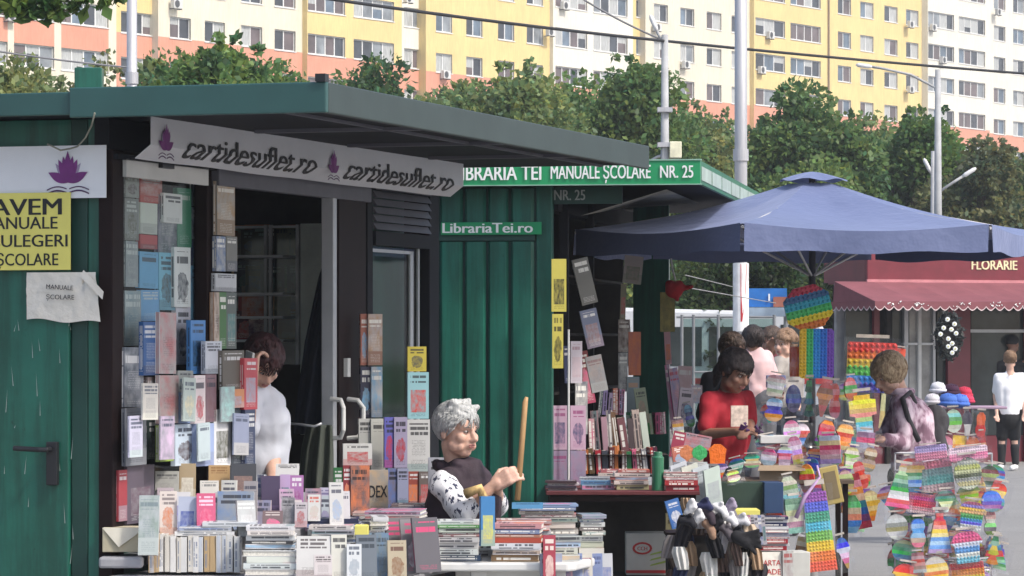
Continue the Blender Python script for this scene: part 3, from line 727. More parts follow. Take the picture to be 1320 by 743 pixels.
# inside the kiosk: cabinet at the end wall, white panel
tc = LEN-.35
cab = empty('cabinet', 'dark cabinet with pale framed glass doors inside the left kiosk', 'cabinet', K1.at(tc, 0, 0), K1.yaw)
FRM = mat('pale_cabinet_frame', (.60, .62, .64), .5)
cw = lambda px: K1.w(px, tc)
def cbox(px0, px1, z0, z1, m, name, dy=.0, th=.02, par=None): return MB().box(L(-dy, cw(px0), z0), L(-dy-th, cw(px1), z1)).build(name, m, par or cab)
zz = lambda py: K1.z(tc, -.6, py)
cbox(290, 432, .1, 2.28, INT, 'back_panel', -.30)
for (a, b_) in ((343, 346.5), (349, 353), (384, 388)): cbox(a, b_, zz(470), zz(290), FRM, 'door_frame', .01)
for y in (291, 379): cbox(303, 343, zz(y+3), zz(y), FRM, 'door_rail', .006); cbox(353, 384, zz(y+3), zz(y), FRM, 'door_rail', .006)
cbox(353, 384, zz(470), zz(294), GLASSD, 'glass_door', -.01, .004); cbox(303, 343, zz(378), zz(294), GLASSD, 'glass_door', -.01, .004)
cbox(391, 436, zz(560), zz(289), mat('pale_green_panel', (.66, .72, .66), .6), 'side_panel', .02)
sh = [zz(378), zz(408), zz(438), zz(330)]
for z in sh: cbox(303, 384, z-.012, z, FRM, 'shelf', -.02, .22)
rb = random.Random(9)
n = 0
for (z, cols) in ((sh[1], ['red', 'orange', 'brown', 'tan']), (sh[2], ['red', 'maroon', 'orange', 'green']), (sh[0], ['brown', 'tan', 'navy', 'green']), (sh[3], ['tan', 'brown', 'orange'])):
    px = 305
    while px < 381:
        wp = rb.uniform(3, 5.5); c = CD[rb.choice(cols)]
        n += 1
        book(Mz(K1.at(tc+.10, cw(px), z+.001), R(0)+K1.yaw-R(90)+R(90)), .13, rb.uniform(.13, .16), wp/250, c, f'{cname(c)} book on the {["second", "third", "upper", "top"][[sh[1], sh[2], sh[0], sh[3]].index(z)]} cabinet shelf inside the kiosk, {ORD[int((px-305)/2.9) % 30]} place', group='books on the shelves inside the kiosk', pages=False).rotation_euler.rotate_axis('Z', R(-90))
        px += wp+.6
# dark coat hanging, green-grey bags under it
def drape(name, label, cat, pts, dep, m, d, seed=0, parent=None):
    """a hanging cloth volume given by its outline rows (py, px0, px1)"""
    g = MB(); rr = random.Random(seed); n = 18; ph = rr.uniform(0, 6)
    def row(py, a, b_):
        out = []
        for i in range(n+1):
            f = i/n; out.append(P(a+(b_-a)*f, py, d-dep*.5*math.sin(math.pi*f)-dep*.22*math.sin(f*17+ph+py*.02)))
        for i in range(n+1):
            f = 1-i/n; out.append(P(a+(b_-a)*f, py, d+dep*.5*math.sin(math.pi*f)+.01))
        return out
    rows = []
    for i in range(len(pts)-1):
        for k in range(5):
            f = k/5; rows.append(tuple(pts[i][j]+(pts[i+1][j]-pts[i][j])*f for j in range(3)))
    rows.append(pts[-1]); vs = [v for r_ in rows for v in row(*r_)]; m_ = 2*(n+1)
    fs = [(j*m_+i, (j+1)*m_+i, (j+1)*m_+(i+1) % m_, j*m_+(i+1) % m_) for j in range(len(rows)-1) for i in range(m_)]
    fs += [tuple(range(m_)), tuple(reversed(range((len(rows)-1)*m_, len(rows)*m_)))]
    g.add(vs, fs); o = g.build(name, m, parent, smooth=True)
    return tag(o, label, cat)
drape('coat', 'long dark blue coat hanging inside the left kiosk', 'coat', [(305, 427, 434), (360, 410, 434), (440, 393, 434), (520, 382, 433), (560, 378, 430)], .12, mat('dark_blue_cloth', (.012, .016, .028), .9), 16.2)
drape('bag', 'grey green cloth bag hanging under the dark coat', 'bag', [(548, 395, 428), (580, 388, 430), (640, 384, 431), (700, 384, 431)], .15, mat('grey_green_cloth', (.06, .07, .055), .9), 15.9, 2)
tag(MB().tube([P(363, 546, 15.9), P(385, 547, 15.8), P(405, 550, 15.75), P(415, 546, 15.75)], .006, 6).build('hanger_bar', ALU, smooth=True), 'thin white metal bar behind the bent woman', 'bar')

# ------------------------------------------------------------------ signs on kiosk 1
def lotus(M, s, parent, th=.0015):
    """lotus over an open book, as printed on the signs"""
    g = MB()
    def petal(cx, cz, ln, wd, ang, m, dy):
        pts = []
        for i in range(13):
            f = i/12; pts.append((math.sin(math.pi*f**.9)*wd*.5, f*ln))
        pts += [(-x, z) for x, z in reversed(pts[1:-1])]
        Q = M @ Matrix.Translation((cx*s, -dy*th, cz*s)) @ Matrix.Rotation(ang, 4, 'Y') @ Matrix.Scale(s, 4)
        g.prism([(x, z) for x, z in pts], th/s, Q, m)
    for a, ln, wd, m, k in ((-.62, .62, .17, 2, .2), (.62, .62, .17, 2, .3), (-1.12, .62, .24, 0, 1), (1.12, .62, .24, 0, 1.2), (-.42, .66, .2, 0, 1.4), (.42, .66, .2, 0, 1.6), (-.2, .7, .18, 0, 1.8), (.2, .7, .18, 0, 2.0), (0, .82, .2, 0, 2.4)):
        petal(0, .06, ln, wd, a, m, k)
    for sg in (-1, 1):
        for off, th_ in ((-.10, .03), (-.2, .04)):
            up, lo = [], []
            for i in range(9):
                f = i/8; x = sg*(.04+f*.56); z = off+.07*math.sin(math.pi*f)-.03*f; up.append((x, z+th_/2)); lo.append((x, z-th_/2))
            pl = up+lo[::-1]
            if sg > 0: pl = pl[::-1]
            g.prism(pl, th/s, M @ Matrix.Translation((0, -1.0*th, 0)) @ Matrix.Scale(s, 4), 1)
    g.build('lotus_emblem', [PURP, PURD, LILP], parent)
# sign panel on the side wall: its face looks along -u
def side_M(px, py, t=-.03):
    w = K1.w(px, t); z = K1.z(t, w, py)
    p = K1.at(t, w, z); return Matrix.Translation(p) @ Matrix.Rotation(K1.yaw-R(90), 4, 'Z')
def side_panel(px0, py0, px1, py1, m, name, label, cat, t, extra_left=0., th=.006):
    M0 = side_M(px1, py1, t); w1 = K1.w(px1, t)-K1.w(px0, t)+extra_left; h = K1.z(t, K1.w(px1, t), py0)-K1.z(t, K1.w(px1, t), py1)
    o = MB().box((-w1, 0, 0), (0, th, h)).build(name, m, M=None); o.matrix_world = M0; tag(o, label, cat)
    return o, w1, h
o, w1, h1 = side_panel(-40, 187, 136.5, 255, VINW, 'sign', 'white kiosk sign with purple lotus over an open book above the green door', 'sign', -.035, .3)
lotus(Matrix.Translation((-(136-83)/330, -.002, (255-238)/330)), .150, o)
o, w1, h1 = side_panel(-60, 248, 91, 348, YELP, 'paper_notice', 'yellow paper notice with black capitals taped on the green door', 'notice', -.045, .02, .002)
for s_, y, x0, x1 in (('AVEM', 277, -22, 79), ('MANUALE', 295, -34, 73), ('CULEGERI', 318, -25, 87), ('ȘCOLARE', 342, -14, 74)):
    text(s_, (.092 if s_ == 'AVEM' else .068), Matrix.Translation(((x0-91)/328, -.001, (348-y)/328)), INK, 'lettering', o, .004, .0004, width=(x1-x0)/328, heavy=.022 if s_ == 'AVEM' else .014)
o, w1, h1 = side_panel(35, 349, 130, 410, WHP, 'paper_notice', 'crumpled white paper with handwriting taped under the yellow notice', 'notice', -.03, 0, .002)
o.data.clear_geometry(); gg = MB()
gg.grid(22, 14, lambda u, v: Vector((-w1+u*w1*(1-.0*v)-(.02*v if u > .8 else 0), -.012*abs(mnoise.noise(Vector((u*5, v*4, 1))))-.004, -.006+h1*v-.012*u*(1-v)+.006*math.sin(u*9)*(1-v))))
tmp = gg.build('tmp', WHP, smooth=True); o.data = tmp.data; bpy.data.objects.remove(tmp); o.data.name = 'paper_notice'
text('MANUALE', .026, Matrix.Translation((-w1+.09, -.0175, h1*.62)) @ Matrix.Rotation(.06, 4, 'Y'), INK, 'lettering', o, .01, .0004, width=.115)
text('ȘCOLARE', .026, Matrix.Translation((-w1+.09, -.0175, h1*.40)) @ Matrix.Rotation(.02, 4, 'Y'), INK, 'lettering', o, .01, .0004, width=.12)
MB().prism([(-.1, .11), (-.005, .02), (-.0, .05), (-.085, .135)], .002, Matrix.Translation((.02, -.02, h1*.28))).build('folded_corner', WHP, o)
# folded banner along the shop front
bt0, bt1 = K1.t(195, .18), K1.t(598, .18)
ztop, zfold, zbot = 2.428, 2.315, 2.262
ban = empty('banner', 'long grey white banner with black lettering and purple lotuses under the kiosk roof', 'banner', K1.at(bt0, .18, 0), K1.yaw)
BL = bt1-bt0
def bmap(x, y):         # x along, y height on the print (0 bottom .. .17 top) -> local
    yf = zfold-zbot
    wav = .002*math.sin(x*7)+.001*math.sin(x*17)
    if y >= yf: return Vector((x, wav, zbot+y))
    k = 1-y/yf; return Vector((x, .068*k+wav, zfold-(zfold-zbot)*k))
g = MB(); NY = [0, .018, .036, zfold-zbot, .09, .13, ztop-zbot]
def bf(u, v):
    j = round(v*6); q = bmap(u*BL, NY[j]); q.z -= .003*math.sin(u*math.pi)+.0015*math.sin(u*23)*(1-v); return q
g.grid(60, 6, bf); vin = g.build('vinyl', VIN, ban, smooth=False)
so_ = vin.modifiers.new('solid', 'SOLIDIFY'); so_.thickness = .003
MB().box((-.02, .006, ztop-.02), (BL+.01, .03, ztop+.01)).build('batten', SOF, ban)
MB().box((.0, .14, zbot-.0), (BL, .16, zbot+.02)).build('batten', SOF, ban)
def bt(px): return K1.t(px, .18)-bt0
def banner_text(s_, px0, px1, y0, size):
    x0, x1 = bt(px0), bt(px1)
    text(s_, size, Matrix(), INK, 'lettering', ban, .014, .0006, width=x1-x0, cut=zfold-zbot-y0,
         fn=lambda x, y, z: bmap(x0+x, y0+y)+Vector((0, -.0035-z, -.003*math.sin((x0+x)/BL*math.pi))))
banner_text('cartidesuflet.ro', 241, 408, .022, .130); banner_text('cartidesuflet.ro', 448, 585, .022, .130)
lotus(Matrix.Translation((bt(213), -.004, zfold-.022)), .125, ban); lotus(Matrix.Translation((bt(429), -.004, zfold-.024)), .12, ban)

# ------------------------------------------------------------------ covers in the kiosk window
NV, GY, BL_, WH_, PU, RD = CD['navy'], CD['grey'], CD['blue'], CD['white'], CD['purple'], CD['red']
win = [((159, 224, 176, 255), (120, 118, 115), 0), ((158, 256, 176, 310), (105, 104, 104), 0), ((159, 311, 175, 370), (70, 82, 90), 0), ((178, 228, 206, 262), (175, 55, 50), 0),
 ((178, 262, 200, 302), (205, 175, 165), 0), ((178, 303, 200, 321), (160, 40, 45), 0), ((201, 252, 225, 326), (60, 40, 85), 1), ((208, 250, 232, 288), (195, 195, 200), 2), ((226, 243, 244, 319), (50, 110, 85), 1),
 ((246, 230, 262, 266), (45, 50, 62), 0), ((245, 268, 264, 309), (55, 62, 82), 0), ((246, 310, 266, 343), (40, 48, 78), 1), ((177, 325, 201, 372), (70, 130, 185), 1), ((202, 326, 223, 400), (85, 145, 190), 0),
 ((222, 319, 243, 396), (205, 205, 200), 2), ((243, 343, 267, 412), (70, 135, 200), 1), ((158, 375, 179, 446), (88, 90, 95), 0), ((179, 374, 203, 414), (75, 125, 180), 0), ((182, 415, 202, 484), (35, 85, 150), 1),
 ((203, 403, 224, 482), (215, 210, 205), 2), ((203, 484, 227, 546), (222, 216, 208), 2), ((224, 396, 243, 470), (170, 160, 190), 1), ((243, 413, 262, 482), (65, 130, 200), 0), ((157, 448, 182, 525), (60, 75, 95), 0),
 ((160, 526, 186, 600), (150, 152, 155), 1), ((187, 486, 203, 540), (125, 105, 100), 0), ((187, 541, 203, 592), (52, 66, 66), 0), ((203, 548, 221, 595), (110, 140, 60), 2), ((226, 478, 246, 506), (150, 155, 150), 1), ((228, 506, 247, 546), (120, 145, 190), 2),
 ((248, 484, 262, 546), (215, 200, 200), 3), ((263, 483, 276, 544), (170, 130, 140), 3), ((223, 547, 249, 600), (190, 205, 220), 2), ((250, 546, 273, 601), (150, 170, 215), 3), ((273, 528, 295, 601), (222, 224, 225), 3), ((296, 528, 313, 601), (85, 95, 105), 3),
 ((284, 452, 312, 502), (95, 88, 78), 3), ((287, 502, 312, 526), (205, 130, 80), 4), ((312, 462, 329, 528), (190, 60, 70), 4), ((313, 528, 326, 602), (50, 62, 95), 4), ((262, 440, 283, 482), (190, 195, 205), 2),
 ((150, 606, 161, 672), (165, 50, 60), 0), ((161, 600, 196, 674), (88, 78, 92), 0)]
def WL(i, bb):
    n_ = sum(1 for q in win[:i] if cname(q[1]) == cname(win[i][1])); return f'{ORD[n_]} {cname(win[i][1])} one from the top'
for i, (bb, c, lay) in enumerate(win):
    cx = (bb[0]+bb[2])/2; cy = bb[1]
    ht = 'top' if cy < 260 else 'upper' if cy < 345 else 'middle' if cy < 440 else 'lower' if cy < 520 else 'bottom'
    w = -.06 if cx < 268 and bb[3] < 480 and lay < 2 else .02+lay*.02
    if cx < 268 and lay >= 2 and bb[3] < 480: w = -.045
    cb = (40, 44, 60) if sum(c) > 380 else (215, 215, 215)
    if bb in ((203, 403, 224, 482), (203, 484, 227, 546)): cc = (170, 25, 45)
    elif bb[0] == 203 and bb[1] > 500: cc = (180, 210, 60)
    elif bb[0] == 248: cc = (190, 40, 60)
    else: cc = jit(random.choice([(40, 50, 70), (150, 160, 170), (90, 60, 60), c]), 20)
    c = tuple(min(250, q*1.4+8) for q in c) if bb[3] < 480 else tuple(min(245, q*1.12) for q in c)  # upper covers get brighter colours to make up for the roof's shade
    cover_px(K1, w, bb, c, f'{cname(c)} book on the kiosk window, {ht} part, {WL(i, bb)}', cb, cc, group='books displayed on the kiosk window', roll=random.uniform(-.012, .012))
for i, (bb, c) in enumerate([((277, 235, 300, 304), (105, 105, 110)), ((276, 305, 288, 350), (95, 100, 120)), ((289, 305, 303, 350), (130, 128, 120)), ((275, 353, 302, 376), (205, 208, 212)), ((273, 377, 280, 448), (200, 140, 90)), ((280, 377, 289, 450), (70, 130, 60)), ((289, 377, 302, 450), (95, 105, 100))]):
    cover_px(K1, .03, bb, c, f'{cname(c)} book in the narrow column left of the kiosk opening, {ORD[i]} from top', None, (60, 110, 170) if i == 1 else None, group='books in the column beside the opening')
rg8 = random.Random(12); LPAL = [(225, 226, 228), (205, 214, 228), (170, 195, 220), (222, 214, 204), (190, 200, 205), (215, 190, 195), (150, 165, 185)]
for i in range(7):
    px = (166, 205, 252, 300, 181, 232, 284)[i]+rg8.uniform(-3, 3); py = (600 if i < 4 else 552)-rg8.uniform(0, 16); h_ = rg8.uniform(44, 58); c = jit(rg8.choice(LPAL), 10)
    cover_px(K1, .105+.004*(i % 5), (px, py-h_, px+rg8.uniform(15, 20), py), c, f'small {cname(c)} booklet pinned in front of the window books, {ORD[i if i < 4 else i-4]} of the {"lower" if i < 4 else "upper"} line', (70, 80, 100), jit(rg8.choice(LPAL), 30), group='small booklets pinned before the window books', T_=.008, roll=rg8.uniform(-.05, .05), name='booklet', cat='booklet')
# right side of the shop front
RC = [((464, 405, 474, 471), (200, 110, 85)), ((474, 405, 492, 471), (130, 85, 110)), ((464, 473, 478, 538), (60, 60, 90)), ((478, 473, 492, 538), (110, 108, 125))]
for i, (bb, c) in enumerate(RC):
    face_px(K1.at(K1.t(470, .08), .08, 0).y, bb, c, f'{cname(c)} book hung beside the brown sliding door, {ORD[i]} from top', yaw=R(20), group='books hung beside the sliding door')
RD_ = [((462, 540, 478, 604), (190, 190, 185), 16.0), ((478, 540, 496, 606), (200, 200, 190), 16.0), ((495, 538, 508, 603), (90, 90, 190), 15.9), ((508, 538, 525, 603), (170, 160, 195), 15.9), ((442, 572, 479, 600), (215, 215, 212), 15.3),
       ((500, 604, 512, 655), (160, 150, 180), 15.6), ((512, 604, 526, 655), (150, 155, 190), 15.6), ((525, 447, 549, 479), (205, 185, 50), 16.1), ((525, 480, 552, 540), (140, 195, 205), 16.1), ((525, 541, 554, 608), (212, 212, 210), 16.0), ((525, 608, 540, 652), (175, 75, 60), 15.8), ((540, 608, 555, 652), (110, 95, 90), 15.8),
       ((552, 590, 577, 652), (190, 192, 205), 15.2), ((473, 606, 500, 662), (215, 212, 205), 15.2), ((430, 603, 442, 664), (40, 120, 60), 14.9), ((442, 600, 452, 664), (150, 40, 50), 14.9), ((452, 600, 476, 664), (120, 125, 135), 14.9)]
nm = ['grey white book left in the middle row right of the door', 'grey white book with a dark dot right of the brown door', 'violet blue book beside the pale columns of books', 'lilac magazine cover with a bus right of the violet book', 'white book with line drawing leaning under the door handles', 'lilac book low beside the dictionary', 'pale blue book low beside the red and brown book', 'yellow paper notice on top of the narrow book column', 'light blue cover showing a red and yellow bottle', 'white magazine with blue block under the bottle cover', 'red brown book at the foot of the narrow column', 'dark patterned book at the foot of the narrow column', 'pale newspaper folded upright in front of the seated woman', 'white dictionary with black letters DEX', 'green spine standing on the counter beside the dictionary', 'red spine beside the drawn grey face', 'grey book with a large drawn face beside the dictionary']
for i, (bb, c, d) in enumerate(RD_):
    o = face_px(d, bb, c, nm[i], (30, 30, 35) if sum(c) > 330 else (220, 220, 220), (190, 60, 50) if bb[0] == 525 and bb[1] == 480 else None, yaw=R(random.uniform(4, 16)), group='books in the display right of the sliding door')
    if 'DEX' in nm[i]: text('DEX', .075, Matrix.Translation((-.038, -.0112, .07)), INK, 'lettering', o, .02, .0004, width=.08)

# ------------------------------------------------------------------ counter of kiosk 1
TBL = mat('grey_oilcloth', (.30, .30, .32), .5, var=.2, vs=8)
tb = empty('display_table', 'low display table covered with books in front of the left kiosk', 'table', K1.at(0, 0, 0), K1.yaw)
MB().box(L(-.12, .05, .60), L(1.12, 1.04, .64)).build('table_top', TBL, tb, bevel=.004)
for t in (0, 1.05):
    for w in (.1, .95): MB().box(L(t, w, 0), L(t+.05, w-.05, .6)).build('leg', PLW, tb)
MB().box(L(-.115, .08, .0), L(-.10, 1.0, .597)).build('front_board', PLW, tb)
for (z, t0) in ((.80, .25), (.92, .62)):
    MB().box(L(t0, .06, z-.16 if z < .9 else .64), L(1.1, (.60 if z < .9 else .40), z)).build('step_box', TBL, tb, bevel=.003)
ob = empty('carton', 'cream cardboard carton on the grey ledge at the foot of the window', 'box', P(160, 712, 13.65)); 
CRD = mat('cream_cardboard', (.42, .38, .27), .8, var=.15); KRAFT = mat('brown_cardboard', (.30, .225, .15), .85, var=.15, bd=.002)
MB().box((-.085, 0, 0), (.09, .15, .095)).build('body', CRD, ob, bevel=.003); MB().add([(-.085, -.004, .095), (-.02, -.012, .02), (.085, -.004, .095)], [(0, 1, 2)]).build('flap', mat('pale_flap', (.6, .57, .48), .8), ob)
tag(MB().box(P(127, 733, 13.6), P(194, 712.5, 13.9)).build('ledge', TBL, bevel=.01), 'grey padded ledge under the cream carton', 'ledge')
SG = 'books laid out on the counter of the left kiosk'
pal = [(225, 225, 222), (232, 230, 226), (215, 218, 220), (222, 216, 204)]
# spine row along the near edge
px = 190; k = 0
while px < 304:
    c = random.choice(pal); wp = random.uniform(6, 9)
    if k in (0, 1) or 262 < px < 272: c = (205, 170, 118)
    face = P(px+wp/2, 738, 13.62)
    o = book(Mz(face+Vector((0, .08, 0)), R(90)+random.uniform(-.05, .05), 0, random.uniform(-.03, .03)) , .15, random.uniform(.135, .148), wp*.92/FOC*13.62, c, f'{cname(c)} paperback standing spine out at the near counter edge, {ORD[k]} from left', (120, 130, 150), (190, 200, 215), group='row of paperbacks at the near counter edge')
    px += wp; k += 1
for i, (a, b_, y0, c) in enumerate([(228, 305, 690, (228, 228, 228)), (233, 300, 684, (232, 232, 230)), (262, 332, 678, (215, 220, 225))]):
    p = P((a+b_)/2, y0, 13.72); book(lie(p, random.uniform(-.05, .05), (b_-a)/FOC*13.7, .018), .15, (b_-a)/FOC*13.7, .017, c, f'white book lying across the tops of the spine row, {ORD[i]} from bottom', (90, 95, 105), group=SG)
stack(312, 382, 742, 13.45, [((228, 228, 226), 8, i % 3 == 0) for i in range(4)], 'white pile left of the leaning magazines', SG)
stack(314, 380, 708, 13.5, [((226, 226, 224), 6.5), ((60, 60, 70), 4), ((230, 228, 222), 7), ((232, 230, 226), 6), ((225, 226, 228), 6)], 'upper white pile left of the leaning magazines', SG)
stack(392, 466, 690, 14.0, [((225, 225, 222), 8), ((50, 62, 92), 7), ((40, 50, 85), 6)], 'pile under the navy book', SG)
def stand(items, group=SG):
    for (bb, d, c, lab, cb, cc, yaw, lean) in items: face_px(d, bb, c, lab, cb, cc, R(yaw), group=group, lean=R(lean), T_=.016)
dk, wt = (40, 40, 48), (235, 235, 235)
stand([((178, 640, 204, 716), 13.55, (222, 225, 228), 'tall white magazine leaning at the left end of the counter', (110, 125, 130), (90, 120, 100), 0, -14),
 ((206, 634, 228, 690), 13.8, (228, 214, 205), 'white book with orange photo near the left end of counter', (120, 110, 110), (205, 120, 70), 5, -10),
 ((229, 641, 253, 690), 13.78, (190, 200, 225), 'blue and white book left of the pink one', (50, 60, 120), (60, 80, 160), -5, -10),
 ((254, 637, 278, 690), 13.75, (222, 80, 125), 'bright pink book standing on the counter', (240, 200, 215), (200, 50, 100), 8, -12),
 ((280, 634, 327, 690), 13.95, (205, 214, 220), 'wide pale book titled with DETOX on the cover', dk, (60, 110, 170), 0, -8),
 ((307, 646, 330, 692), 13.7, (62, 60, 66), 'black framed book leaning before the pale wide book', wt, (200, 205, 205), 22, -10),
 ((200, 608, 230, 646), 14.15, (218, 216, 208), 'cream book behind the orange photo book', (90, 90, 90), (170, 170, 160), 0, -8),
 ((231, 598, 252, 646), 14.2, (190, 165, 125), 'tan book with a white oval on its cover', wt, (225, 220, 205), 0, -6),
 ((258, 620, 282, 650), 14.0, (225, 220, 210), 'small cream booklet standing above the pink book', (120, 120, 120), None, 5, -6),
 ((269, 600, 296, 636), 14.3, (215, 170, 110), 'orange tan envelope standing below the window covers', (150, 110, 70), (215, 170, 110), 0, -4),
 ((297, 598, 330, 640), 14.25, (80, 82, 90), 'dark grey book with faces below the window covers', (180, 150, 140), (160, 130, 120), 0, -4),
 ((333, 612, 342, 668), 14.2, (220, 225, 235), 'white spine beside the purple framed book', (60, 70, 120), None, -30, 0),
 ((337, 614, 361, 672), 14.15, (78, 62, 98), 'dark purple book with pale frame in the counter middle', (200, 190, 215), (120, 100, 140), 6, -6),
 ((361, 612, 374, 656), 14.2, (205, 170, 220), 'lilac pink book spine next to the magenta cover', (120, 60, 140), None, 0, -4),
 ((374, 613, 391, 660), 14.2, (190, 120, 190), 'magenta cover in front of the dark opening', wt, (150, 50, 130), 0, -4),
 ((338, 660, 364, 684), 13.75, (120, 95, 98), 'small brown book lying against the purple framed book', (200, 190, 185), None, 0, -25),
 ((363, 642, 380, 680), 13.85, (225, 222, 226), 'white book with black and white photo left of the pair', dk, dk, 0, -8),
 ((380, 648, 396, 680), 13.83, (205, 195, 200), 'white cover with a black silhouette figure', dk, (180, 90, 90), 0, -8),
 ((397, 638, 413, 672), 14.0, (225, 225, 222), 'narrow white book with a small orange line', (200, 90, 70), (200, 200, 190), 0, -6),
 ((412, 629, 429, 672), 14.2, (205, 198, 222), 'pale lilac book beside the green spine', (110, 100, 140), None, -6, -5),
 ((355, 600, 385, 618), 14.35, (200, 200, 200), 'pale book end showing over the magenta cover', dk, None, 0, -40)])
# magazines hanging over the table corner
stand([((382, 692, 426, 745), 13.42, (224, 222, 218), 'white magazine with brown portrait leaning on the counter front', (70, 60, 60), (120, 80, 80), 0, -10),
 ((405, 716, 428, 748), 13.3, (215, 205, 205), 'cover with an oval brown head low on the counter front', (60, 50, 50), (110, 70, 75), 6, -10),
 ((427, 690, 447, 748), 13.42, (226, 224, 210), 'cream magazine with black title beside the brown portraits', dk, (200, 195, 175), 3, -8),
 ((447, 702, 466, 748), 13.4, (222, 226, 228), 'white magazine with grey sketch right of the cream one', (70, 80, 95), (160, 170, 180), 3, -8),
 ((460, 690, 486, 748), 13.5, (110, 122, 135), 'grey blue magazine showing a drawn bird', (40, 50, 60), (60, 80, 100), 12, -8),
 ((484, 688, 502, 748), 13.55, (150, 165, 165), 'pale teal magazine with a curved drawing', (50, 60, 70), (70, 110, 150), 12, -8),
 ((500, 697, 524, 748), 13.5, (190, 175, 145), 'tan booklet with a red disc at its top', (90, 50, 40), (130, 90, 60), 12, -6)])
g2 = 'magazines hanging over the table corner'
for i, (bb, c, yw) in enumerate([((500, 668, 540, 742), (110, 108, 112), 25), ((520, 670, 556, 740), (135, 130, 135), 32), ((536, 668, 568, 738), (95, 92, 100), 38)]):
    face_px(13.95-.05*i, bb, c, f'grey magazine with a pale face hanging over the table corner, {ORD[i]} from left', (200, 60, 110), (190, 190, 195), R(yw), group=g2, lean=R(-8), T_=.01, cat='magazine', name='magazine')
def pile(px0, px1, y, d, n, cols, tp, where, group=SG, yaw=0., depth=.2):
    stack(px0, px1, y, d, [(random.choice(cols), random.uniform(*tp), random.random() < .3) for _ in range(n)], where, group, yaw, depth, .12)
MIX = [(60, 65, 90), (170, 90, 80), (205, 200, 190), (110, 105, 110), (215, 175, 160), (190, 195, 205), (80, 90, 110)]
pile(470, 545, 690, 14.2, 6, MIX, (4, 6), 'dark pile under the drawn face', depth=.25)
pile(455, 520, 678, 14.7, 4, MIX, (3.5, 5), 'pile behind the table corner magazines')
pile(400, 460, 700, 13.9, 4, [(225, 225, 222), (205, 205, 210)], (5, 7), 'white pile behind the leaning magazines')
tag(MB().box(P(457, 690, 13.75), P(476, 676, 13.85)).build('note_pad', YELP, bevel=.002), 'bright yellow note block at the counter edge', 'note pad')
for i, (x0, x1, y, d) in enumerate([(478, 500, 684, 13.8), (205, 250, 700, 14.0), (250, 300, 695, 14.1)]):
    pile(x0, x1, y, d, 3, pal, (5, 6), ['pale blue pile beside the yellow note block', 'pile hidden behind the spine row', 'pile behind the pink book'][i])

rg9 = random.Random(21)
for i in range(16):
    px = 205+i*15.5+rg9.uniform(-4, 4); d = 13.95+rg9.uniform(0, .25); y0 = 668+rg9.uniform(-22, 6); c = jit(rg9.choice([(228, 228, 228), (222, 220, 214), (205, 212, 226), (214, 200, 205), (190, 180, 200)]), 8)
    if 395 < px < 450: y0 += 8
    face_px(d, (px, y0-rg9.uniform(26, 36), px+rg9.uniform(15, 21), y0+20), c, f'slim {cname(c)} paperback standing in the packed counter rows, {ORD[i]} from left', (60, 62, 80), jit((170, 160, 175), 40), R(rg9.uniform(-15, 20)), group='slim paperbacks in the packed counter rows', lean=R(-6), T_=.012)
# ================================================================== KIOSK 2 (green stall number 25)
SGN = mat('bright_green_sign', (.012, .27, .10), .4, var=.06, coat=.2); WLT = mat('white_lettering', (.82, .84, .82), .5, var=.02)
k2 = empty('bookshop_kiosk', 'green corrugated bookshop kiosk number 25 in the middle', 'kiosk', K2.o, K2.yaw)
LEN2 = 4.0
kz = lambda py, w=-.4: K2.z(0, w, py)
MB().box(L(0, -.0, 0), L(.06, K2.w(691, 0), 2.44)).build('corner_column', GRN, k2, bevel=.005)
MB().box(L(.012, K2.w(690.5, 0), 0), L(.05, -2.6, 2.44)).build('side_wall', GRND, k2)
MB().box(L(-.012, K2.w(690, 0)-.002, kz(311)), L(.011, -2.6, kz(299))).build('beam', GRND, k2, bevel=.003)
wl = [K2.w(p, 0) for p in (690, 657, 628, 598, 566)]
while wl[-1] > -2.4: wl.append(wl[-1]-.142)
for i in range(len(wl)-1):
    a_, b_ = wl[i]-.007, wl[i+1]+.007
    for (z0, z1) in ((.03, kz(312)), (kz(298), kz(244))):
        g = MB(); w4 = (b_-a_)
        pr = [(a_, 0), (a_+w4*.12, .02), (a_+w4*.42, .021), (a_+w4*.5, .021), (a_+w4*.58, .021), (a_+w4*.88, .02), (b_, 0)]
        for j in range(6):
            (wa, da), (wb, db) = pr[j], pr[j+1]
            g.add([L(-da, wa, z0), L(-db, wb, z0), L(-db, wb, z1), L(-da, wa, z1)], [(0, 1, 2, 3)])
        g.add([L(-d_, w_, z1) for w_, d_ in pr], [tuple(range(7))]); g.add([L(-d_, w_, z0) for w_, d_ in pr], [tuple(reversed(range(7)))])
        g.build('wall_panel', GRN, k2)
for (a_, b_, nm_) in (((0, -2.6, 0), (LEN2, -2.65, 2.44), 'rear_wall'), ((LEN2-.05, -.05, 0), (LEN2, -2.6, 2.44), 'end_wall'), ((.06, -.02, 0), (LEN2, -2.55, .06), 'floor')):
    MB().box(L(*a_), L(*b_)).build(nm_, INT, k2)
MB().box(L(.06, -.9, 0), L(LEN2-.06, -.94, 2.43)).build('inner_wall', INT, k2)
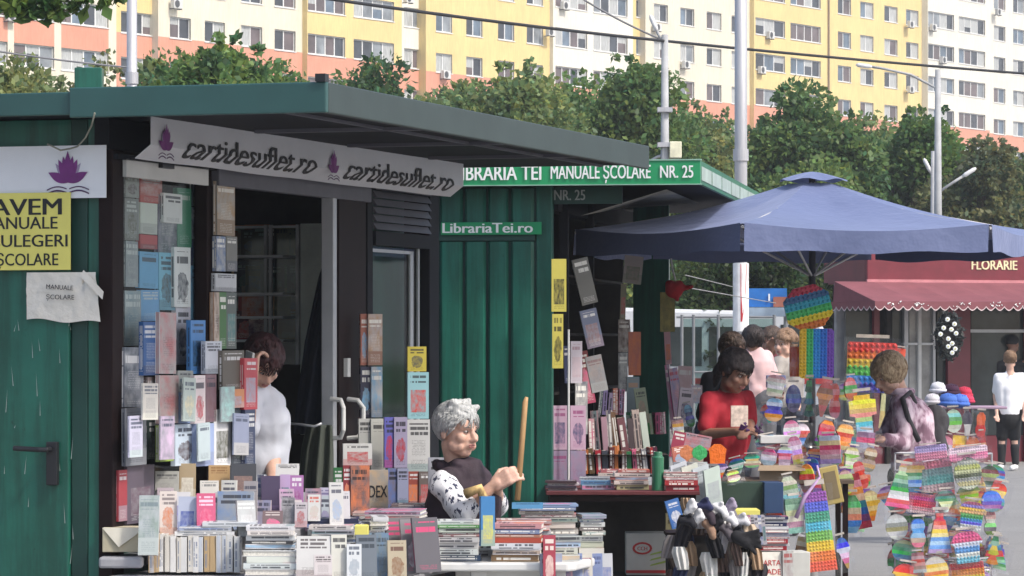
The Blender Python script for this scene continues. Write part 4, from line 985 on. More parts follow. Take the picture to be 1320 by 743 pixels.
# roof with sign band
rz0, rz1 = 2.436, 2.566
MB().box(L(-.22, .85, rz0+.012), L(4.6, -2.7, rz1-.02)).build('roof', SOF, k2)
fa = MB().box(L(-.25, .872, rz0), L(-.221, -2.8, rz1)).build('sign_band', SGN, k2)
MB().box(L(-.256, .88, rz0-.006), L(-.22, -2.8, rz0-.0005)).box(L(-.256, .88, rz1+.0005), L(-.22, -2.8, rz1+.008)).build('band_trim', mat('pale_green_trim', (.25, .42, .33), .5), fa)
sb = MB().box(L(-.2205, .872, rz0), L(4.6, .851, rz1)).build('roof_fascia', mat('mid_green_fascia', (.03, .15, .08), .5), k2)
for i in range(7): MB().box(L(-.17+i*.66, .876, rz0+.022), L(.43+i*.66, .8725, rz1-.03)).build('light_panel', mat('grey_green_panel', (.36, .44, .40), .5), sb)
fw = lambda px: K2.w(px, -.25)
def on_band(s_, px0, px1, py, size, bold=.025, par=None):
    w0, w1 = fw(px0), fw(px1); z = K2.z(-.25, .3, py)
    M_ = Matrix.Translation(Vector(L(-.2565, w0, z))) @ Matrix.Rotation(R(-90), 4, 'Z')
    text(s_, size, M_, WLT, 'lettering', fa, min(bold, .008), .001, width=w1-w0, heavy=.022)
# local x of the empty points along t, so text runs along -y
on_band('LIBRARIA TEI', 586, 698, 231.5, .118, .006); on_band('MANUALE ȘCOLARE', 710, 839, 230.5, .110, .006); on_band('NR. 25', 851, 894, 230, .100)
bd = MB().box(L(-.03, fw(560), kz(303)), L(-.022, fw(691), kz(287))).build('name_strip', SGN, k2)
text('LibrariaTei.ro', .082, Matrix.Translation(Vector(L(-.033, fw(562), kz(300.5)))) @ Matrix.Rotation(R(-90), 4, 'Z'), WLT, 'lettering', bd, .028, .001, width=fw(680)-fw(562))
bd = MB().box(L(.02, .008, K2.z(0, .1, 263)), L(.035, .40, K2.z(0, .1, 241))).build('number_board', GRND, k2)
text('NR. 25', .085, Matrix.Translation(Vector(L(.017, .008, K2.z(0, .1, 258)))) @ Matrix.Rotation(R(-90), 4, 'Z'), mat('faded_lettering', (.33, .36, .34), .6), 'lettering', bd, .022, .001, width=.18)
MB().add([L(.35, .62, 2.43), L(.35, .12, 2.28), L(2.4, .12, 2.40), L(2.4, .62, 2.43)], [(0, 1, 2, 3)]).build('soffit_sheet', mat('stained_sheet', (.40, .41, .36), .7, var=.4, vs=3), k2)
MB().box(L(.30, .05, 0), L(.36, .0, 2.44)).build('post', SOF, k2); MB().box(L(1.5, .05, 0), L(1.56, .0, 2.44)).build('post', SOF, k2)
MB().box(L(.1, .02, 2.30), L(LEN2, -.06, 2.43)).build('header', SOF, k2)
for z in (.9, 1.25, 1.6, 1.95):
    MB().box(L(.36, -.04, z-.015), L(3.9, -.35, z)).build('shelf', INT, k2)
# opened green shutter door at the far end of the stall
o = MB().box((-.12, 0, 0), (.12, .03, 1.75)).build('shutter_leaf', GRN, bevel=.004); o.location = P(839, 440, 23.2)+Vector((0, 0, -.85)); o.rotation_euler = (0, 0, R(-12)); tag(o, 'open dark green metal leaf standing at the far end of the bookshop kiosk', 'shutter')

S2 = 'books and magazines hung on the bookshop kiosk'
def hang(items, group=S2, cat='magazine', name='magazine'):
    for (bb, d, c, lab, cb, cc, yaw, roll) in items: face_px(d, bb, c, lab, cb, cc, R(yaw), group=group, roll=R(roll), T_=.014, cat=cat, name=name)
YW = (215, 200, 70)
for (bb, d, lab) in (((711, 334, 730, 402), 19.9, 'yellow strip notice on the kiosk corner, the upper of two'), ((712, 405, 726, 475), 19.9, 'yellow strip notice on the kiosk corner, the lower of two'), ((851, 377, 870, 428), 22.6, 'yellow notice hung on the edge of the open green leaf')):
    face_px(d, bb, YW, lab, (30, 30, 20), (30, 30, 20), R(6), T_=.004, name='paper_notice', cat='notice')
hang([((750, 332, 771, 392), 20.6, (120, 118, 110), 'grey green magazine hanging tilted at the top of the stall', None, (60, 60, 55), 15, -14),
 ((757, 398, 779, 448), 20.6, (120, 130, 160), 'blue grey magazine hanging tilted below the grey green one', None, (150, 110, 110), 15, -13),
 ((754, 452, 768, 520), 20.9, (150, 45, 50), 'red magazine behind the tilted white one', None, None, 15, -10),
 ((763, 458, 784, 505), 20.6, (180, 178, 170), 'tilted greyish white magazine with a red edge', (120, 90, 90), (110, 120, 130), 15, -12),
 ((728, 446, 738, 494), 20.3, (55, 65, 110), 'navy magazine beside the white pair on the corner', None, None, 10, -3),
 ((735, 440, 750, 494), 20.3, (200, 190, 200), 'pale pink white magazine in the pair on the corner', (150, 120, 130), (190, 170, 175), 20, 0),
 ((741, 492, 757, 560), 20.5, (140, 140, 140), 'grey magazine behind the pink posters', None, (90, 95, 110), 18, 0),
 ((802, 330, 826, 366), 21.8, (165, 155, 150), 'bundle of magazines in clear plastic at the stall top', (120, 60, 60), (90, 110, 90), 10, 6),
 ((799, 366, 806, 412), 21.8, (150, 145, 110), 'narrow olive strip hanging under the plastic bundle', None, None, 0, 2),
 ((797, 412, 812, 454), 21.9, (120, 70, 55), 'brown booklet above the orange folder', None, (70, 50, 45), 5, 0),
 ((810, 428, 826, 484), 21.9, (215, 120, 90), 'salmon orange folder hanging in the stall', (190, 90, 70), None, 5, 0),
 ((797, 455, 809, 505), 21.7, (130, 135, 140), 'grey booklet left of the orange folder', None, (60, 60, 70), 5, 0),
 ((808, 486, 824, 536), 21.7, (140, 160, 165), 'pale blue green booklet below the orange folder', (190, 150, 120), (110, 140, 110), 8, 0),
 ((823, 500, 838, 546), 21.5, (150, 165, 130), 'pale green booklet leaning right of the blue green one', None, (170, 140, 120), 8, -8),
 ((858, 428, 866, 470), 22.4, (210, 150, 160), 'pink strip hanging right of the green leaf', None, None, 0, -3),
 ((866, 470, 872, 560), 22.4, (80, 110, 175), 'narrow blue folder right of the green leaf', None, None, 0, -6),
 ((870, 474, 882, 545), 22.3, (205, 205, 215), 'narrow white folder next to the blue one', (180, 60, 80), (70, 90, 160), 20, -8),
 ((872, 472, 890, 520), 22.8, (200, 60, 80), 'crimson and white card pack behind the narrow folders', wt, (230, 220, 225), 0, 3)])
tag(MB().tube([P(733, 640, 20.1), P(733, 425, 20.1)], .006, 8).build('pole', PLW), 'thin white upright rod between the two pink posters', 'rod')
for i, (x0, x1) in enumerate(((712, 731), (735, 755))):
    for j, (y0, y1, c, cc) in enumerate(((523, 580, (205, 165, 190), (70, 75, 110)), (581, 640, (175, 165, 185), (120, 120, 145)))):
        face_px(20.15, (x0, y0, x1, y1), c, f'pink grey children activity book, {["left", "right"][i]} of the white rod, {["upper", "lower"][j]} one', (140, 60, 110), cc, R(8), group='pink activity books by the white rod', T_=.012)
# rows of books on the racks
def row(px0, px1, ybot, ytop, d, cols, where, group, wr=(5, 10), lean=0, jt=.12):
    px = px0; k = 0
    while px < px1:
        wp = random.uniform(*wr); c = jit(CD[random.choice(cols)] if isinstance(cols[0], str) else random.choice(cols)); h = (ybot-ytop)*random.uniform(.78, 1)
        p = P(px+wp/2, ybot, d); T_ = wp*.9/FOC*d
        book(Mz(p+Vector((0, .08, 0)), R(90)+random.uniform(-jt, jt), R(random.uniform(-2, 2)), 0) @ Matrix.Rotation(R(lean+random.uniform(-3, 3)), 4, 'X'), .15, h/FOC*d, T_, c, f'{cname(c)} spine, {ORD[k % 30]} from left in {where}', group=group)
        px += wp; k += 1
MC = ['red', 'pale grey', 'tan', 'brown', 'pink', 'navy', 'green', 'charcoal', 'cream', 'maroon', 'lilac', 'orange', 'white']
g3 = 'book spines on the racks of the bookshop kiosk'
row(758, 832, 583, 528, 20.7, [(225, 225, 220), (120, 85, 70), (150, 125, 105), (190, 150, 150), (205, 190, 180), (90, 70, 70)], 'the upper rack row of the bookshop', g3, (7, 12), -5)
row(740, 850, 611, 575, 20.3, MC, 'the lower rack row of the bookshop', g3, (5, 10), -3)
row(810, 858, 560, 530, 21.6, MC, 'the short row behind the rack', g3, (5, 8), -4)
row(770, 800, 535, 500, 21.2, MC, 'the small row above the rack', g3, (5, 8), 4)
for z, y0 in ((1, 584), (2, 612)):
    tag(MB().box(P(740, y0+3, 20.25+z*.02), P(858, y0, 20.6)).build('shelf_board', INT), 'dark shelf board carrying the '+('upper' if z == 1 else 'lower')+' rack row of books', 'shelf')
# table with dark red top
DRED = mat('dark_red_cloth', (.10, .018, .022), .8, var=.2, bd=.004)
t2 = empty('market_table', 'table with dark red top in front of the bookshop kiosk', 'table', P(800, 440, 19.6)+Vector((0, 0, -EYE)))
zt2 = .725; xo = t2.location.x
X0, X1 = P(704, 0, 19.25).x-xo, P(902, 0, 19.25).x-xo
MB().box((X0, -.35, zt2-.02), (X1, .5, zt2)).build('table_top', DRED, t2, bevel=.003)
MB().box((X0+.02, -.33, zt2-.055), (X1-.02, .48, zt2-.021)).build('table_frame', BRN, t2)
for x in (X0+.03, X1-.05):
    for y in (-.3, .45): MB().box((x, y, 0), (x+.025, y+.025, zt2-.056)).build('leg', BRN, t2)
MB().box((X0+.02, .47, .0), (X1+.3, .49, zt2-.06)).build('back_cloth', INT, t2)
zp = lambda d: HZ+(EYE-zt2)*FOC/d
G4 = 'books on the dark red table'
def on_t2(px0, px1, d, layers, where, yaw=0., depth=.16): stack(px0, px1, zp(d), d, layers, where, G4, yaw, depth)
on_t2(704, 745, 19.35, [((190, 175, 180), 3), ((60, 50, 70), 3.5), ((205, 195, 195), 3), ((70, 45, 60), 3)], 'thin pile at left end of the red table')
on_t2(748, 790, 19.5, [((150, 190, 215), 6), ((120, 180, 215), 6), ((215, 220, 225), 4)], 'light blue pile on the dark red table')
on_t2(792, 838, 19.45, [((200, 185, 140), 7), ((225, 215, 205), 5), ((220, 150, 120), 5), ((225, 210, 205), 5), ((190, 90, 90), 4)], 'cream and salmon pile on the dark red table')
on_t2(770, 830, 19.75, [((190, 130, 120), 5), ((215, 200, 195), 5), ((200, 110, 110), 4), ((210, 195, 190), 5), ((190, 100, 95), 4)], 'pile behind the cream and salmon one')
on_t2(856, 900, 19.3, [((170, 25, 40), 7), ((185, 30, 45), 7), ((225, 210, 210), 3), ((180, 28, 42), 7)], 'glossy red pile on the dark red table')
o = MB().tube([(0, 0, 0), (0, 0, .185), (0, 0, .19), (0, 0, .215)], [.034, .034, .026, .024], 18).build('thermos_flask', mat('green_enamel', (.03, .16, .08), .3, coat=.4), smooth=False, bevel=.003); o.location = P(848, zp(19.35), 19.35); tag(o, 'green cylindrical flask standing between piles on the dark red table', 'flask')
for i in range(7):
    if i % 2 == 0: face_px(19.55-.03*i, (868+i*7, 597+i, 890+i*7, 650), jit((190, 195, 198), 10), f'clear grey folder leaning at the right end of the red table, {ORD[i//2]} of four', (120, 125, 130), (150, 155, 160), R(52), roll=R(-10), group='folders leaning on the red table', T_=.01, cat='folder', name='folder')
face_px(19.75, (868, 596, 912, 618), (215, 218, 220), 'wide white tray standing behind the red pile', (160, 160, 165), (205, 210, 215), R(0), lean=R(-10), T_=.012, name='tray', cat='tray')
# carton under the table
cz = P(833, 742, 19.5); o = empty('carton', 'grey white carton with a red oval emblem under the dark red table', 'box', (cz.x, 19.55, .245-.0))
WC = mat('white_cardboard', (.50, .50, .47), .8, var=.12); RDP = mat('red_print', (.45, .03, .03), .6); GNP = mat('green_print', (.30, .42, .08), .6)
MB().box((-.11, 0, 0), (.11, .2, .235)).build('body', WC, o, bevel=.004)
MB().box((-.111, -.003, .012), (.111, -.0006, .028)).build('stripe', RDP, o)
g = MB()
g.prism([(-.055*math.cos(a)-.02, .035*math.sin(a)+.15) for a in [i*math.pi/8 for i in range(8, -9, -1)][:16]], .002, Matrix.Translation((0, -.003, 0)), 0)
g.build('oval_emblem', RDP, o); MB().prism([(-.042*math.cos(a)-.02, .024*math.sin(a)+.15) for a in [i*math.pi/8 for i in range(8, -8, -1)]], .001, Matrix.Translation((0, -.0045, 0)), 0).build('oval_field', WC, o)
text('CCH', .03, Matrix.Translation((-.048, -.005, .139)), RDP, 'lettering', o, .03, .0004, width=.056)
for k in range(3): MB().prism([(.02, .05+k*.03), (.11, .07+k*.03), (.11, .082+k*.03), (.03, .06+k*.03)], .001, Matrix.Translation((0, -.0022, 0))).build('leaf_print', GNP, o)
tag(MB().box((cz.x-.4, 19.45, 0), (cz.x+.5, 19.9, .244)).build('crate', INT), 'dark crate under the dark red table carrying the carton', 'crate')
# ------------------------------------------------------------------ shop awning parasol
def umbrella():
    c = P(1047, 440, 21.8); r = empty('market_parasol', 'large dark blue hexagonal market parasol', 'parasol', (c.x, c.y, 0))
    m, nt, b = new_mat('blue_canopy_cloth')
    col = ramp(nt, noise(nt, 2.5, 4, objvec(nt)), [(.3, (.095, .122, .235)), (.7, (.12, .15, .28))]); nt.links.new(col, b.inputs['Base Color']); b.inputs['Roughness'].default_value = .55
    b.inputs['Sheen Weight'].default_value = .6; b.inputs['Sheen Roughness'].default_value = .4; b.inputs['Sheen Tint'].default_value = (.7, .75, 1, 1)
    bump(nt, b, noise(nt, 4, 4, objvec(nt, (1, 1, 1))), .03, .5); CL = m
    Rr, ze, za = 1.50, 2.235, 2.585; a0 = R(180+9.4)
    def V(k): a = a0+R(60)*k; return Vector((math.cos(a)*Rr, math.sin(a)*Rr, ze))
    for k in range(6):
        A, B = V(k), V(k+1); ap = Vector((0, 0, za))
        g = MB()
        def fn(u, v, A=A, B=B):
            e = A.lerp(B, u); q = ap.lerp(e, .10+.90*v); q.z -= .075*math.sin(math.pi*(.1+.9*v))*1.0+.045*math.sin(math.pi*u)*v
            q.z += .02*math.sin(math.pi*v)*abs(math.cos(math.pi*u)); return q
        g.grid(14, 14, fn); o = g.build('canopy_panel', CL, r, smooth=True)
        g = MB()
        def fv(u, v, A=A, B=B):
            e = A.lerp(B, .01+u*.98); o_ = Vector((e.x, e.y, 0)).normalized(); z = ze-.045*math.sin(math.pi*u)
            return Vector((e.x, e.y, z+.004))+o_*(.012*math.sin(u*9+k)*v+.004)-Vector((0, 0, (.158-.03*math.sin(math.pi*u))*v+.008*math.sin(u*14+k)*v))
        g.grid(20, 4, fv); g.build('valance', CL, r, smooth=True)
        RB = STEEL
        MB().tube([(0, 0, za-.05), tuple(A*.5+Vector((0, 0, (za-ze)*.5-.07+ze*.0))+Vector((0, 0, ze*.5))), tuple(A-Vector((0, 0, .02)))], .009, 6).build('rib', RB, r)
        MB().tube([(0, 0, 1.95), tuple(A*.52+Vector((0, 0, .03+ze*.48+.08)))], .008, 6).build('strut', RB, r)
    g = MB(); n = 12
    def cap(u, v):
        a = u*2*math.pi+a0; rad = 0.01+.20*v*(1+.05*math.cos(3*a)); return Vector((math.cos(a)*rad, math.sin(a)*rad, za+.018-.055*v**1.3+.008*math.sin(a*6)*v))
    g.grid(36, 5, cap); g.build('vent_cap', CL, r, smooth=True)
    MB().tube([(0, 0, 0), (0, 0, za)], .021, 14).build('pole', mat('dark_pole', (.08, .08, .09), .5, .2), r, smooth=True)
    MB().tube([(0, 0, 0), (0, 0, .07), (0, 0, .075), (0, 0, .3)], [.24, .22, .035, .03], 20).build('base', mat('concrete_base', (.3, .3, .29), .9), r)
    return r
umbrella()

# ------------------------------------------------------------------ flower kiosk
F3 = Frame(P(1128, 0, 43).x, 43, R(68))
BUR = mat('burgundy_paint', (.16, .018, .032), .4, var=.15, coat=.2); BURC = mat('burgundy_awning_cloth', (.20, .062, .075), .8, var=.14, vs=4, bd=.004)
k3 = empty('flower_kiosk', 'burgundy flower kiosk with scalloped awning at right', 'kiosk', F3.o, F3.yaw)
LW = -1.1; FX = F3.t(1118, LW)
MB().box(L(FX, LW, 2.30), L(4.5, LW-.06, 2.98)).build('sign_fascia', BUR, k3, bevel=.01)
MB().box(L(FX, LW-.061, 2.30), L(FX+.06, LW-1.2, 2.98)).build('sign_fascia', BUR, k3)
MB().box(L(FX+.06, LW-.07, 2.28), L(4.5, LW-1.2, 2.8)).build('roof', BUR, k3)
MB().box(L(FX-.02, LW+.04, 2.285), L(4.5, LW+.001, 2.33)).build('fascia_trim', mat('pink_trim', (.5, .2, .22), .5), k3)
x0, x1 = F3.t(1252, LW), F3.t(1311, LW)
sgt = text('FLORARIE', .17, Matrix.Translation(Vector(L(x0, LW+.006, F3.z(x0, LW, 347.5)))), mat('cream_letters', (.75, .68, .42), .5), 'lettering', k3, .03, .004, width=x1-x0)
# awning: ribbed cloth with scalloped valance and white edging
na = 8
for i in range(na):
    t0_, t1_ = -.0+i*4.4/na, (i+1)*4.4/na
    MB().grid(4, 4, lambda u, v: Vector(L(t0_+(t1_-t0_)*u, -1.08*(1-v), 2.30-.26*v-.02*math.sin(math.pi*v)*math.sin(math.pi*u)))).build('awning_panel', BURC, k3, smooth=True)
MB().add([L(0, -1.08, 2.30), L(0, 0, 2.04), L(-.02, -1.08, 2.04)], [(0, 1, 2)]).build('awning_side', BURC, k3)
nsc = 34; ZV = 2.04
for (a_, b_, nn) in ((Vector(L(0, 0, 0)), Vector(L(4.4, 0, 0)), nsc), (Vector(L(-.02, -1.3, 0)), Vector(L(0, 0, 0)), 9)):
    g = MB()
    for i in range(nn):
        p0, p1 = a_.lerp(b_, i/nn), a_.lerp(b_, (i+1)/nn); k = 8
        top = [p0+Vector((0, 0, ZV))]+[p0.lerp(p1, j/k)+Vector((0, 0, ZV-.07-.045*math.sin(math.pi*j/k))) for j in range(k+1)]+[p1+Vector((0, 0, ZV))]
        g.add(top, [tuple(range(len(top)))])
        dn = Vector((0, -.004, 0)); q = [p0.lerp(p1, j/k)+Vector((0, 0, ZV-.055-.045*math.sin(math.pi*j/k)))+dn for j in range(k+1)]; q2 = [v-Vector((0, 0, .014)) for v in q]
        g.add(q+q2[::-1], [(j, j+1, 2*k-j, 2*k+1-j) for j in range(k)], 1)
    g.build('valance', [BURC, mat('white_edging', (.62, .5, .5), .7)], k3)
for i, pxs in enumerate((1150, 1190, 1240, 1283, 1318)):
    g = MB(); rs_ = random.Random(i); t_ = F3.t(pxs, 0)
    for k in range(9): 
        q = Vector(L(t_+rs_.uniform(-.13, .13), .006, ZV-.035+rs_.uniform(-.02, .025))); g.tube([q, q+Vector((rs_.uniform(-.03, .03), 0, rs_.uniform(-.02, .02)))], .006, 5)
    g.build('embroidery', WLT, k3)
def f3box(px0, px1, z0, z1, m, name, w=LW, th=.06, par=None): return MB().box(L(F3.t(px0, w), w, z0), L(F3.t(px1, w), w-th, z1)).build(name, m, par or k3)
DG = mat('shop_dark_glass', (.045, .055, .055), .08, var=.5, vs=1.5)
for (a_, b_) in ((1090, 1128), (1150, 1168), (1208, 1222), (1252, 1330)): f3box(a_, b_, .35, 2.25, DG, 'window', LW-.05, .01)
for (a_, b_) in ((1172, 1184), (1188, 1204)): f3box(a_, b_, .1, 2.2, mat('shop_pane_reflecting', (.30, .30, .29), .1, var=.5, vs=2), 'door_pane', LW-.03, .01)
for (a_, b_, m) in ((1127, 1134, BUR), (1143, 1149, INT), (1166, 1171, ALU), (1184, 1188, PLW), (1203, 1206, ALU), (1222, 1251, BUR), (1322, 1340, BUR)): f3box(a_, b_, 0, 2.28, m, 'post', LW+.02)
f3box(1100, 1330, 0, .34, BUR, 'plinth', LW-.04); f3box(1250, 1330, 1.66, 1.70, ALU, 'rail', LW); f3box(1165, 1206, 1.5, 1.53, ALU, 'rail', LW+.02)
f3box(1078, 1092, 0, 2.28, mat('grey_wall_side', (.3, .3, .31), .8), 'wall', LW-.2); MB().box(L(FX+.1, LW-.3, 0), L(4.5, LW-1.15, 2.27)).build('inner_room', INT, k3)
# goods behind the glass
for i, (px, py, c) in enumerate(((1275, 430, (.35, .4, .3)), (1290, 480, (.4, .42, .4)), (1262, 500, (.1, .2, .06)), (1305, 520, (.12, .1, .08)))):
    g = MB(); q = P(px, py, 42.6) if False else F3.at(F3.t(px, LW-.02), LW+.12, F3.z(F3.t(px, LW), LW, py))
# wreath
wr = empty('wreath', 'dark oval funeral wreath with white flowers on the burgundy post', 'wreath', P(1223, 433, 42.9))
g = MB(); rr = random.Random(5)
for i in range(420):
    a = rr.uniform(0, 6.283); q = .3+.7*rr.random()**.6; x, z = .185*q*math.cos(a), .31*q*math.sin(a); y = rr.uniform(-.05, .03)
    b_ = Vector((x, y, z)); dr_ = Vector((rr.uniform(-1, 1), rr.uniform(-1, .2), rr.uniform(-1, 1))).normalized()*.055; sd2 = dr_.orthogonal().normalized()*.016
    g.add([b_-sd2, b_+dr_, b_+sd2], [(0, 1, 2)])
g.build('greenery', mat('dark_wreath_leaves', (.012, .018, .018), .6), wr); MB().ell((0, .03, 0), (.17, .03, .29)).build('backing', INT, wr)
for (px, py) in ((1221, 412), (1230, 418), (1216, 423), (1226, 425), (1212, 431), (1232, 430), (1227, 443), (1222, 447), (1231, 450), (1227, 455), (1222, 437)):
    q = P(px, py, 42.8)-wr.location; g = MB()
    for k in range(7):
        a = k/7*6.283; g.ell((q.x+math.cos(a)*.018, q.y-.03, q.z+math.sin(a)*.018), (.013, .006, .013), None, 6, 4, 0)
    g.ell((q.x, q.y-.036, q.z), .009, None, 6, 4, 1); g.build('flower', [WLT, YELP], wr)

# ------------------------------------------------------------------ behind: shelter, van, signs
sh_ = empty('bus_shelter', 'grey glazed shelter with thin posts behind the women', 'shelter', P(930, 440, 40)+Vector((0, 0, -EYE)))
SHG = mat('shelter_grey_paint', (.17, .18, .19), .6)
def rel(r, p): return Vector(p)-Vector(r.location)
for px in (879, 894, 926, 955, 998):
    MB().tube([rel(sh_, P(px, 440, 40)-Vector((0, 0, EYE))), rel(sh_, P(px, 406, 40))], .018, 8).build('post', SHG, sh_)
for py in (409, 480): MB().tube([rel(sh_, P(872, py, 40)), rel(sh_, P(1000, py, 40))], .014, 6).build('rail', SHG, sh_)
for a_, b_ in ((880, 893), (895, 925), (927, 954), (956, 997)): MB().box(rel(sh_, P(a_, 560, 40.0)), rel(sh_, P(b_, 411, 40.01))).build('glass_pane', GLASSD, sh_)
def van(px, d, label, s=1., col=WH_):
    o = empty('parked_van', label, 'van', P(px, 440, d)+Vector((0, 0, -EYE)), R(-4))
    prof = [(-2.4, .35), (2.35, .35), (2.4, .9), (2.0, 1.15), (1.45, 1.95), (-2.35, 2.05), (-2.42, 1.2)]
    MB().prism(prof, 1.8, Matrix.Translation((0, -.9, 0)), 0).build('body', mat('van_white', (.62, .64, .66), .35, var=.05, coat=.5), o, bevel=.05)
    for (a_, b_) in ((-2.0, -1.1), (-1.0, -.1), (0, .9)): MB().box((a_, -.912, 1.2), (b_, -.904, 1.75)).build('window', DG, o, bevel=.02)
    MB().prism([(1.0, 1.2), (1.8, 1.2), (1.38, 1.78), (1.0, 1.78)], .008, Matrix.Translation((0, -.912, 0))).build('window', DG, o)
    MB().box((-2.3, -.914, .95), (2.2, -.906, 1.03)).build('side_stripe', RDP, o)
    for x in (-1.6, 1.6):
        for y in (-.92, .72):
            wh = MB().tube([(x, y, .34), (x, y+.2, .34)], .34, 20).build('wheel', BLKP, o); MB().tube([(x, y-.01, .34), (x, y-.002, .34)], .19, 14).build('rim', ALU, wh)
    return o
van(915, 50, 'white van parked behind the glazed shelter')
cr = empty('parked_car', 'dark blue car parked right of the white van', 'car', P(1020, 440, 51)+Vector((0, 0, -EYE)))
MB().prism([(-2, .3), (2, .3), (2.05, .75), (1.2, .92), (.6, 1.42), (-1.0, 1.45), (-1.7, .95), (-2.05, .85)], 1.7, Matrix.Translation((0, -.85, 0))).build('body', mat('car_dark_blue', (.02, .035, .09), .3, coat=.6), cr, bevel=.04)
MB().prism([(-.9, .95), (.85, .95), (.45, 1.35), (-.85, 1.38)], .01, Matrix.Translation((0, -.862, 0))).build('window', DG, cr)
for x in (-1.3, 1.3): MB().tube([(x, -.87, .32), (x, -.7, .32)], .32, 18).build('wheel', BLKP, cr)
bs = empty('blue_sign', 'blue shop sign with a red brown corner under the parasol edge', 'sign', P(990, 395, 46))
MB().box(rel(bs, P(962, 396, 46)), rel(bs, P(1014, 372, 46.05))).build('board', mat('blue_sign_board', (.02, .16, .50), .4), bs)
MB().box(rel(bs, P(997, 396, 45.97)), rel(bs, P(1016, 383, 45.99))).build('corner_patch', mat('red_brown_patch', (.35, .12, .08), .6), bs)
MB().box(rel(bs, P(990.5, 388, 45.97)), rel(bs, P(992.5, 379, 45.985))).build('letter_mark', WLT, bs)
MB().box(rel(bs, P(958, 408, 45.8)), rel(bs, P(1016, 397, 46.2))).build('canopy', mat('pale_blue_canopy', (.33, .42, .52), .6), bs)
for px in (960, 1013): MB().tube([rel(bs, P(px, 440, 46)-Vector((0, 0, EYE))), rel(bs, P(px, 397, 46))], .03, 8).build('post', CONC, bs)
for i, (a_, b_) in enumerate((((884, 355, 30), (945, 370, 36)), ((886, 371, 30), (1000, 391, 36)))):
    tag(MB().tube([P(*a_), P(*b_)], .005, 6).build('guy_rope', mat('grey_rope', (.25, .25, .25), .7)), f'pale rope stretched under the parasol to the silver pole, {["upper", "lower"][i]} one', 'rope')
# ================================================================== PEOPLE
SKIN = [None]*3
def skin_mat(name, col):
    m, nt, b = new_mat(name)
    nt.links.new(ramp(nt, noise(nt, 22, 4, objvec(nt)), [(.3, tuple(q*.82 for q in col)), (.7, tuple(min(1, q*1.12) for q in col))]), b.inputs['Base Color'])
    b.inputs['Roughness'].default_value = .5; b.inputs['Subsurface Weight'].default_value = .08; b.inputs['Subsurface Radius'].default_value = (.012, .005, .003); b.inputs['Subsurface Scale'].default_value = .5
    bump(nt, b, noise(nt, 130, 3, objvec(nt)), .0015); return m
SK_L = skin_mat('fair_skin', (.60, .37, .28)); SK_D = skin_mat('tanned_skin', (.27, .14, .095)); SK_B = skin_mat('brown_skin', (.20, .10, .07))
def hair_mat(name, col, hi):
    m, nt, b = new_mat(name)
    v = objvec(nt, (1, 1, .25)); n = noise(nt, 95, 6, v)
    nt.links.new(ramp(nt, n, [(.35, col), (.68, hi)]), b.inputs['Base Color']); b.inputs['Roughness'].default_value = .6
    bump(nt, b, n, .012, .8); return m
def cap(g, a, b, ra, rb, n=14, m=0):
    a, b = Vector(a), Vector(b); g.tube([a, b], [ra, rb], n, m); g.ell(a, ra, None, n, 8, m); g.ell(b, rb, None, n, 8, m)
def Hm(hc, yaw, pitch=0, roll=0, s=1): return Matrix.Translation(hc) @ Matrix.Rotation(yaw, 4, 'Z') @ Matrix.Rotation(pitch, 4, 'X') @ Matrix.Rotation(roll, 4, 'Y') @ Matrix.Scale(s, 4)
def head_shape(g, H, old=False):
    M3 = H.to_3x3()
    def e(c, r): g.ell(H @ Vector(c), r, M3, 16, 12)
    def c_(a, b, ra, rb): cap(g, H @ Vector(a), H @ Vector(b), ra*H.median_scale, rb*H.median_scale, 10)
    e((0, .014, .03), (.077, .096, .086)); e((0, -.028, -.03), (.061, .064, .082)); e((0, -.052, -.085), (.034, .032, .026))
    e((0, -.055, .035), (.060, .038, .045))
    c_((0, -.088, .012), (0, -.112, -.024), .009, .0135); c_((-.010, -.098, -.03), (.010, -.098, -.03), .009, .009)
    c_((-.036, -.080, .026), (-.012, -.090, .023), .009, .010); c_((.036, -.080, .026), (.012, -.090, .023), .009, .010)
    for s in (-1, 1):
        e((s*.040, -.062, -.022), (.024, .026, .024)); e((s*.079, .008, -.008), (.009, .018, .030)); e((s*.048, -.03, -.062), (.022, .035, .026))
        if old: e((s*.042, -.055, -.060), (.018, .026, .024))
    e((0, -.090, -.051), (.023, .012, .0055)); e((0, -.087, -.062), (.020, .013, .007))
def face_bits(H, r, inv_, skin, lipcol=(.36, .13, .12), brow=(.2, .17, .14), voxel=None):
    M3 = H.to_3x3(); hs = H.median_scale
    for s in (-1, 1):
        ey = MB().ell(H @ Vector((s*.030, -.079, .008)), (.0125, .010, .0058), M3, 10, 6).build('eye', mat('eye_white', (.34, .31, .29), .3), r, M=inv_, smooth=True)
        MB().ell(H @ Vector((s*.029, -.0868, .008)), (.0062, .0032, .0056), M3, 8, 6).build('iris', mat('dark_iris', (.02, .015, .01), .2), ey, M=inv_, smooth=True)
        MB().tube([H @ Vector((s*.046, -.080, .026)), H @ Vector((s*.030, -.0925, .031)), H @ Vector((s*.014, -.0985, .027))], [.002*hs, .0035*hs, .003*hs], 6).build('eyebrow', mat('brow_'+'%d' % int(brow[0]*100), brow, .9), r, M=inv_)
    g = MB(); g.ell(H @ Vector((0, -.0945, -.0510)), (.021, .0095, .0042), M3, 12, 6); g.ell(H @ Vector((0, -.0925, -.0605)), (.018, .0095, .0050), M3, 12, 6)
    g.build('lips', mat('lips', lipcol, .5), r, M=inv_, smooth=True)
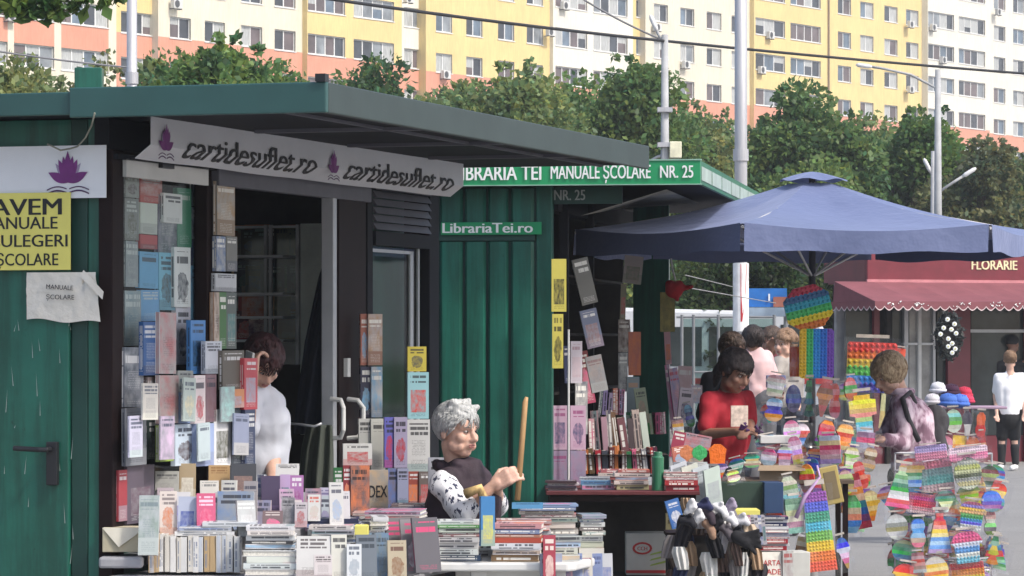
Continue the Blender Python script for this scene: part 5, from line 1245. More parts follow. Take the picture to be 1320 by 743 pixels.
def hand(g, wrist, tip, palm_n, s=1., curl=.5, thumb_side=1, spread=.012):
    """palm, four unequal bent fingers and a thumb from the side of the palm"""
    w, t = Vector(wrist), Vector(tip); d = (t-w).normalized(); pn = Vector(palm_n); pn = (pn-d*pn.dot(d)).normalized(); sd_ = d.cross(pn)
    cap(g, w, w+d*.03*s, .024*s, .024*s, 10)
    for k in range(4): cap(g, w+d*.02*s+sd_*(k-1.5)*.014*s, w+d*.085*s+sd_*(k-1.5)*.019*s, .014*s, .0115*s, 8)
    for k, ln in enumerate((.068, .076, .070, .054)):
        b0 = w+d*.088*s+sd_*(k-1.5)*.0195*s; a1, a2, a3 = curl*.8, curl*1.9, curl*2.9
        p = b0
        for a_, f in ((a1, .42), (a2, .33), (a3, .25)):
            q = p+(d*math.cos(a_)+pn*math.sin(a_))*ln*f*s; cap(g, p, q, .0088*s, .0078*s, 8); p = q
    tb = w+d*.03*s+sd_*thumb_side*.026*s; t1 = tb+(d*.6+sd_*thumb_side*.55+pn*.45).normalized()*.042*s; t2 = t1+(d*.8-sd_*thumb_side*.05+pn*.55).normalized()*.034*s
    cap(g, tb, t1, .0125*s, .0105*s, 8); cap(g, t1, t2, .0102*s, .0085*s, 8)
def torso(g, pel, chest, neck, sL, sR, k=1., belly=0., m=0):
    z = (neck-pel).normalized(); x = (sL-sR).normalized(); y = z.cross(x).normalized(); x = y.cross(z)
    M3 = Matrix((x, y, z)).transposed(); mid = pel.lerp(chest, .5)
    hw = (sL-sR).length/2
    g.ell(pel, (.155*k, .125*k, .13*k), M3, 18, 12, m); g.ell(mid, (.152*k, (.115+belly)*k, .18*k), M3, 18, 12, m); g.ell(chest, (hw*.86*k, .118*k, .17*k), M3, 18, 12, m)
    cap(g, pel, chest, .128*k, .128*k, 18, m); cap(g, sL, sR, .058*k, .058*k, 14, m); cap(g, chest.lerp(neck, .55), neck, .085*k, .058*k, 14, m)
def person(label, base, J, head, skin, hairf, top, bottom, s=1., voxel=.012, old=False, sleeve=1.4, sides=0., short_pants=False, hands=None, faceon=True, shoe=(.05, .05, .05), belly=0., extra=None, topdisp=(14, .012), neckr=.052):
    """J: joints in photo pixels + distance; head=(px,py,d,yaw,pitch,roll,scale)"""
    r = empty('person', label, 'person', (P(base[0], 440, base[1]).x, base[1], 0))
    iv = Matrix.Translation(r.location).inverted(); p = {k: P(*v) if len(v) == 3 else Vector(v[:3]) for k, v in J.items()}
    H = Hm(P(*head[:3]), R(head[3]), R(head[4]), R(head[5]), head[6]); hs = head[6]
    g = MB(); head_shape(g, H, old)
    nk_top = H @ Vector((0, .022, -.06)); cap(g, p['neck'], nk_top, neckr*s, .050*hs)
    torso(g, p['pel'], p['chest'], p['neck'], p['sL'], p['sR'], s*.96)
    for q in 'LR':
        cap(g, p['s'+q], p['e'+q], .046*s, .038*s); cap(g, p['e'+q], p['w'+q], .037*s, .024*s)
        hd = (hands or {}).get(q); wr_ = p['w'+q]; el = p['e'+q]
        if hd: hand(g, wr_, wr_+Vector(hd[0]), hd[1], s, hd[2], hd[3])
        else: hand(g, wr_, wr_+(wr_-el), (0, -1, -.3), s, .45, 1 if q == 'L' else -1)
        cap(g, p['h'+q], p['k'+q], .078*s, .052*s); cap(g, p['k'+q], p['a'+q], .050*s, .034*s)
        f = Vector(p.get('t'+q, p['a'+q]+Vector((0, -.14, -.05))*s)); cap(g, p['a'+q]-Vector((0, 0, .03)), f, .032*s, .026*s)
    remesh(g, 'body', skin, voxel, r, iv, 2)
    if faceon: face_bits(H, r, iv, skin)
    # top
    tc, sl_ = top
    g = MB(); torso(g, p['pel'].lerp(p['chest'], .22), p['chest'], p['neck'].lerp(p['chest'], .12), p['sL'], p['sR'], s*1.07, belly)
    for q in 'LR':
        f1 = min(1, sleeve); e_ = p['s'+q].lerp(p['e'+q], f1); cap(g, p['s'+q], e_, .062*s, .054*s)
        if sleeve > 1: cap(g, p['e'+q], p['e'+q].lerp(p['w'+q], sleeve-1), .052*s, .042*s)
    for q in 'LR':
        if sides: cap(g, p['s'+q].lerp(p['chest'], .30)-Vector((0, 0, .03)), p['h'+q].lerp(p['pel'], .1)+Vector((0, 0, .02)), sides*s, sides*s*1.05)
    remesh(g, sl_, tc, max(voxel, .009), r, iv, 2, topdisp)
    bc, bn = bottom
    g = MB()
    for q in 'LR':
        cap(g, p['h'+q]+Vector((0, 0, .05)), p['h'+q], .10*s, .098*s); e_ = p['k'+q] if not short_pants else p['h'+q].lerp(p['k'+q], .95)
        cap(g, p['h'+q], e_, .096*s, (.068 if not short_pants else .085)*s)
        if not short_pants: cap(g, p['k'+q], p['a'+q].lerp(p['k'+q], .08), .066*s, .05*s)
    g.ell(p['pel'], (.172*s, .145*s, .16*s), None, 16, 10)
    remesh(g, bn, bc, max(voxel, .010), r, iv, 2, (10, .008))
    for q in 'LR':
        a_ = p['a'+q]; f = Vector(p.get('t'+q, a_+Vector((0, -.14, -.05))*s)); g = MB(); cap(g, a_-Vector((0, 0, .035)), f, .042*s, .036*s); 
        remesh(g, 'shoe', mat('shoe_%d' % int(shoe[0]*100), shoe, .6), .012, r, iv, 1)
    # hair
    hairf(H, r, iv)
    if extra: extra(p, H, r, iv)
    return r
def tufts(H, r, iv, m, rule, n=260, rad=(.012, .02), seed=1, rr=(.083, .103, .094), off=(0, .016, .036), voxel=.006, core=True, name='hair', extra=None, disp=(60, .004), sm=6, strands=600, slen=.055):
    rg = random.Random(seed); g = MB(); M3 = H.to_3x3()
    if core: g.ell(H @ Vector((0, .026, .045)), (rr[0]*.97, rr[1]*.94, rr[2]*.93), M3, 20, 14)
    k = 0; t = 0
    while k < n and t < 20000:
        t += 1; u = rg.uniform(-1, 1); a = rg.uniform(0, 6.283); q = math.sqrt(1-u*u); d = Vector((q*math.cos(a), q*math.sin(a), u))
        pnt = Vector((d.x*rr[0], d.y*rr[1], d.z*rr[2]))+Vector(off)
        if not rule(pnt): continue
        k += 1; e = rg.uniform(*rad); g.ell(H @ pnt, e*H.median_scale, None, 8, 5)
    if extra: extra(g, H)
    o = remesh(g, name, m, voxel, r, iv, sm, disp)
    # fine strands combed back over the cap of hair
    sg = MB(); k = 0; t = 0; rx, ry, rz = (q*1.01 for q in rr); ofv = Vector(off)
    while k < strands and t < 30000:
        t += 1; u = rg.uniform(-.6, 1); a = rg.uniform(0, 6.283); q = math.sqrt(1-u*u); d = Vector((q*math.cos(a), q*math.sin(a), u))
        if not rule(Vector((d.x*rr[0], d.y*rr[1], d.z*rr[2]))+ofv): continue
        k += 1; pts = []; ln = slen*rg.uniform(.6, 1.3); sw = rg.uniform(-.5, .5); lift = rg.uniform(.99, 1.07)
        flow = Vector((d.x*.6+sw, 1.0 if d.z > .2 else .25, -.25 if d.z > .5 else -1.1))
        for j in range(5):
            pts.append(H @ (Vector((d.x*rx, d.y*ry, d.z*rz))*(lift+.012*j)+ofv)); fl_ = flow-d*flow.dot(d)
            if fl_.length > 1e-4: d = (d+fl_.normalized()*ln/.1/4).normalized()
        hs = H.median_scale; sg.tube(pts, [.0022*hs, .0026*hs, .0024*hs, .0018*hs, .0006*hs], 4)
    so_ = sg.build('hair_strands', m, o, M=iv, smooth=True); so_['kind'] = 'stuff'
    return o

# --- white-haired woman seated behind the white table, stick in her hands
GH = hair_mat('silver_hair', (.30, .31, .31), (.58, .58, .56))
def short_rule(q): return q.z > .052-.55*(-q.y-.03 if q.y < -.03 else 0)*-.6 and not (q.y < -.062 and q.z < .070) or (q.y > .012 and q.z > -.045)
m, nt, b = new_mat('white_patterned_cloth')
vor = nt.nodes.new('ShaderNodeTexVoronoi'); vor.inputs['Scale'].default_value = 26; vor.inputs['Randomness'].default_value = 1; nt.links.new(objvec(nt, (1, 1, .45)), vor.inputs['Vector'])
nt.links.new(mixc(nt, X(nt, noise(nt, 46, 3, objvec(nt, (1.2, 1.2, .5)))) > .57, (.66, .66, .68), (.03, .035, .07)), b.inputs['Base Color']); b.inputs['Roughness'].default_value = .85
PATW = m; PLUM = mat('dark_plum_vest_cloth', (.030, .017, .026), .8, var=.3, vs=14, bd=.006, bs=30)
def vest(p, H, r, iv):
    g = MB(); torso(g, p['pel']+Vector((0, 0, .05)), p['chest']+Vector((.01, -.015, 0)), p['neck'].lerp(p['chest'], .02), p['sL'].lerp(p['sR'], .10), p['sR'].lerp(p['sL'], .10), 1.24, .02)
    g.ell(p['chest']+Vector((.03, -.06, .0)), (.15, .10, .15), None, 16, 10)
    # stand-up collar
    nk = p['neck']; 
    for i in range(12):
        a = i/12*6.283; a2 = (i+1)/12*6.283
        if math.sin(a+.9) < -.80: continue
        cap(g, nk+Vector((math.cos(a)*.085, math.sin(a)*.085, .012)), nk+Vector((math.cos(a2)*.085, math.sin(a2)*.085, .012)), .026, .026, 8)
    v = remesh(g, 'vest', PLUM, .008, r, iv, 2, (16, .010))
    g = MB(); c = p['chest']      # shirt front showing in the vest opening
    f = Vector((.80, -.60, 0)); s_ = Vector((.6, .8, 0))
    g.add([c+f*.158+s_*-.02+Vector((0, 0, .03)), c+f*.150+s_*.03+Vector((0, 0, .03)), c+f*.165+s_*.055+Vector((0, 0, -.16)), c+f*.172+s_*-.005+Vector((0, 0, -.16))], [(0, 1, 2, 3)])
    g.build('shirt_front', PATW, r, M=iv)
jt_ = dict(neck=(590, 603, 15.02), chest=(594, 650, 15.03), pel=(585, 725, 15.08), sR=(572, 625, 14.88), sL=(614, 621, 15.18), eR=(598, 662, 14.76), wR=(634, 628, 14.74), eL=(640, 652, 15.10), wL=(640, 626, 14.90),
          hR=(583, 745, 15.0), hL=(600, 742, 15.16), kR=(680, 742, 14.72), kL=(700, 738, 14.9), aR=(676, 0, 14.72), aL=(696, 0, 14.92))
for q in 'RL':
    x = P(jt_['a'+q][0], 440, jt_['a'+q][2]); jt_['a'+q] = (x.x, x.y, .09, 0); jt_['t'+q] = (x.x+.12, x.y-.06, .04, 0)
old = person('elderly woman with short white hair seated behind the white table holding a wooden stick', (590, 15.05), jt_, (589, 556, 14.98, 50, 6, 0, .96), SK_L,
    lambda H, r, iv: tufts(H, r, iv, GH, lambda q: (q.z > .062 if q.y < -.05 else (q.z > .02 if abs(q.x) > .05 else q.z > .01) if q.y < .03 else q.z > -.055), 760, (.008, .012), 2, (.086, .104, .092), (0, .012, .038), .005, extra=lambda g, H: [cap(g, H @ Vector((x, -.045+abs(x)*.3, .09)), H @ Vector((x*1.15+.012, -.062+abs(x)*.35, .112)), .019, .014, 8) for x in (-.055, -.036, -.018, 0, .018, .036, .055)]+[cap(g, H @ Vector((x, .0, .12)), H @ Vector((x*1.1, -.01, .132)), .022, .016, 8) for x in (-.05, -.025, 0, .025, .05)], disp=(55, .004), sm=14, strands=1700, slen=.05),
    (PATW, 'shirt'), (mat('dark_trousers', (.02, .02, .025), .9), 'trousers'), 1.0, .0055, True, 1.35,
    hands={'R': ((.07, -.02, .045), (.35, .9, -.2), .55, 1), 'L': ((.055, -.03, .05), (.5, -.6, -.3), .6, -1)}, belly=.01, extra=vest, topdisp=(18, .010))
WOOD = mat('pale_stick_wood', (.42, .25, .11), .6, var=.2, streak=True)
tag(MB().tube([P(679, 512, 14.83), P(677, 519, 14.83), P(667, 645, 14.70)], [.007, .012, .0125], 12).build('walking_stick', [WOOD], smooth=True), 'pale wooden stick held upright by the seated white haired woman', 'stick')
o = MB().tube([P(600, 637, 14.70), P(618, 630, 14.68), P(626, 648, 14.72)], .022, 8, 0).build('scarf', mat('yellow_red_cloth', (.55, .38, .16), .9, var=.5, vs=30), smooth=True); tag(o, 'yellow and red cloth lying by the elbow of the white haired woman', 'cloth')
ch = empty('chair', 'simple dark chair under the seated white haired woman', 'chair', (P(588, 440, 15.1).x, 15.12, 0), R(50))
MB().box((-.2, -.2, .42), (.2, .2, .45)).build('seat', INT, ch); 
for x in (-.18, .16):
    for y in (-.18, .16): MB().box((x, y, 0), (x+.025, y+.025, .419)).build('leg', INT, ch)
MB().box((-.2, .2, .45), (.2, .225, .8)).build('backrest', INT, ch)

# --- woman bent over inside the left kiosk
RH = hair_mat('dark_red_hair', (.018, .005, .007), (.07, .018, .02)); WTS = mat('white_tshirt', (.62, .64, .70), .85, var=.05, bd=.004, bs=12)
J = dict(neck=(331, 497, 15.45), chest=(336, 545, 15.42), pel=(330, 640, 15.5), sR=(322, 512, 15.3), sL=(352, 520, 15.5), eL=(352, 592, 15.38), wL=(352, 640, 15.2), eR=(318, 560, 15.15), wR=(326, 486, 15.18),
         hR=(322, 660, 15.45), hL=(345, 660, 15.6), kR=(322, 800, 15.45), kL=(345, 800, 15.6), aR=(322, 890, 15.45), aL=(345, 890, 15.6))
person('woman with dark red hair and white t-shirt bending inside the left kiosk', (335, 15.45), J, (338, 468, 15.32, 30, 42, 0, .92), SK_L,
    lambda H, r, iv: tufts(H, r, iv, RH, lambda q: q.y > -.045 or q.z > .045, 420, (.010, .015), 3, (.088, .108, .096), (0, .012, .040), .006, disp=(60, .003)),
    (WTS, 'tshirt'), (mat('black_trousers', (.015, .015, .017), .9), 'trousers'), 1.0, .008, sleeve=.85, hands={'R': ((.005, .02, .07), (.3, .2, 0), .9, 1)})
tag(MB().box((-.006, -.035, -.07), (.006, .035, .07), 0, Hm(P(321, 474, 15.16), R(30), R(10))).build('mobile_phone', PLW, bevel=.003), 'white mobile phone in the hand of the bent woman in the kiosk', 'phone')

# --- woman in red behind the toy table
BH = hair_mat('black_hair', (.010, .007, .007), (.045, .03, .028)); REDS = mat('crimson_tshirt', (.36, .012, .025), .85, var=.2, bd=.004, bs=12)
def gz(px, d): x = P(px, 440, d); return x.x, x.y
def legs(J, px, d, w=9, s=1.0, pel_y=None):
    for q, sg in (('R', -1), ('L', 1)):
        x, y = gz(px+sg*w, d); zp_ = P(*J['pel']).z
        J['h'+q] = (x, y+.03*sg, zp_-.05, 0); J['k'+q] = (x+.01*sg, y-.02+.03*sg, zp_*.52, 0); J['a'+q] = (x+.01*sg, y+.03*sg, .085, 0)
    return J
def red_extra(p, H, r, iv):
    g = MB(); cap(g, H @ Vector((0, .10, .05)), H @ Vector((.0, .14, -.06)), .03, .032); cap(g, H @ Vector((0, .14, -.06)), H @ Vector((.01, .13, -.15)), .030, .012); remesh(g, 'ponytail', BH, .009, r, iv, 1, (50, .006))
    q = P(954, 533, 20.78)
    MB().box((-.055, -.004, -.07), (.055, .004, .055), 0, Matrix.Translation(iv @ P(953, 535, 20.80)) @ Matrix.Rotation(R(20), 4, 'Z')).build('shirt_print', mat('cream_shirt_print', (.55, .45, .38), .8, var=.35, vs=30), r)
J = legs(dict(neck=(938, 506, 21.05), chest=(936, 540, 21.03), pel=(935, 600, 21.1), sR=(915, 517, 20.92), sL=(962, 516, 21.15), eR=(910, 560, 20.85), wR=(950, 556, 20.66), eL=(966, 550, 21.0), wL=(968, 556, 20.72)), 937, 21.1)
person('woman in a crimson t-shirt with dark tied hair sorting toys behind the table', (937, 21.08), J, (948, 480, 20.92, 38, 24, 4, 1.03), SK_D,
    lambda H, r, iv: tufts(H, r, iv, BH, lambda q: q.z > .045 if q.y < -.03 else q.z > -.04, 300, (.012, .018), 4, (.086, .106, .092), (0, .016, .038), .008),
    (REDS, 'tshirt'), (mat('dark_blue_trousers', (.02, .025, .04), .9), 'trousers'), .98, .009, sleeve=.75, hands={'R': ((.09, -.02, .0), (.1, .3, -1), .5, 1), 'L': ((-.04, -.08, 0), (-.2, 0, -1), .5, -1)}, extra=red_extra, sides=.085)
o = MB(); rg = random.Random(3)
for i in range(9): a = P(962, 554, 20.62)+Vector((rg.uniform(-.03, .09), rg.uniform(-.02, .02), rg.uniform(-.03, .04))); o.tube([a, a+Vector((rg.uniform(-.05, .07), 0, rg.uniform(-.05, .03)))], [.014, .005], 6)
tag(o.build('toy', mat('dark_purple_plastic', (.05, .015, .07), .35)), 'dark purple spiky toy in the hands of the woman in crimson', 'toy')

# --- others under and behind the parasol
BRH = hair_mat('brown_hair', (.03, .017, .012), (.10, .06, .04)); BLH = hair_mat('blond_hair', (.22, .14, .075), (.55, .42, .27)); LBH = hair_mat('light_brown_hair', (.16, .09, .05), (.32, .20, .12))
J = legs(dict(neck=(936, 478, 23.6), chest=(932, 510, 23.6), pel=(930, 575, 23.65), sR=(914, 490, 23.5), sL=(953, 490, 23.7), eR=(908, 535, 23.55), wR=(915, 570, 23.35), eL=(958, 535, 23.7), wL=(955, 570, 23.5)), 932, 23.65)
person('man in a black sweater standing directly behind the woman in crimson', (933, 23.6), J, (944, 453, 23.55, 25, 12, 0, 1.0), SK_D,
    lambda H, r, iv: tufts(H, r, iv, BRH, lambda q: q.z > .05 if q.y < -.02 else q.z > -.03, 200, (.009, .014), 5, (.081, .10, .09), (0, .014, .036), .009), (mat('black_sweater', (.012, .012, .018), .9), 'sweater'), (mat('dark_jeans', (.03, .035, .05), .9), 'trousers'), 1.0, .011, sleeve=1.9)
PNK = mat('pale_pink_shirt', (.62, .42, .42), .85, var=.1, bd=.004, bs=10)
J = legs(dict(neck=(972, 455, 27), chest=(976, 475, 27), pel=(978, 512, 27), sR=(987, 461, 27.1), sL=(958, 461, 26.95), eR=(996, 487, 27.1), wR=(1003, 507, 26.9), eL=(952, 487, 27), wL=(955, 510, 26.9)), 978, 27, 8)
person('person in a pale pink shirt walking away behind the market', (976, 27), J, (970, 440, 27, 190, 0, 0, .95), SK_D, lambda H, r, iv: tufts(H, r, iv, BH, lambda q: q.y > -.03 or q.z > .04, 200, (.010, .016), 6, (.084, .104, .092), (0, .012, .034), .010),
    (PNK, 'shirt'), (mat('grey_trousers', (.10, .10, .11), .9), 'trousers'), .98, .012, sleeve=.8, faceon=False, sides=.085)
J = legs(dict(neck=(995, 457, 29), chest=(993, 476, 29), pel=(991, 515, 29), sR=(984, 462, 28.9), sL=(1005, 463, 29.1), eR=(985, 478, 28.6), wR=(993, 452, 28.5), eL=(1010, 487, 29), wL=(1005, 506, 28.8)), 992, 29, 7)
person('woman in a dark maroon top raising her hand to her face in the background', (993, 29), J, (994, 441, 28.95, -25, 5, 0, .98), SK_D, lambda H, r, iv: tufts(H, r, iv, BRH, lambda q: q.z > .04 if q.y < -.02 else q.z > -.09, 220, (.014, .022), 7, (.088, .106, .095), (0, .018, .03), .011),
    (mat('maroon_top', (.12, .02, .03), .85), 'top'), (mat('dark_trousers', (.02, .02, .025), .9), 'trousers'), .98, .012, sleeve=.7)
J = legs(dict(neck=(1016, 462, 28), chest=(1016, 485, 28), pel=(1014, 525, 28), sR=(1005, 468, 27.9), sL=(1028, 468, 28.1), eR=(999, 492, 27.8), wR=(990, 512, 27.6), eL=(1030, 495, 28), wL=(1028, 515, 27.9)), 1015, 28, 7)
person('person in a grey beige top with a dark strap beside the rainbow boards', (1015, 28), J, (1012, 444, 27.95, -40, 5, 0, .98), SK_L, lambda H, r, iv: tufts(H, r, iv, LBH, lambda q: q.z > .04 if q.y < -.02 else q.z > -.07, 220, (.012, .02), 8, (.086, .105, .094), (0, .016, .03), .011),
    (mat('beige_top', (.36, .33, .30), .85), 'top'), (mat('dark_jeans', (.03, .035, .05), .9), 'trousers'), .98, .012, sleeve=.5)

# --- woman in lilac jacket with a grey rucksack
m, nt, b = new_mat('lilac_patterned_cloth')
n1 = noise(nt, 16, 3, objvec(nt, (1, 1, .5)), out=0); nt.links.new(ramp(nt, n1, [(.40, (.20, .11, .155)), (.48, (.42, .29, .36)), (.58, (.62, .50, .57))]), b.inputs['Base Color']); b.inputs['Roughness'].default_value = .85; LIL = m
def lil_extra(p, H, r, iv):
    g = MB(); GB = mat('grey_rucksack_cloth', (.045, .042, .048), .8, var=.25, bd=.003)
    bk = p['chest']+Vector((.125, .03, -.10)); M3 = Matrix.Rotation(R(-65), 3, 'Z')
    g.ell(bk, (.12, .07, .22), M3, 16, 12); g.ell(bk+Vector((.03, .0, .10)), (.11, .06, .12), M3, 14, 10); g.ell(bk+Vector((.05, .02, -.12)), (.12, .055, .10), M3, 14, 10); remesh(g, 'rucksack', GB, .010, r, iv, 1, (13, .022))
    g = MB(); sR, c = p['sR'], p['chest']
    pts = [sR+Vector((.10, .10, -.02)), sR+Vector((.05, -.0, .068)), sR+Vector((-.005, -.065, .03)), sR+Vector((.03, -.085, -.10)), sR+Vector((.10, -.05, -.24))]
    g.tube(pts, .018, 8); g.build('strap', GB, r, M=iv, smooth=True)
    g = MB(); nk = p['neck']
    for i in range(10): a = i/10*6.283; a2 = (i+1)/10*6.283; cap(g, nk+Vector((math.cos(a)*.075, math.sin(a)*.075, .0)), nk+Vector((math.cos(a2)*.075, math.sin(a2)*.075, .0)), .026, .026, 8)
    remesh(g, 'collar', LIL, .01, r, iv, 1)
J = legs(dict(neck=(1160, 505, 22.5), chest=(1178, 545, 22.5), pel=(1188, 615, 22.55), sR=(1163, 520, 22.32), sL=(1160, 519, 22.68), eR=(1166, 572, 22.24), wR=(1140, 566, 22.15), eL=(1140, 565, 22.62), wL=(1128, 566, 22.4)), 1172, 22.55)
person('woman with blond hair, lilac patterned jacket and grey rucksack browsing the toys', (1172, 22.5), J, (1146, 482, 22.45, -62, 30, 0, 1.06), SK_L,
    lambda H, r, iv: tufts(H, r, iv, BLH, lambda q: (q.z > .035 if abs(q.x) < .05 else q.z > -.07) if q.y < -.035 else q.z > -.095, 620, (.009, .016), 9, (.092, .110, .10), (0, .014, .026), .007, disp=(50, .003)),
    (LIL, 'jacket'), (mat('black_trousers', (.015, .015, .017), .9), 'trousers'), 1.0, .009, sleeve=1.85, hands={'R': ((-.09, -.02, -.01), (0, .2, -1), .5, -1)}, belly=.02, extra=lil_extra, sides=.09)

# --- boy in white, and a dark dressed person beyond him
WT2 = mat('white_boy_tshirt', (.78, .78, .80), .85, var=.03, bd=.004, bs=12)
s_ = .86
J = dict(neck=(1302, 478, 42), chest=(1301, 502, 42), pel=(1301, 540, 42), sR=(1318, 486, 42), sL=(1286, 486, 42), eR=(1321, 512, 42.05), wR=(1320, 535, 41.9), eL=(1283, 512, 42.05), wL=(1285, 535, 41.9))
for q, px in (('R', 1309), ('L', 1293)):
    x, y = gz(px, 42); J['h'+q] = (x, y, .72, 0); J['k'+q] = (x-.01, y+.02, .40, 0); J['a'+q] = (x-.02 if q == 'L' else x, y, .08, 0); J['t'+q] = (J['a'+q][0]-.06, y-.10, .035, 0)
def boy_extra(p, H, r, iv):
    g = MB()
    for q in 'LR': cap(g, p['a'+q]+Vector((0, 0, .02)), p['a'+q].lerp(p['k'+q], .62), .043, .055)
    remesh(g, 'sock', mat('black_sock', (.015, .015, .017), .9), .012, r, iv, 1)
person('boy in a white t-shirt and black shorts standing by the flower kiosk', (1301, 42), J, (1302, 464, 42, 172, 0, 0, .92), SK_L, lambda H, r, iv: tufts(H, r, iv, LBH, lambda q: q.y > -.03 or q.z > .05, 200, (.008, .012), 10, (.080, .099, .09), (0, .012, .034), .010),
    (WT2, 'tshirt'), (mat('black_shorts', (.012, .012, .014), .9), 'shorts'), s_, .012, sleeve=.7, short_pants=True, faceon=False, shoe=(.7, .7, .7), extra=boy_extra, topdisp=(10, .006), sides=.10)
def cap_hat(H, r, iv):
    g = MB(); g.ell(H @ Vector((0, .012, .045)), (.088, .108, .085), H.to_3x3(), 16, 10); g.ell(H @ Vector((0, -.10, .045)), (.06, .06, .012), H.to_3x3(), 12, 6); remesh(g, 'cap', mat('black_cap_cloth', (.015, .015, .018), .9), .012, r, iv, 1)
J = legs(dict(neck=(1305, 462, 45), chest=(1303, 485, 45), pel=(1300, 525, 45), sR=(1322, 470, 45), sL=(1288, 470, 45), eR=(1326, 495, 45), wR=(1325, 520, 44.9), eL=(1284, 497, 45), wL=(1286, 520, 44.9)), 1300, 44.0, 8)
person('person in a dark jacket and black cap standing beyond the boy', (1301, 45), J, (1305, 444, 45, 150, 0, 0, 1.0), SK_D, cap_hat, (mat('dark_grey_jacket', (.03, .03, .035), .9), 'jacket'), (mat('dark_jeans', (.03, .035, .05), .9), 'trousers'), 1.0, .014, sleeve=1.9, faceon=False)
# ================================================================== WHITE TABLE of the seated woman
PLT = mat('white_plastic_table', (.66, .66, .64), .4, var=.06, coat=.2)
wt = empty('plastic_table', 'white plastic table with book piles in front of the seated woman', 'table', P(650, 440, 14.3)+Vector((0, 0, -EYE)))
zt = .665; wx = wt.location.x; wy = 14.3
TX0, TX1 = P(562, 0, 14.0).x-wx, P(742, 0, 14.0).x-wx


g = MB(); top = [(TX0, -.30), (TX1-.03, -.30), (TX1, -.27), (TX1+.16, .30), (TX1+.13, .33), (TX0+.06, .33)]
g.add([(x, y, zt) for x, y in top]+[(x, y, zt-.035) for x, y in top], [tuple(range(6)), tuple(reversed(range(6, 12)))]+[(i+6, (i+1) % 6+6, (i+1) % 6, i) for i in range(6)])
g.build('table_top', PLT, wt, bevel=.008)
for (x, y) in ((TX0+.17, -.22), (TX1-.07, -.22), (TX0+.1, .27), (TX1+.05, .27)): MB().tube([(x, y, zt-.036), (x, y, .0)], [.045, .03], 4).build('leg', PLT, wt, bevel=.004)
MB().box((TX0+.2, -.225, zt-.10), (TX1-.1, -.215, zt-.036)).build('apron', PLT, wt)
zw = lambda d: HZ+(EYE-zt)*FOC/d
G5 = 'books piled on the white plastic table'
def wst(px0, px1, d, layers, where, yaw=0., depth=.17): stack(px0, px1, zw(d)-.3, d, layers, where, G5, yaw, depth, .06)
wst(560, 619, 14.08, [((40, 62, 92), 8), ((228, 228, 226), 8), ((226, 226, 224), 8), ((228, 222, 215), 7), ((70, 35, 60), 6), ((215, 225, 210), 6), ((90, 170, 80), 4), ((222, 226, 222), 5)], 'left pile on the white table')
wst(575, 640, 14.35, [((200, 200, 205), 9), ((205, 210, 220), 9), ((60, 60, 80), 7), ((200, 215, 225), 8), ((120, 110, 120), 7), ((70, 60, 70), 6)], 'middle back pile on the white table')
wst(634, 700, 14.05, [((150, 115, 80), 9), ((228, 230, 235), 7), ((225, 226, 230), 8), ((205, 80, 50), 7), ((190, 120, 90), 4), ((38, 40, 90), 7), ((222, 150, 160), 7)], 'red and navy pile on the white table', -.06)
wst(640, 712, 14.25, [((205, 205, 200), 9), ((185, 190, 185), 9), ((210, 200, 190), 9), ((200, 200, 200), 9), ((215, 90, 80), 8), ((205, 110, 95), 6)], 'pile behind the red and navy one')
wst(668, 745, 14.45, [((190, 190, 185), 9), ((170, 165, 150), 9), ((205, 205, 195), 9), ((120, 100, 90), 8), ((215, 205, 195), 8), ((190, 180, 165), 6), ((110, 90, 90), 4), ((215, 210, 195), 5), ((70, 110, 170), 5), ((140, 170, 205), 3)], 'tall back pile on the white table')
wst(745, 778, 14.5, [((205, 205, 195), 9), ((180, 185, 170), 8), ((205, 200, 190), 8), ((150, 140, 130), 6), ((120, 110, 115), 5), ((205, 205, 200), 6), ((70, 75, 120), 5), ((190, 190, 205), 5)], 'right back pile on the white table', .1)
wst(700, 748, 14.1, [((225, 226, 220), 8), ((205, 210, 200), 9), ((228, 228, 226), 8), ((200, 205, 200), 7)], 'short white pile at right front of white table', .1)
face_px(13.98, (619, 640, 637, 704), (50, 130, 200), 'bright blue book standing upright between two piles on the white table', (230, 200, 80), (200, 200, 90), R(20), group=G5)
face_px(14.3, (660, 648, 700, 656), (80, 160, 215), 'light blue book lying in front of the stick', None, None, 0, group=G5)
stack(500, 580, 664, 15.0, [((60, 50, 60), 3.5), ((150, 110, 110), 3.5), ((70, 60, 75), 3.5), ((120, 100, 100), 3)], 'thin dark pile in front of the newspaper', G5)
stand_box = tag(MB().box(P(490, 760, 14.9), P(640, 664.3, 15.25)).build('support_crate', INT), 'dark crate behind the counter carrying the thin dark pile', 'crate')
# printed papers hanging down at the right side of the white table
PC = [(175, 185, 205), (190, 190, 188), (205, 150, 160), (160, 175, 205), (195, 190, 180), (150, 165, 200), (185, 188, 195)]
for i in range(7):
    px = 697+i*13
    face_px(13.98+.07*i, (px, zw(14)-12+0*i, px+15, 760), PC[i], f'printed magazine hanging from the right edge of the white table, {ORD[i]} from left', (60, 70, 110) if i % 2 else (120, 60, 80), (90, 110, 160), R(24), group='magazines hanging from the white table', lean=R(-3), T_=.008, cat='magazine', name='magazine')
face_px(13.96, (700, 690, 716, 760), (190, 60, 80), 'red and cream magazine with a drawn figure at the table corner', (235, 225, 215), (225, 200, 190), R(8), T_=.008, cat='magazine', name='magazine')
for i, (px, c) in enumerate(((683, (60, 100, 170)), (688, (180, 185, 190)), (693, (70, 80, 120)))): face_px(14.3, (px, 722, px+5, 760), c, f'{cname(c)} book edge standing under the white table', group='books standing under the white table')

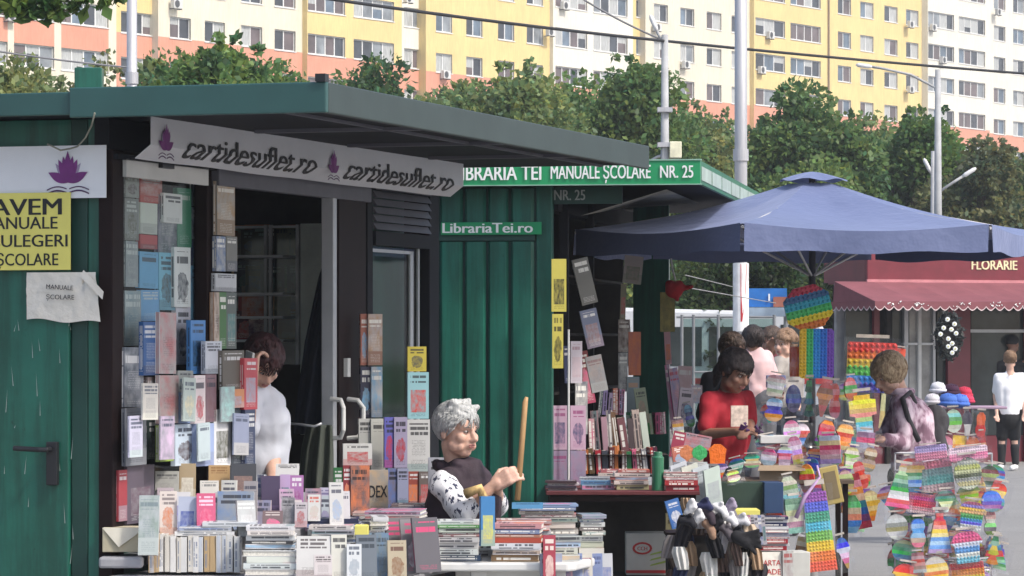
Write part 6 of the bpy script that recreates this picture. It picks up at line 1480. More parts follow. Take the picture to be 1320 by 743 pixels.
# ================================================================== TOY STALL
RB7 = [(200, 60, 45), (230, 125, 45), (230, 200, 60), (70, 160, 80), (60, 150, 200), (70, 90, 180), (140, 80, 170)]
RBP = [(150, 90, 180), (85, 110, 200), (60, 160, 120), (90, 190, 215), (120, 190, 90), (235, 195, 60), (235, 140, 60), (230, 95, 70)]
PAST = [(225, 110, 160), (240, 225, 190), (235, 190, 70), (120, 190, 110), (110, 190, 225), (230, 230, 235)]
def hwf(shape, v):
    if shape == 'square': return 1. if .04 < v < .96 else .93
    if shape == 'circle': return math.sqrt(max(.0, 1-(2*v-1)**2))
    if shape == 'oct': return min(1, .45+min(v, 1-v)*2.2)
    if shape == 'tshirt': return .62 if v < .55 else (1. if v < .88 else .6)
    if shape == 'ice': return (.15+v*1.1) if v < .55 else math.sqrt(max(0.02, 1-((v-.55)/.46)**2))
    if shape == 'cake': return .72+.15*v if v < .6 else (1.0 if v < .75 else math.sqrt(max(.02, 1-((v-.75)/.27)**2))*.9)
    if shape == 'dress': return 1-.65*v if v < .85 else .3
    if shape == 'bear': return .8*math.sqrt(max(.02, 1-((v-.3)/.32)**2)) if v < .55 else .62*math.sqrt(max(.02, 1-((v-.75)/.26)**2))+.1
    if shape == 'pine': return .35+.65*((1-v)*3 % 1)*(.4+.6*(1-v))
    if shape == 'strip': return 1-.25*v
    return 1.
def popit(px0, py0, px1, py1, d, shape, cols, label, yaw=0, roll=0, bag=True, group='rainbow toys at the toy stall', vertical=False, cat='toy', bubbles=True, name='toy', T_=.018):
    W_, H_ = (px1-px0)/FOC*d, (py1-py0)/FOC*d
    if px1-px0 < 40: bubbles = False
    if len(cols) in (3, 4, 5) and not vertical and px1-px0 < 45: cols = [q for c in cols for q in ((c, tuple(min(250, k*.5+120) for k in c)) if random.random() < .35 else (c, tuple(min(250, max(0, k+random.uniform(-70, 70))) for k in c)))]
    r = empty(name, label, cat, P((px0+px1)/2, py1, d), R(yaw), group); r.rotation_euler = (R(random.uniform(-4, 4)), R(roll), R(yaw))
    n = len(cols); g = MB(); cl = [lin(tuple(max(3, min(250, (q-sum(c)/3)*1.25+sum(c)/3)) for q in jit(c, 8))) for c in cols]
    f = .90 if bag else 1.
    def pt(u, v): h = max(.06, hwf(shape, v))*W_/2*f; return h*u, v*H_*f+H_*(1-f)/2
    if not vertical:
        for k in range(n):
            c = cl[n-1-k]; L_, R_ = [], []
            for j in range(5):
                v = (k+j/4)/n; x, z = pt(1, v); R_.append((x, z)); L_.append((-x, z))
            g.prism(L_[::1][::-1]+R_, T_, None, 0, c) if False else g.prism(R_[::-1]+L_, T_, None, 0, c)
    else:
        for k in range(n):
            c = cl[k]; lo, hi = [], []
            for j in range(4):
                u = -1+2*(k+j/3)/n
                mx = max((vv/20 for vv in range(21) if hwf(shape, vv/20) >= abs(u)-.01), default=.5); mn = min((vv/20 for vv in range(21) if hwf(shape, vv/20) >= abs(u)-.01), default=.5)
                hi.append((u*W_/2*f, mx*H_*f+H_*(1-f)/2)); lo.append((u*W_/2*f, mn*H_*f+H_*(1-f)/2))
            g.prism(lo+hi[::-1], T_, None, 0, c)
    g.build('board', TINT, r)
    if bubbles:
        g = MB(); s = max(.014, min(W_, H_)/10); nx, nz_ = max(1, int(W_*f/s)), max(1, int(H_*f/s))
        for i in range(nx):
            for j in range(nz_):
                u, v = (i+.5)/nx*2-1, (j+.5)/nz_
                if abs(u) > hwf(shape, v)-.06: continue
                c = cl[min(n-1, int((1-v)*n))] if not vertical else cl[min(n-1, int((u+1)/2*n))]
                g.ell((u*W_/2*f, -.001, v*H_*f+H_*(1-f)/2), (s*.38, s*.16, s*.38), None, 7, 4, 0, tuple(q*.85 for q in c))
        o = g.build('bubbles', TINT, r, smooth=True); o['kind'] = 'stuff'
    if bag:
        rg = random.Random(int(px0*7+py0)); nu = 7; off = [[rg.uniform(0, .022) for _ in range(nu+1)] for _ in range(nu+1)]
        MB().grid(nu, nu, lambda u, v: Vector(((u-.5)*W_*1.04, -.016-off[round(u*nu)][round(v*nu)], v*H_*1.06-.01))).build('clear_bag', BAG, r, smooth=True)
        g = MB(); g.box((-W_*.3, -.012, H_*1.03), (W_*.3, .0, H_*1.09)).build('bag_header', mat('bag_header_card', (.5, .45, .4), .6, var=.3, vs=20), r)
    return r
# big things hung below the parasol
popit(1018, 368, 1079, 424, 21.5, 'oct', [(190, 60, 90), (50, 110, 150), (30, 160, 180), (70, 180, 100), (240, 215, 50), (245, 140, 50)], 'big octagonal rainbow board topmost on the parasol pole', 8, -14, bag=False)
popit(1030, 424, 1075, 488, 21.45, 'square', [(240, 200, 60), (70, 180, 110), (50, 160, 215), (50, 120, 210), (130, 80, 190)], 'rainbow board with upright stripes below the octagonal one', 5, 0, vertical=True, bag=False)
popit(1017, 445, 1034, 488, 21.6, 'square', [(190, 70, 40), (205, 80, 45)], 'orange red board half behind the striped one', 0, 0, bubbles=False)
popit(1034, 488, 1052, 540, 21.3, 'pine', [(40, 130, 80), (50, 150, 110), (45, 120, 80)], 'green pop toy below the striped board', 4, 0)
popit(1012, 494, 1034, 534, 21.4, 'circle', [(70, 60, 130), (40, 100, 160), (60, 60, 120)], 'blue violet round pop toy left of the green one', 0, 0)
popit(1046, 490, 1070, 540, 21.2, 'ice', [(200, 60, 50), (220, 150, 50), (210, 70, 50)], 'red and yellow cone shaped pop toy', 0, 10)
popit(1066, 492, 1086, 542, 21.25, 'bear', [(190, 60, 50), (205, 80, 70), (190, 60, 90)], 'red bear shaped pop toy right of the cone', 0, 0)
popit(1087, 438, 1158, 510, 23.4, 'square', [(220, 75, 60), (235, 120, 60), (235, 200, 60), (90, 180, 70), (60, 150, 210), (80, 80, 170)], 'large rainbow tie-dye cushion bag behind the blond woman', -4, 2, T_=.06)
popit(1150, 448, 1166, 470, 23.45, 'square', [(225, 110, 80)], 'orange corner bag behind the tie-dye cushion', 0, 8, bubbles=False)
popit(1097, 506, 1136, 570, 21.0, 'tshirt', [(235, 205, 50), (240, 215, 80), (230, 150, 150), (90, 190, 220), (230, 235, 240)], 'pop toy shaped like a t-shirt, yellow pink and turquoise', 6, -6)
popit(1132, 505, 1140, 555, 23.3, 'strip', [(240, 225, 190), (235, 215, 150)], 'pale yellow strip toy right of the t-shirt shaped one', 0, 4, bubbles=False)
popit(1040, 628, 1083, 742, 20.0, 'strip', RBP, 'long rainbow pop strip hanging low in the middle of the toy stall', 6, -6, bag=True)
popit(1098, 610, 1125, 682, 20.4, 'strip', [(140, 30, 50), (200, 140, 60), (50, 120, 130), (110, 50, 100)], 'dark rainbow wedge toy right of the long strip', -8, -12, bag=False)
popit(1104, 592, 1126, 632, 20.5, 'bear', [(210, 70, 50), (225, 80, 50), (200, 60, 50)], 'orange red dinosaur shaped toy', 0, -16)
popit(1112, 630, 1140, 674, 20.6, 'ice', [(235, 215, 160), (235, 190, 70), (225, 170, 60)], 'yellow and white toy behind the wedge', 10, -8)
o = MB().prism([(-.055, 0), (.055, 0), (.055, .22), (-.055, .22)], .03).build('toy_box', mat('ochre_plastic', (.38, .29, .09), .5), bevel=.006); o.location = P(1077, 650, 20.1); o.rotation_euler = (0, R(-12), R(10)); tag(o, 'ochre yellow oblong box hanging tilted above the rainbow strip', 'toy box')
q = MB().box((-.035, -.003, .03), (.035, -.0005, .19)).build('inlay', mat('dark_inlay', (.16, .12, .06), .5), o)
tag(MB().tube([P(1053, 600, 20.0), P(1057, 615, 20.0), P(1038, 640, 19.95), P(1026, 668, 19.95)], [.006, .008, .010, .013], 8).build('toy_whip', mat('lilac_plastic', (.45, .30, .50), .5), smooth=True), 'lilac curved stick toy hanging beside the rainbow strip', 'toy')
# spinner rack in front at right
rk = empty('display_rack', 'wire rack hung full of bagged rainbow toys at the right front', 'rack', P(1216, 440, 20.3)+Vector((0, 0, -EYE)))
for a in range(6):
    x, y = .28*math.cos(a*1.047), .2*math.sin(a*1.047); MB().tube([(x, y, .02), (x, y, .90)], .006, 6).build('upright', STEEL, rk)
for z in (.05, .3, .55, .8, .9): MB().tube([(.28*math.cos(i*.5236), .2*math.sin(i*.5236), z) for i in range(13)], .005, 6).build('hoop', STEEL, rk)
RAK = [(1140, 600, 1172, 655, 'dress', [(225, 225, 190), (110, 180, 120), (40, 140, 110), (220, 225, 215), (205, 60, 80)], 'green and white dress shaped toy at the upper left of the rack'),
 (1160, 590, 1192, 628, 'cake', [(205, 50, 50), (230, 190, 60), (60, 140, 80), (60, 120, 200)], 'rainbow crown shaped toy at the top left of the rack'),
 (1190, 592, 1232, 634, 'square', [(225, 150, 170), (150, 190, 180), (130, 200, 190), (220, 190, 200)], 'pale turquoise and pink pack at the rack top'),
 (1232, 588, 1268, 632, 'circle', [(60, 75, 55), (180, 190, 120), (70, 90, 60), (190, 190, 150)], 'dark green and cream ball of tangled plastic on the rack'),
 (1262, 600, 1286, 630, 'ice', [(70, 80, 60), (150, 170, 110), (60, 70, 50)], 'olive tangled plastic toy right of the ball'),
 (1236, 626, 1266, 648, 'cake', [(90, 160, 90), (225, 205, 80), (235, 220, 120)], 'yellow green crown toy under the tangled ball'),
 (1266, 632, 1292, 660, 'circle', [(60, 130, 210), (60, 110, 200), (150, 90, 160)], 'blue and violet balloon bag at the right of the rack'),
 (1206, 632, 1234, 660, 'ice', [(40, 110, 90), (50, 140, 120), (225, 235, 170), (230, 235, 180)], 'green watermelon slice toy in the rack centre'),
 (1168, 636, 1204, 662, 'square', [(225, 120, 130), (215, 80, 100), (230, 170, 170)], 'crumpled pink pack left of the watermelon slice'),
 (1232, 646, 1268, 684, 'cake', [(220, 130, 160), (235, 200, 90), (120, 180, 110), (90, 170, 215), (225, 230, 235)], 'rainbow cupcake toy with pink top, the upper of two'),
 (1228, 684, 1270, 726, 'cake', [(225, 100, 150), (225, 95, 150), (230, 230, 235), (90, 150, 210), (225, 235, 235), (120, 190, 215)], 'striped cupcake toy with hot pink top, the lower of two'),
 (1144, 662, 1172, 696, 'circle', [(200, 200, 205), (150, 150, 155), (205, 205, 210)], 'grey football shaped toy at the left side of the rack'),
 (1172, 668, 1196, 706, 'bear', [(60, 130, 205), (70, 150, 215), (190, 170, 150)], 'blue bear shaped toy in a bag on the rack'),
 (1196, 660, 1228, 714, 'dress', [(205, 60, 60), (215, 80, 60), (235, 210, 90), (90, 160, 215), (110, 170, 220)], 'red yellow and blue squid shaped toy in the rack centre'),
 (1148, 696, 1178, 724, 'circle', [(190, 190, 130), (90, 160, 120), (90, 150, 190)], 'green and blue round toy low on the rack'),
 (1176, 712, 1194, 738, 'strip', [(180, 130, 120), (190, 80, 70), (170, 150, 130)], 'narrow brown red strip low on the rack'),
 (1194, 716, 1226, 756, 'circle', [(205, 200, 190), (230, 190, 60), (215, 120, 50), (230, 180, 70)], 'yellow orange round toy at the bottom of the rack'),
 (1226, 724, 1272, 760, 'square', [(200, 50, 45), (225, 150, 60), (230, 215, 80), (60, 150, 80)], 'red yellow green rainbow board at the bottom of the rack'),
 (1146, 726, 1180, 762, 'ice', [(200, 70, 60), (225, 190, 70), (90, 150, 190)], 'red and blue toy at the lower left of the rack'),
 (1270, 690, 1286, 728, 'pine', [(50, 140, 90), (225, 200, 70), (205, 90, 60)], 'small green and yellow toy at the right edge of the rack'),
 (1268, 658, 1286, 690, 'bear', [(170, 90, 90), (190, 190, 190), (90, 90, 90)], 'small grey red toy at the right of the upper cupcake'),
 (1180, 574, 1222, 592, 'square', [(205, 190, 220), (225, 150, 180)], 'pink lilac pack lying on the rack top at left'),
 (1222, 576, 1276, 592, 'square', [(225, 200, 215), (225, 140, 170)], 'pale pink pack lying on the rack top at right')]
for i, (a, b_, c, d_, sh, cols, lab) in enumerate(RAK):
    popit(a-2, b_-1, c+2, d_+2, 20.02+.02*(i % 3)-.02*(i > 9), sh, cols, lab, random.uniform(-14, 14), random.uniform(-10, 10), group='bagged toys on the front rack')
for i, (a, b_, c, d_) in enumerate([(1154, 600, 1190, 640), (1200, 640, 1236, 690), (1150, 650, 1200, 700), (1240, 600, 1280, 650), (1180, 690, 1230, 740), (1236, 690, 1280, 750), (1150, 700, 1190, 755)]):
    popit(a, b_, c, d_, 20.25+.02*i, random.choice(['circle', 'ice', 'cake', 'bear']), random.sample(RB7, 4), f'half hidden rainbow toy deep in the front rack, {ORD[i]} counted downward', random.uniform(-20, 20), random.uniform(-15, 15), group='half hidden toys deep in the front rack')
rg5 = random.Random(77)
for i in range(26):
    cx, cy = rg5.uniform(1150, 1284), rg5.uniform(598, 755); w_ = rg5.uniform(24, 38); h_ = rg5.uniform(28, 42); cs_ = rg5.sample(RB7, 4)
    popit(cx-w_/2, cy-h_/2, cx+w_/2, cy+h_/2, 20.16+.012*i, rg5.choice(['circle', 'ice', 'cake', 'bear', 'dress', 'square']), cs_, f'{cname(cs_[0])} and {cname(cs_[1])} topped bagged toy in the second layer of the rack, {ORD[i]} one', rg5.uniform(-20, 20), rg5.uniform(-15, 15), group='second layer of bagged toys on the rack', bubbles=i % 2 == 0)
# crinkled flower-like decorations tied on the rack top
# second stand behind, with hats
rk2 = empty('display_table', 'small table heaped with knitted hats and bagged toys behind the front rack', 'table', P(1237, 440, 27)+Vector((0, 0, -EYE)))
MB().box((-.32, -.2, 1.03), (.34, .25, 1.05)).build('table_top', mat('lilac_cloth', (.35, .25, .33), .9), rk2, bevel=.006)
for x in (-.28, .02): MB().box((x, -.16, 0), (x+.03, -.13, 1.029)).build('leg', STEEL, rk2)
def hat(px, py, d, w, c, label):
    g = MB(); p = P(px, py, d); r_ = w/FOC*d/2
    g.ell((0, 0, 0), (r_, r_, r_*.75), None, 18, 10, 0, lin(c)); g.tube([(r_*.95*math.cos(a), r_*.95*math.sin(a), -r_*.35) for a in [i*math.pi/8 for i in range(17)]], r_*.22, 8, 0, lin(c)); 
    for k in range(16):
        a = k*math.pi/8; g.tube([(r_*1.0*math.cos(a), r_*math.sin(a), -r_*.2), (r_*.7*math.cos(a), r_*.7*math.sin(a), r_*.56), (0, 0, r_*.76)], [r_*.07, r_*.06, r_*.03], 5, 0, lin(c))
    o = g.build('knitted_hat', CLOTHC, smooth=True); o.location = p; tag(o, label, 'hat', 'knitted hats on the table by the flower kiosk')
for a in ((1209, 500, 26.8, 20, (215, 215, 220), 'white knitted hat at the top left of the hat heap'), (1202, 515, 26.7, 20, (205, 200, 205), 'white hat with small eyes below the top left one'), (1226, 503, 27, 22, (60, 30, 55), 'dark plum knitted hat in the middle of the heap'), (1243, 506, 27.1, 20, (190, 50, 75), 'crimson knitted hat at the right of the heap'), (1222, 516, 26.7, 24, (70, 110, 190), 'blue knitted hat in front, left of the two'), (1237, 517, 26.8, 24, (80, 120, 205), 'blue knitted hat in front, right of the two'), (1248, 515, 26.9, 16, (200, 60, 90), 'pinkish red hat at the right front')): hat(*a)
HB = [(1200, 528, 1220, 562, 'bear', [(225, 215, 120), (210, 190, 150)]), (1218, 526, 1242, 560, 'circle', [(215, 225, 200), (120, 180, 130), (225, 225, 215)]), (1240, 528, 1256, 566, 'ice', [(90, 90, 100), (225, 225, 220)]), (1254, 530, 1272, 566, 'bear', [(225, 120, 80), (200, 80, 70)]), (1206, 560, 1228, 586, 'circle', [(225, 140, 160), (225, 210, 220)]), (1226, 560, 1246, 586, 'square', [(235, 200, 60), (230, 160, 60)]), (1246, 562, 1266, 590, 'cake', [(215, 130, 90), (120, 100, 90)]), (1262, 556, 1274, 586, 'strip', [(170, 60, 60), (205, 150, 130)])]
nmH = ['cream yellow', 'white and green', 'grey and white', 'orange red', 'pink and white', 'yellow', 'orange brown', 'dark red']
for i, (a, b_, c, d_, sh, cols) in enumerate(HB): popit(a, b_, c, d_, 26.6, sh, cols, f'{nmH[i]} bagged toy hanging below the knitted hats', random.uniform(-12, 12), random.uniform(-8, 8), group='bagged toys below the knitted hats')

# ------------------------------------------------------------------ toy table between the woman in crimson and the parasol
t3 = empty('market_table', 'long table covered with boxes and toys in front of the woman in crimson', 'table', P(985, 440, 20.4)+Vector((0, 0, -EYE)))
ax = t3.location.x; X0, X1 = P(905, 0, 20.2).x-ax, P(1100, 0, 20.2).x-ax
MB().box((X0, -.25, .73), (X1, .30, .75)).build('table_top', mat('brown_table', (.10, .07, .05), .7), t3)
for x in (X0+.03, X1-.06):
    for y in (-.2, .25): MB().box((x, y, 0), (x+.03, y+.03, .729)).build('leg', BRN, t3)
zt3 = lambda d: HZ+(EYE-.75)*FOC/d
def carton(px0, py0, px1, py1, d, m, label, dep=.2, yaw=0, name='box', cat='box', open_=False):
    p = P((px0+px1)/2, py1, d); w, h = (px1-px0)/FOC*d, (py1-py0)/FOC*d; r = empty(name, label, cat, p, R(yaw))
    if open_:
        MB().box((-w/2, 0, 0), (w/2, .005, h)).box((-w/2, dep-.005, 0), (w/2, dep, h)).box((-w/2, .0052, 0), (-w/2+.005, dep-.0052, h)).box((w/2-.005, .0052, 0), (w/2, dep-.0052, h)).box((-w/2+.0052, .0052, 0), (w/2-.0052, dep-.0052, .005)).build('walls', m, r)
        MB().add([(-w/2, -.001, h), (w/2, -.001, h), (w/2+.01, -.05, h-.03), (-w/2-.01, -.05, h-.03)], [(0, 1, 2, 3)]).build('flap', m, r)
    else: MB().box((-w/2, 0, 0), (w/2, dep, h)).build('walls', m, r, bevel=.004)
    return r
carton(979, 600, 1036, 621, 20.25, KRAFT, 'flat brown cardboard box on the toy table', .28, -4, open_=True)
carton(925, 622, 985, 660, 20.0, mat('dark_green_crate', (.02, .045, .035), .6), 'dark green crate below the table edge', .25, 0, 'crate', 'crate')
carton(985, 622, 1010, 662, 19.95, mat('navy_box_card', (.015, .045, .12), .6), 'navy blue box right of the dark green crate', .2, 4)
carton(1000, 712, 1045, 760, 19.6, WC, 'grey white box on the ground below the toys', .2, 8)
tag(MB().box(P(925, 664, 19.6), P(975, 655, 19.9)).build('card_board', YELP), 'yellow flat box lid above the socks', 'lid')
for i, (px, c, lb) in enumerate(((902, (80, 160, 110), 'green round pop toy standing on the table edge'), (886, (205, 130, 90), 'salmon round pop toy standing on the table edge'))):
    popit(px-10, 574, px+10, 594, 19.7, 'circle', [c], lb, 0, 0, bag=False)
popit(912, 573, 938, 598, 19.75, 'cake', [(235, 130, 50)], 'bright orange whale shaped pop toy in front of the woman in crimson', 0, 0, bag=False)
cols_bag = [((190, 150, 170), (220, 220, 225)), ((60, 110, 190), (220, 220, 230)), ((200, 190, 170), (120, 160, 90)), ((225, 225, 225), (180, 60, 80)), ((150, 190, 210), (60, 90, 150)), ((210, 180, 120), (120, 80, 60)), ((90, 150, 110), (220, 200, 160)), ((230, 150, 60), (200, 60, 60)), ((220, 120, 160), (240, 240, 240))]
k = 0
PKS = [(982, 482, 1012, 512, 20.9), (980, 512, 1012, 545, 20.85), (1010, 540, 1034, 572, 20.6), (975, 560, 1008, 582, 20.5), (978, 578, 1000, 602, 20.35), (1000, 575, 1022, 602, 20.36), (1020, 560, 1040, 600, 20.4), (1022, 545, 1046, 575, 20.7), (1050, 540, 1074, 575, 20.9), (1056, 560, 1086, 600, 20.7), (1072, 545, 1100, 582, 20.8), (1084, 575, 1108, 606, 20.7), (1030, 596, 1052, 640, 20.2), (1010, 612, 1034, 650, 20.1), (1014, 640, 1040, 690, 20.0), (1080, 604, 1104, 640, 20.4), (1086, 636, 1112, 690, 20.3), (940, 590, 965, 612, 20.15), (955, 585, 985, 604, 20.3), (915, 595, 942, 618, 19.95), (935, 606, 960, 622, 19.9), (1084, 690, 1104, 735, 20.1), (1020, 690, 1040, 730, 20.05), (1100, 555, 1126, 600, 20.9), (1104, 575, 1130, 610, 20.8), (868, 540, 884, 570, 20.9), (884, 520, 900, 552, 21.3), (890, 545, 910, 575, 21.2)]
for i, (a, b_, c, d_, dd) in enumerate(PKS):
    c1, c2 = cols_bag[(i*4+i//3) % 9]; c1, c2 = jit(c1, 18), jit(c2, 18); c3 = jit(cols_bag[(i*5+2) % 9][0], 15)
    popit(a, b_, c, d_, dd, random.choice(['square', 'circle', 'bear', 'cake', 'ice', 'oct']), [c1, c2, c3], f'small {cname(c1)} and {cname(c2)} bagged toy, {ORD[i]} counted from the top of the stall', random.uniform(-25, 25), random.uniform(-15, 15), group='small packaged toys on the toy stall')
rg6 = random.Random(41)
for i in range(30):
    cx, cy = rg6.uniform(990, 1132), rg6.uniform(500, 700)
    if cy < 560 and 1088 > cx > 1010: cy += 60
    w_ = rg6.uniform(17, 28); h_ = rg6.uniform(22, 34); cs_ = rg6.sample(RB7, 3)
    popit(cx-w_/2, cy-h_/2, cx+w_/2, cy+h_/2, 21.0+.02*i, rg6.choice(['square', 'circle', 'bear', 'cake', 'ice', 'dress']), cs_, f'{cname(cs_[0])} topped packet with {cname(cs_[1])} middle deep in the toy stall, {ORD[i]} one', rg6.uniform(-20, 20), rg6.uniform(-14, 14), group='packets deep in the toy stall')
carton(988, 484, 1013, 500, 21.0, mat('lilac_blue_card', (.30, .33, .60), .5, var=.4, vs=30), 'blue and lilac toy package at the upper left of the stall', .05)
carton(980, 562, 1020, 572, 20.45, PLW, 'flat white box lid lying on toy boxes', .2, 3, 'tray', 'tray')
# packets and cards left of the woman in crimson
LP_ = [((872, 500, 890, 545), 21.6, (205, 190, 200)), ((890, 497, 905, 520), 23.0, (200, 60, 70)), ((893, 545, 915, 575), 21.0, (60, 70, 110)), ((880, 560, 915, 578), 20.6, (200, 210, 225)), ((868, 575, 890, 600), 20.0, (205, 110, 90)), ((862, 556, 878, 590), 20.4, (190, 60, 90)), ((886, 586, 905, 610), 19.9, (190, 190, 185)), ((905, 598, 925, 640), 19.85, (150, 150, 160)), ((918, 618, 932, 655), 19.8, (190, 190, 195))]
for i, (bb, d, c) in enumerate(LP_): face_px(d, bb, c, f'{cname(c)} card packet between the folders and the woman in crimson, {ORD[i]} one down', yaw=R(random.uniform(-20, 25)), roll=R(random.uniform(-15, 15)), group='card packets left of the woman in crimson', T_=.012, cat='packet', name='packet')
# plush heart hanging from the kiosk roof
o = empty('plush_toy', 'red plush heart with arms hanging under the kiosk roof edge', 'toy', P(871, 372, 22.2))
g = MB(); g.ell((-.01, 0, -.01), (.06, .035, .055), None, 14, 8); g.ell((-.035, 0, .02), .035, None, 12, 8); g.ell((.02, 0, .02), .033, None, 12, 8); cap(g, (.04, 0, 0), (.10, -.01, .01), .02, .014); cap(g, (0, 0, -.04), (.01, 0, -.075), .025, .012); remesh(g, 'body', mat('red_plush', (.36, .012, .02), .9, bd=.006, bs=60), .008, o)
MB().tube([(0, 0, .05), (-.02, 0, .12), (-.03, 0, .19)], .006, 6).build('cord', PLW, o)
# ------------------------------------------------------------------ socks and gloves in front
SOCKT = [(185, 150, 115), (110, 92, 82), (150, 142, 140), (28, 27, 33), (225, 225, 222), (48, 45, 52), (205, 180, 150), (45, 55, 95), (215, 210, 215), (120, 95, 85)]
def sock(px, y0, y1, w, d, c, label, tilt=0, seed=0):
    m_ = mat('knit_%d_%d_%d' % tuple(int(q) for q in c), mute(c) if max(c) > 1 else c, .95, var=.15, vs=20, bd=.006, bs=160)
    pts = [(y0, px-w*.35, px+w*.35), (y0+(y1-y0)*.25, px-w*.5+tilt*.2, px+w*.5+tilt*.2), (y0+(y1-y0)*.7, px-w*.42+tilt*.7, px+w*.46+tilt*.7), (y1, px-w*.34+tilt, px+w*.4+tilt)]
    drape('sock', label, 'sock', pts, .055, m_, d, seed)['group'] = 'socks and gloves on the front stand'
SK = [(868, 690, 752, 22, 18.75, 9), (888, 676, 752, 22, 18.7, 2), (914, 690, 756, 24, 18.62, 0), (933, 684, 756, 20, 18.66, 5), (948, 700, 756, 18, 18.6, 6), (965, 676, 724, 30, 18.62, 3), (900, 650, 690, 26, 18.75, 1), (975, 705, 756, 22, 18.64, 7), (958, 712, 750, 18, 18.58, 4), (927, 652, 690, 22, 18.68, 4), (908, 655, 682, 20, 18.64, 8), (884, 642, 690, 16, 18.8, 7), (940, 655, 692, 20, 18.72, 8), (878, 705, 756, 20, 18.65, 1), (922, 668, 700, 16, 18.6, 3), (895, 648, 672, 18, 18.66, 4), (950, 672, 700, 20, 18.7, 2)]
for i, (px, y0, y1, w, d, ci) in enumerate(SK):
    segs = [(y0, y1, ci, 0., d)] if y1-y0 < 45 else [(y0, y0+30, (ci+3) % 10, random.uniform(-4, 4), d-.05), (y0+22, y0+54, (ci*3+4) % 10, random.uniform(-6, 6), d-.02), (y0+44, max(y1, y0+60), ci, 0., d)]
    for j, (a_, b_, cj, off_, dj) in enumerate(segs):
        c = SOCKT[cj]; sock(px+off_, a_, b_, w*random.uniform(.8, 1.1), dj, c, f'{cname(c)} knitted sock on the front stand, {ORD[i]} bundle, {["top", "middle", "bottom"][j]} one', random.uniform(-9, 9), i*3+j)
def ring(px, py, d, r_, c, label):
    rg = random.Random(int(px)); g = MB(); an = rg.uniform(-1, 1); dx = Vector((math.cos(an), -.2, math.sin(an)))*r_
    cap(g, -dx*.8, dx*.5, r_*.62, r_*.7); cap(g, dx*.5, dx*.95+Vector((0, -.01, -.02)), r_*.62, r_*.5); cap(g, Vector((-.01, .01, .012)), dx*.3+Vector((0, -.012, .03)), r_*.5, r_*.4)
    o = remesh(g, 'sock_roll', CLOTHC, .006, None, None, 1, (30, .008), {'ca': lin(c)}); o.location = P(px, py, d); tag(o, label, 'sock roll', 'rolled socks on the front stand')
for i, (px, py, c) in enumerate(((902, 668, (220, 220, 222)), (925, 674, (30, 30, 36)), (938, 668, (215, 215, 220)), (914, 662, (60, 50, 60)), (950, 688, (40, 42, 50)), (893, 655, (225, 225, 228)), (908, 652, (40, 44, 80)), (926, 656, (222, 222, 225)), (943, 654, (150, 140, 160)), (886, 672, (30, 30, 38)), (958, 672, (205, 205, 210)), (914, 680, (150, 120, 100)), (934, 684, (90, 84, 90)))): ring(px+(i*7) % 5-2, py, 18.55, .036, c, f'rolled {cname(c)} sock band on top of the sock bunch, {ORD[i]} one')
g = MB()      # black glove with five fingers
for k in range(5): cap(g, P(958+k*.5, 690+k*2, 18.5), P(978+k*1.0-(k == 4)*8, 684+k*7.5, 18.48), .014, .011)
cap(g, P(950, 692, 18.52), P(962, 700, 18.5), .035, .032); tag(remesh(g, 'glove', mat('black_knit', (.015, .015, .018), .95, bd=.004, bs=120), .008), 'black knitted glove with spread fingers on the sock bunch', 'glove', 'socks and gloves on the front stand')
ss = empty('sock_stand', 'dark low stand under the bunch of socks', 'stand', P(925, 440, 18.9)+Vector((0, 0, -EYE)))
MB().box((-.27, -.04, 0), (.22, .25, .50)).build('crate', INT, ss); MB().box((-.28, -.06, .501), (.24, .26, .52)).build('board', BRN, ss)
for i in range(9): 
    a = 948+i*4.5; face_px(18.95, (a, 664, a+4.6, 702), [(215, 210, 220), (120, 100, 130), (190, 185, 195)][i % 3], f'{["white", "violet grey", "pale grey"][i % 3]} folded sock pair standing on edge, {ORD[i]} from left', roll=R(-6), group='folded sock pairs standing on edge', T_=.06, cat='sock pair', name='sock_pair')
NR = [((185, 25, 40), 6), ((215, 215, 220), 3), ((190, 28, 42), 6), ((60, 60, 110), 3), ((185, 190, 215), 4), ((35, 40, 85), 5), ((210, 215, 225), 4), ((35, 40, 90), 5), ((205, 210, 225), 4), ((40, 45, 90), 4)]
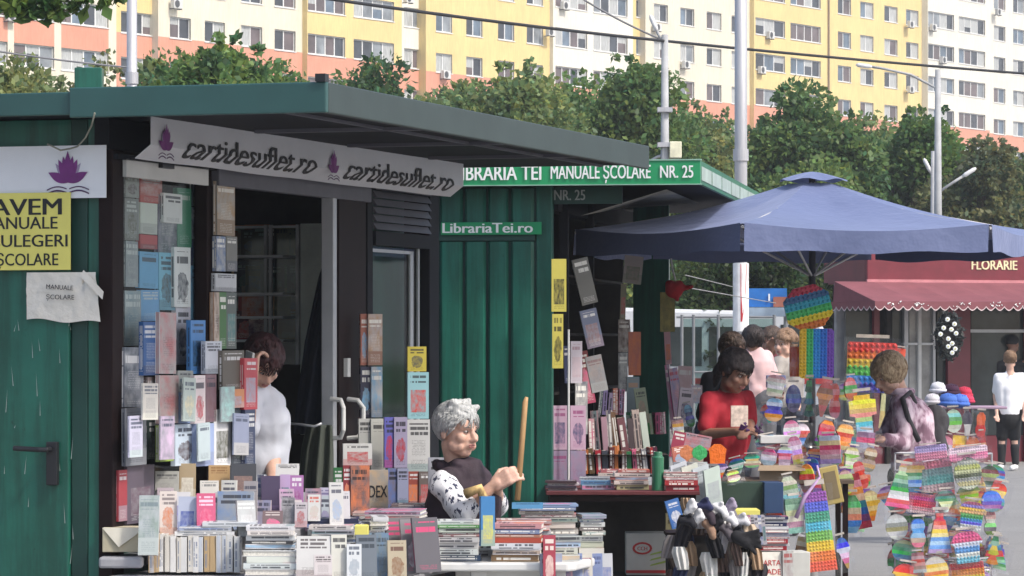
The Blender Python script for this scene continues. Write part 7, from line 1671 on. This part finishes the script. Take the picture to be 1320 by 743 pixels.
stack(975, 1017, 710, 19.0, NR, 'navy and red pile right of the socks', 'folded goods beside the socks', 0, .12, .04, name='folded_pack', cat='folded pack')
tag(MB().box(P(972, 780, 19.0), P(1018, 710.4, 19.2)).build('crate', INT), 'dark crate under the navy and red pile', 'crate')
# hand lettered map sign
sg = face_px(18.85, (976, 712, 1009, 760), (225, 226, 228), 'white sign with red hand lettered capitals beside the socks', (225, 226, 228), (225, 226, 228), R(6), lean=R(-6), T_=.01, name='sign', cat='sign')
sg.data.materials.clear(); sg.data.materials.append(WHP)
text('HARTA', .042, Matrix.Translation((-.058, -.0062, .128)), RDP, 'lettering', sg, .01, .0004, width=.118); text('ȘADE', .042, Matrix.Translation((-.040, -.0062, .080)), RDP, 'lettering', sg, .01, .0004, width=.10)
face_px(18.87, (1008, 710, 1022, 760), (160, 190, 190), 'teal edged catalogue right of the lettered sign', (150, 60, 60), (190, 190, 185), R(20), T_=.02, name='catalogue', cat='catalogue')
face_px(19.3, (858, 662, 884, 712), (185, 178, 130), 'olive cream bag card with dark hearts left of the socks', (60, 55, 45), (90, 80, 60), R(4), T_=.02, name='card_pack', cat='card pack')
face_px(19.2, (866, 643, 884, 680), (60, 120, 205), 'bright blue and white folded pack above the socks', (230, 230, 235), (230, 230, 235), R(10), roll=R(-16), T_=.02, name='card_pack', cat='card pack')
for k, v in LABELS.items():
    if len(v) > 1 or not 4 <= len(k.split()) <= 16: print('LABEL?', len(v), k)
# ------------------------------------------------------------------ summer haze over the street
hm = bpy.data.materials.new('haze_air'); hm.use_nodes = True; nt = hm.node_tree; nt.nodes.clear()
pv = nt.nodes.new('ShaderNodeVolumePrincipled'); pv.inputs['Color'].default_value = (.93, .96, 1, 1); pv.inputs['Density'].default_value = .0008; pv.inputs['Anisotropy'].default_value = .2
ho = nt.nodes.new('ShaderNodeOutputMaterial'); nt.links.new(pv.outputs[0], ho.inputs['Volume'])
hz = MB().box((-900, -160, -1), (900, 1400, 60)).build('haze', hm); tag(hz, 'thin pale summer haze over the market and the flats', None, None, 'stuff')
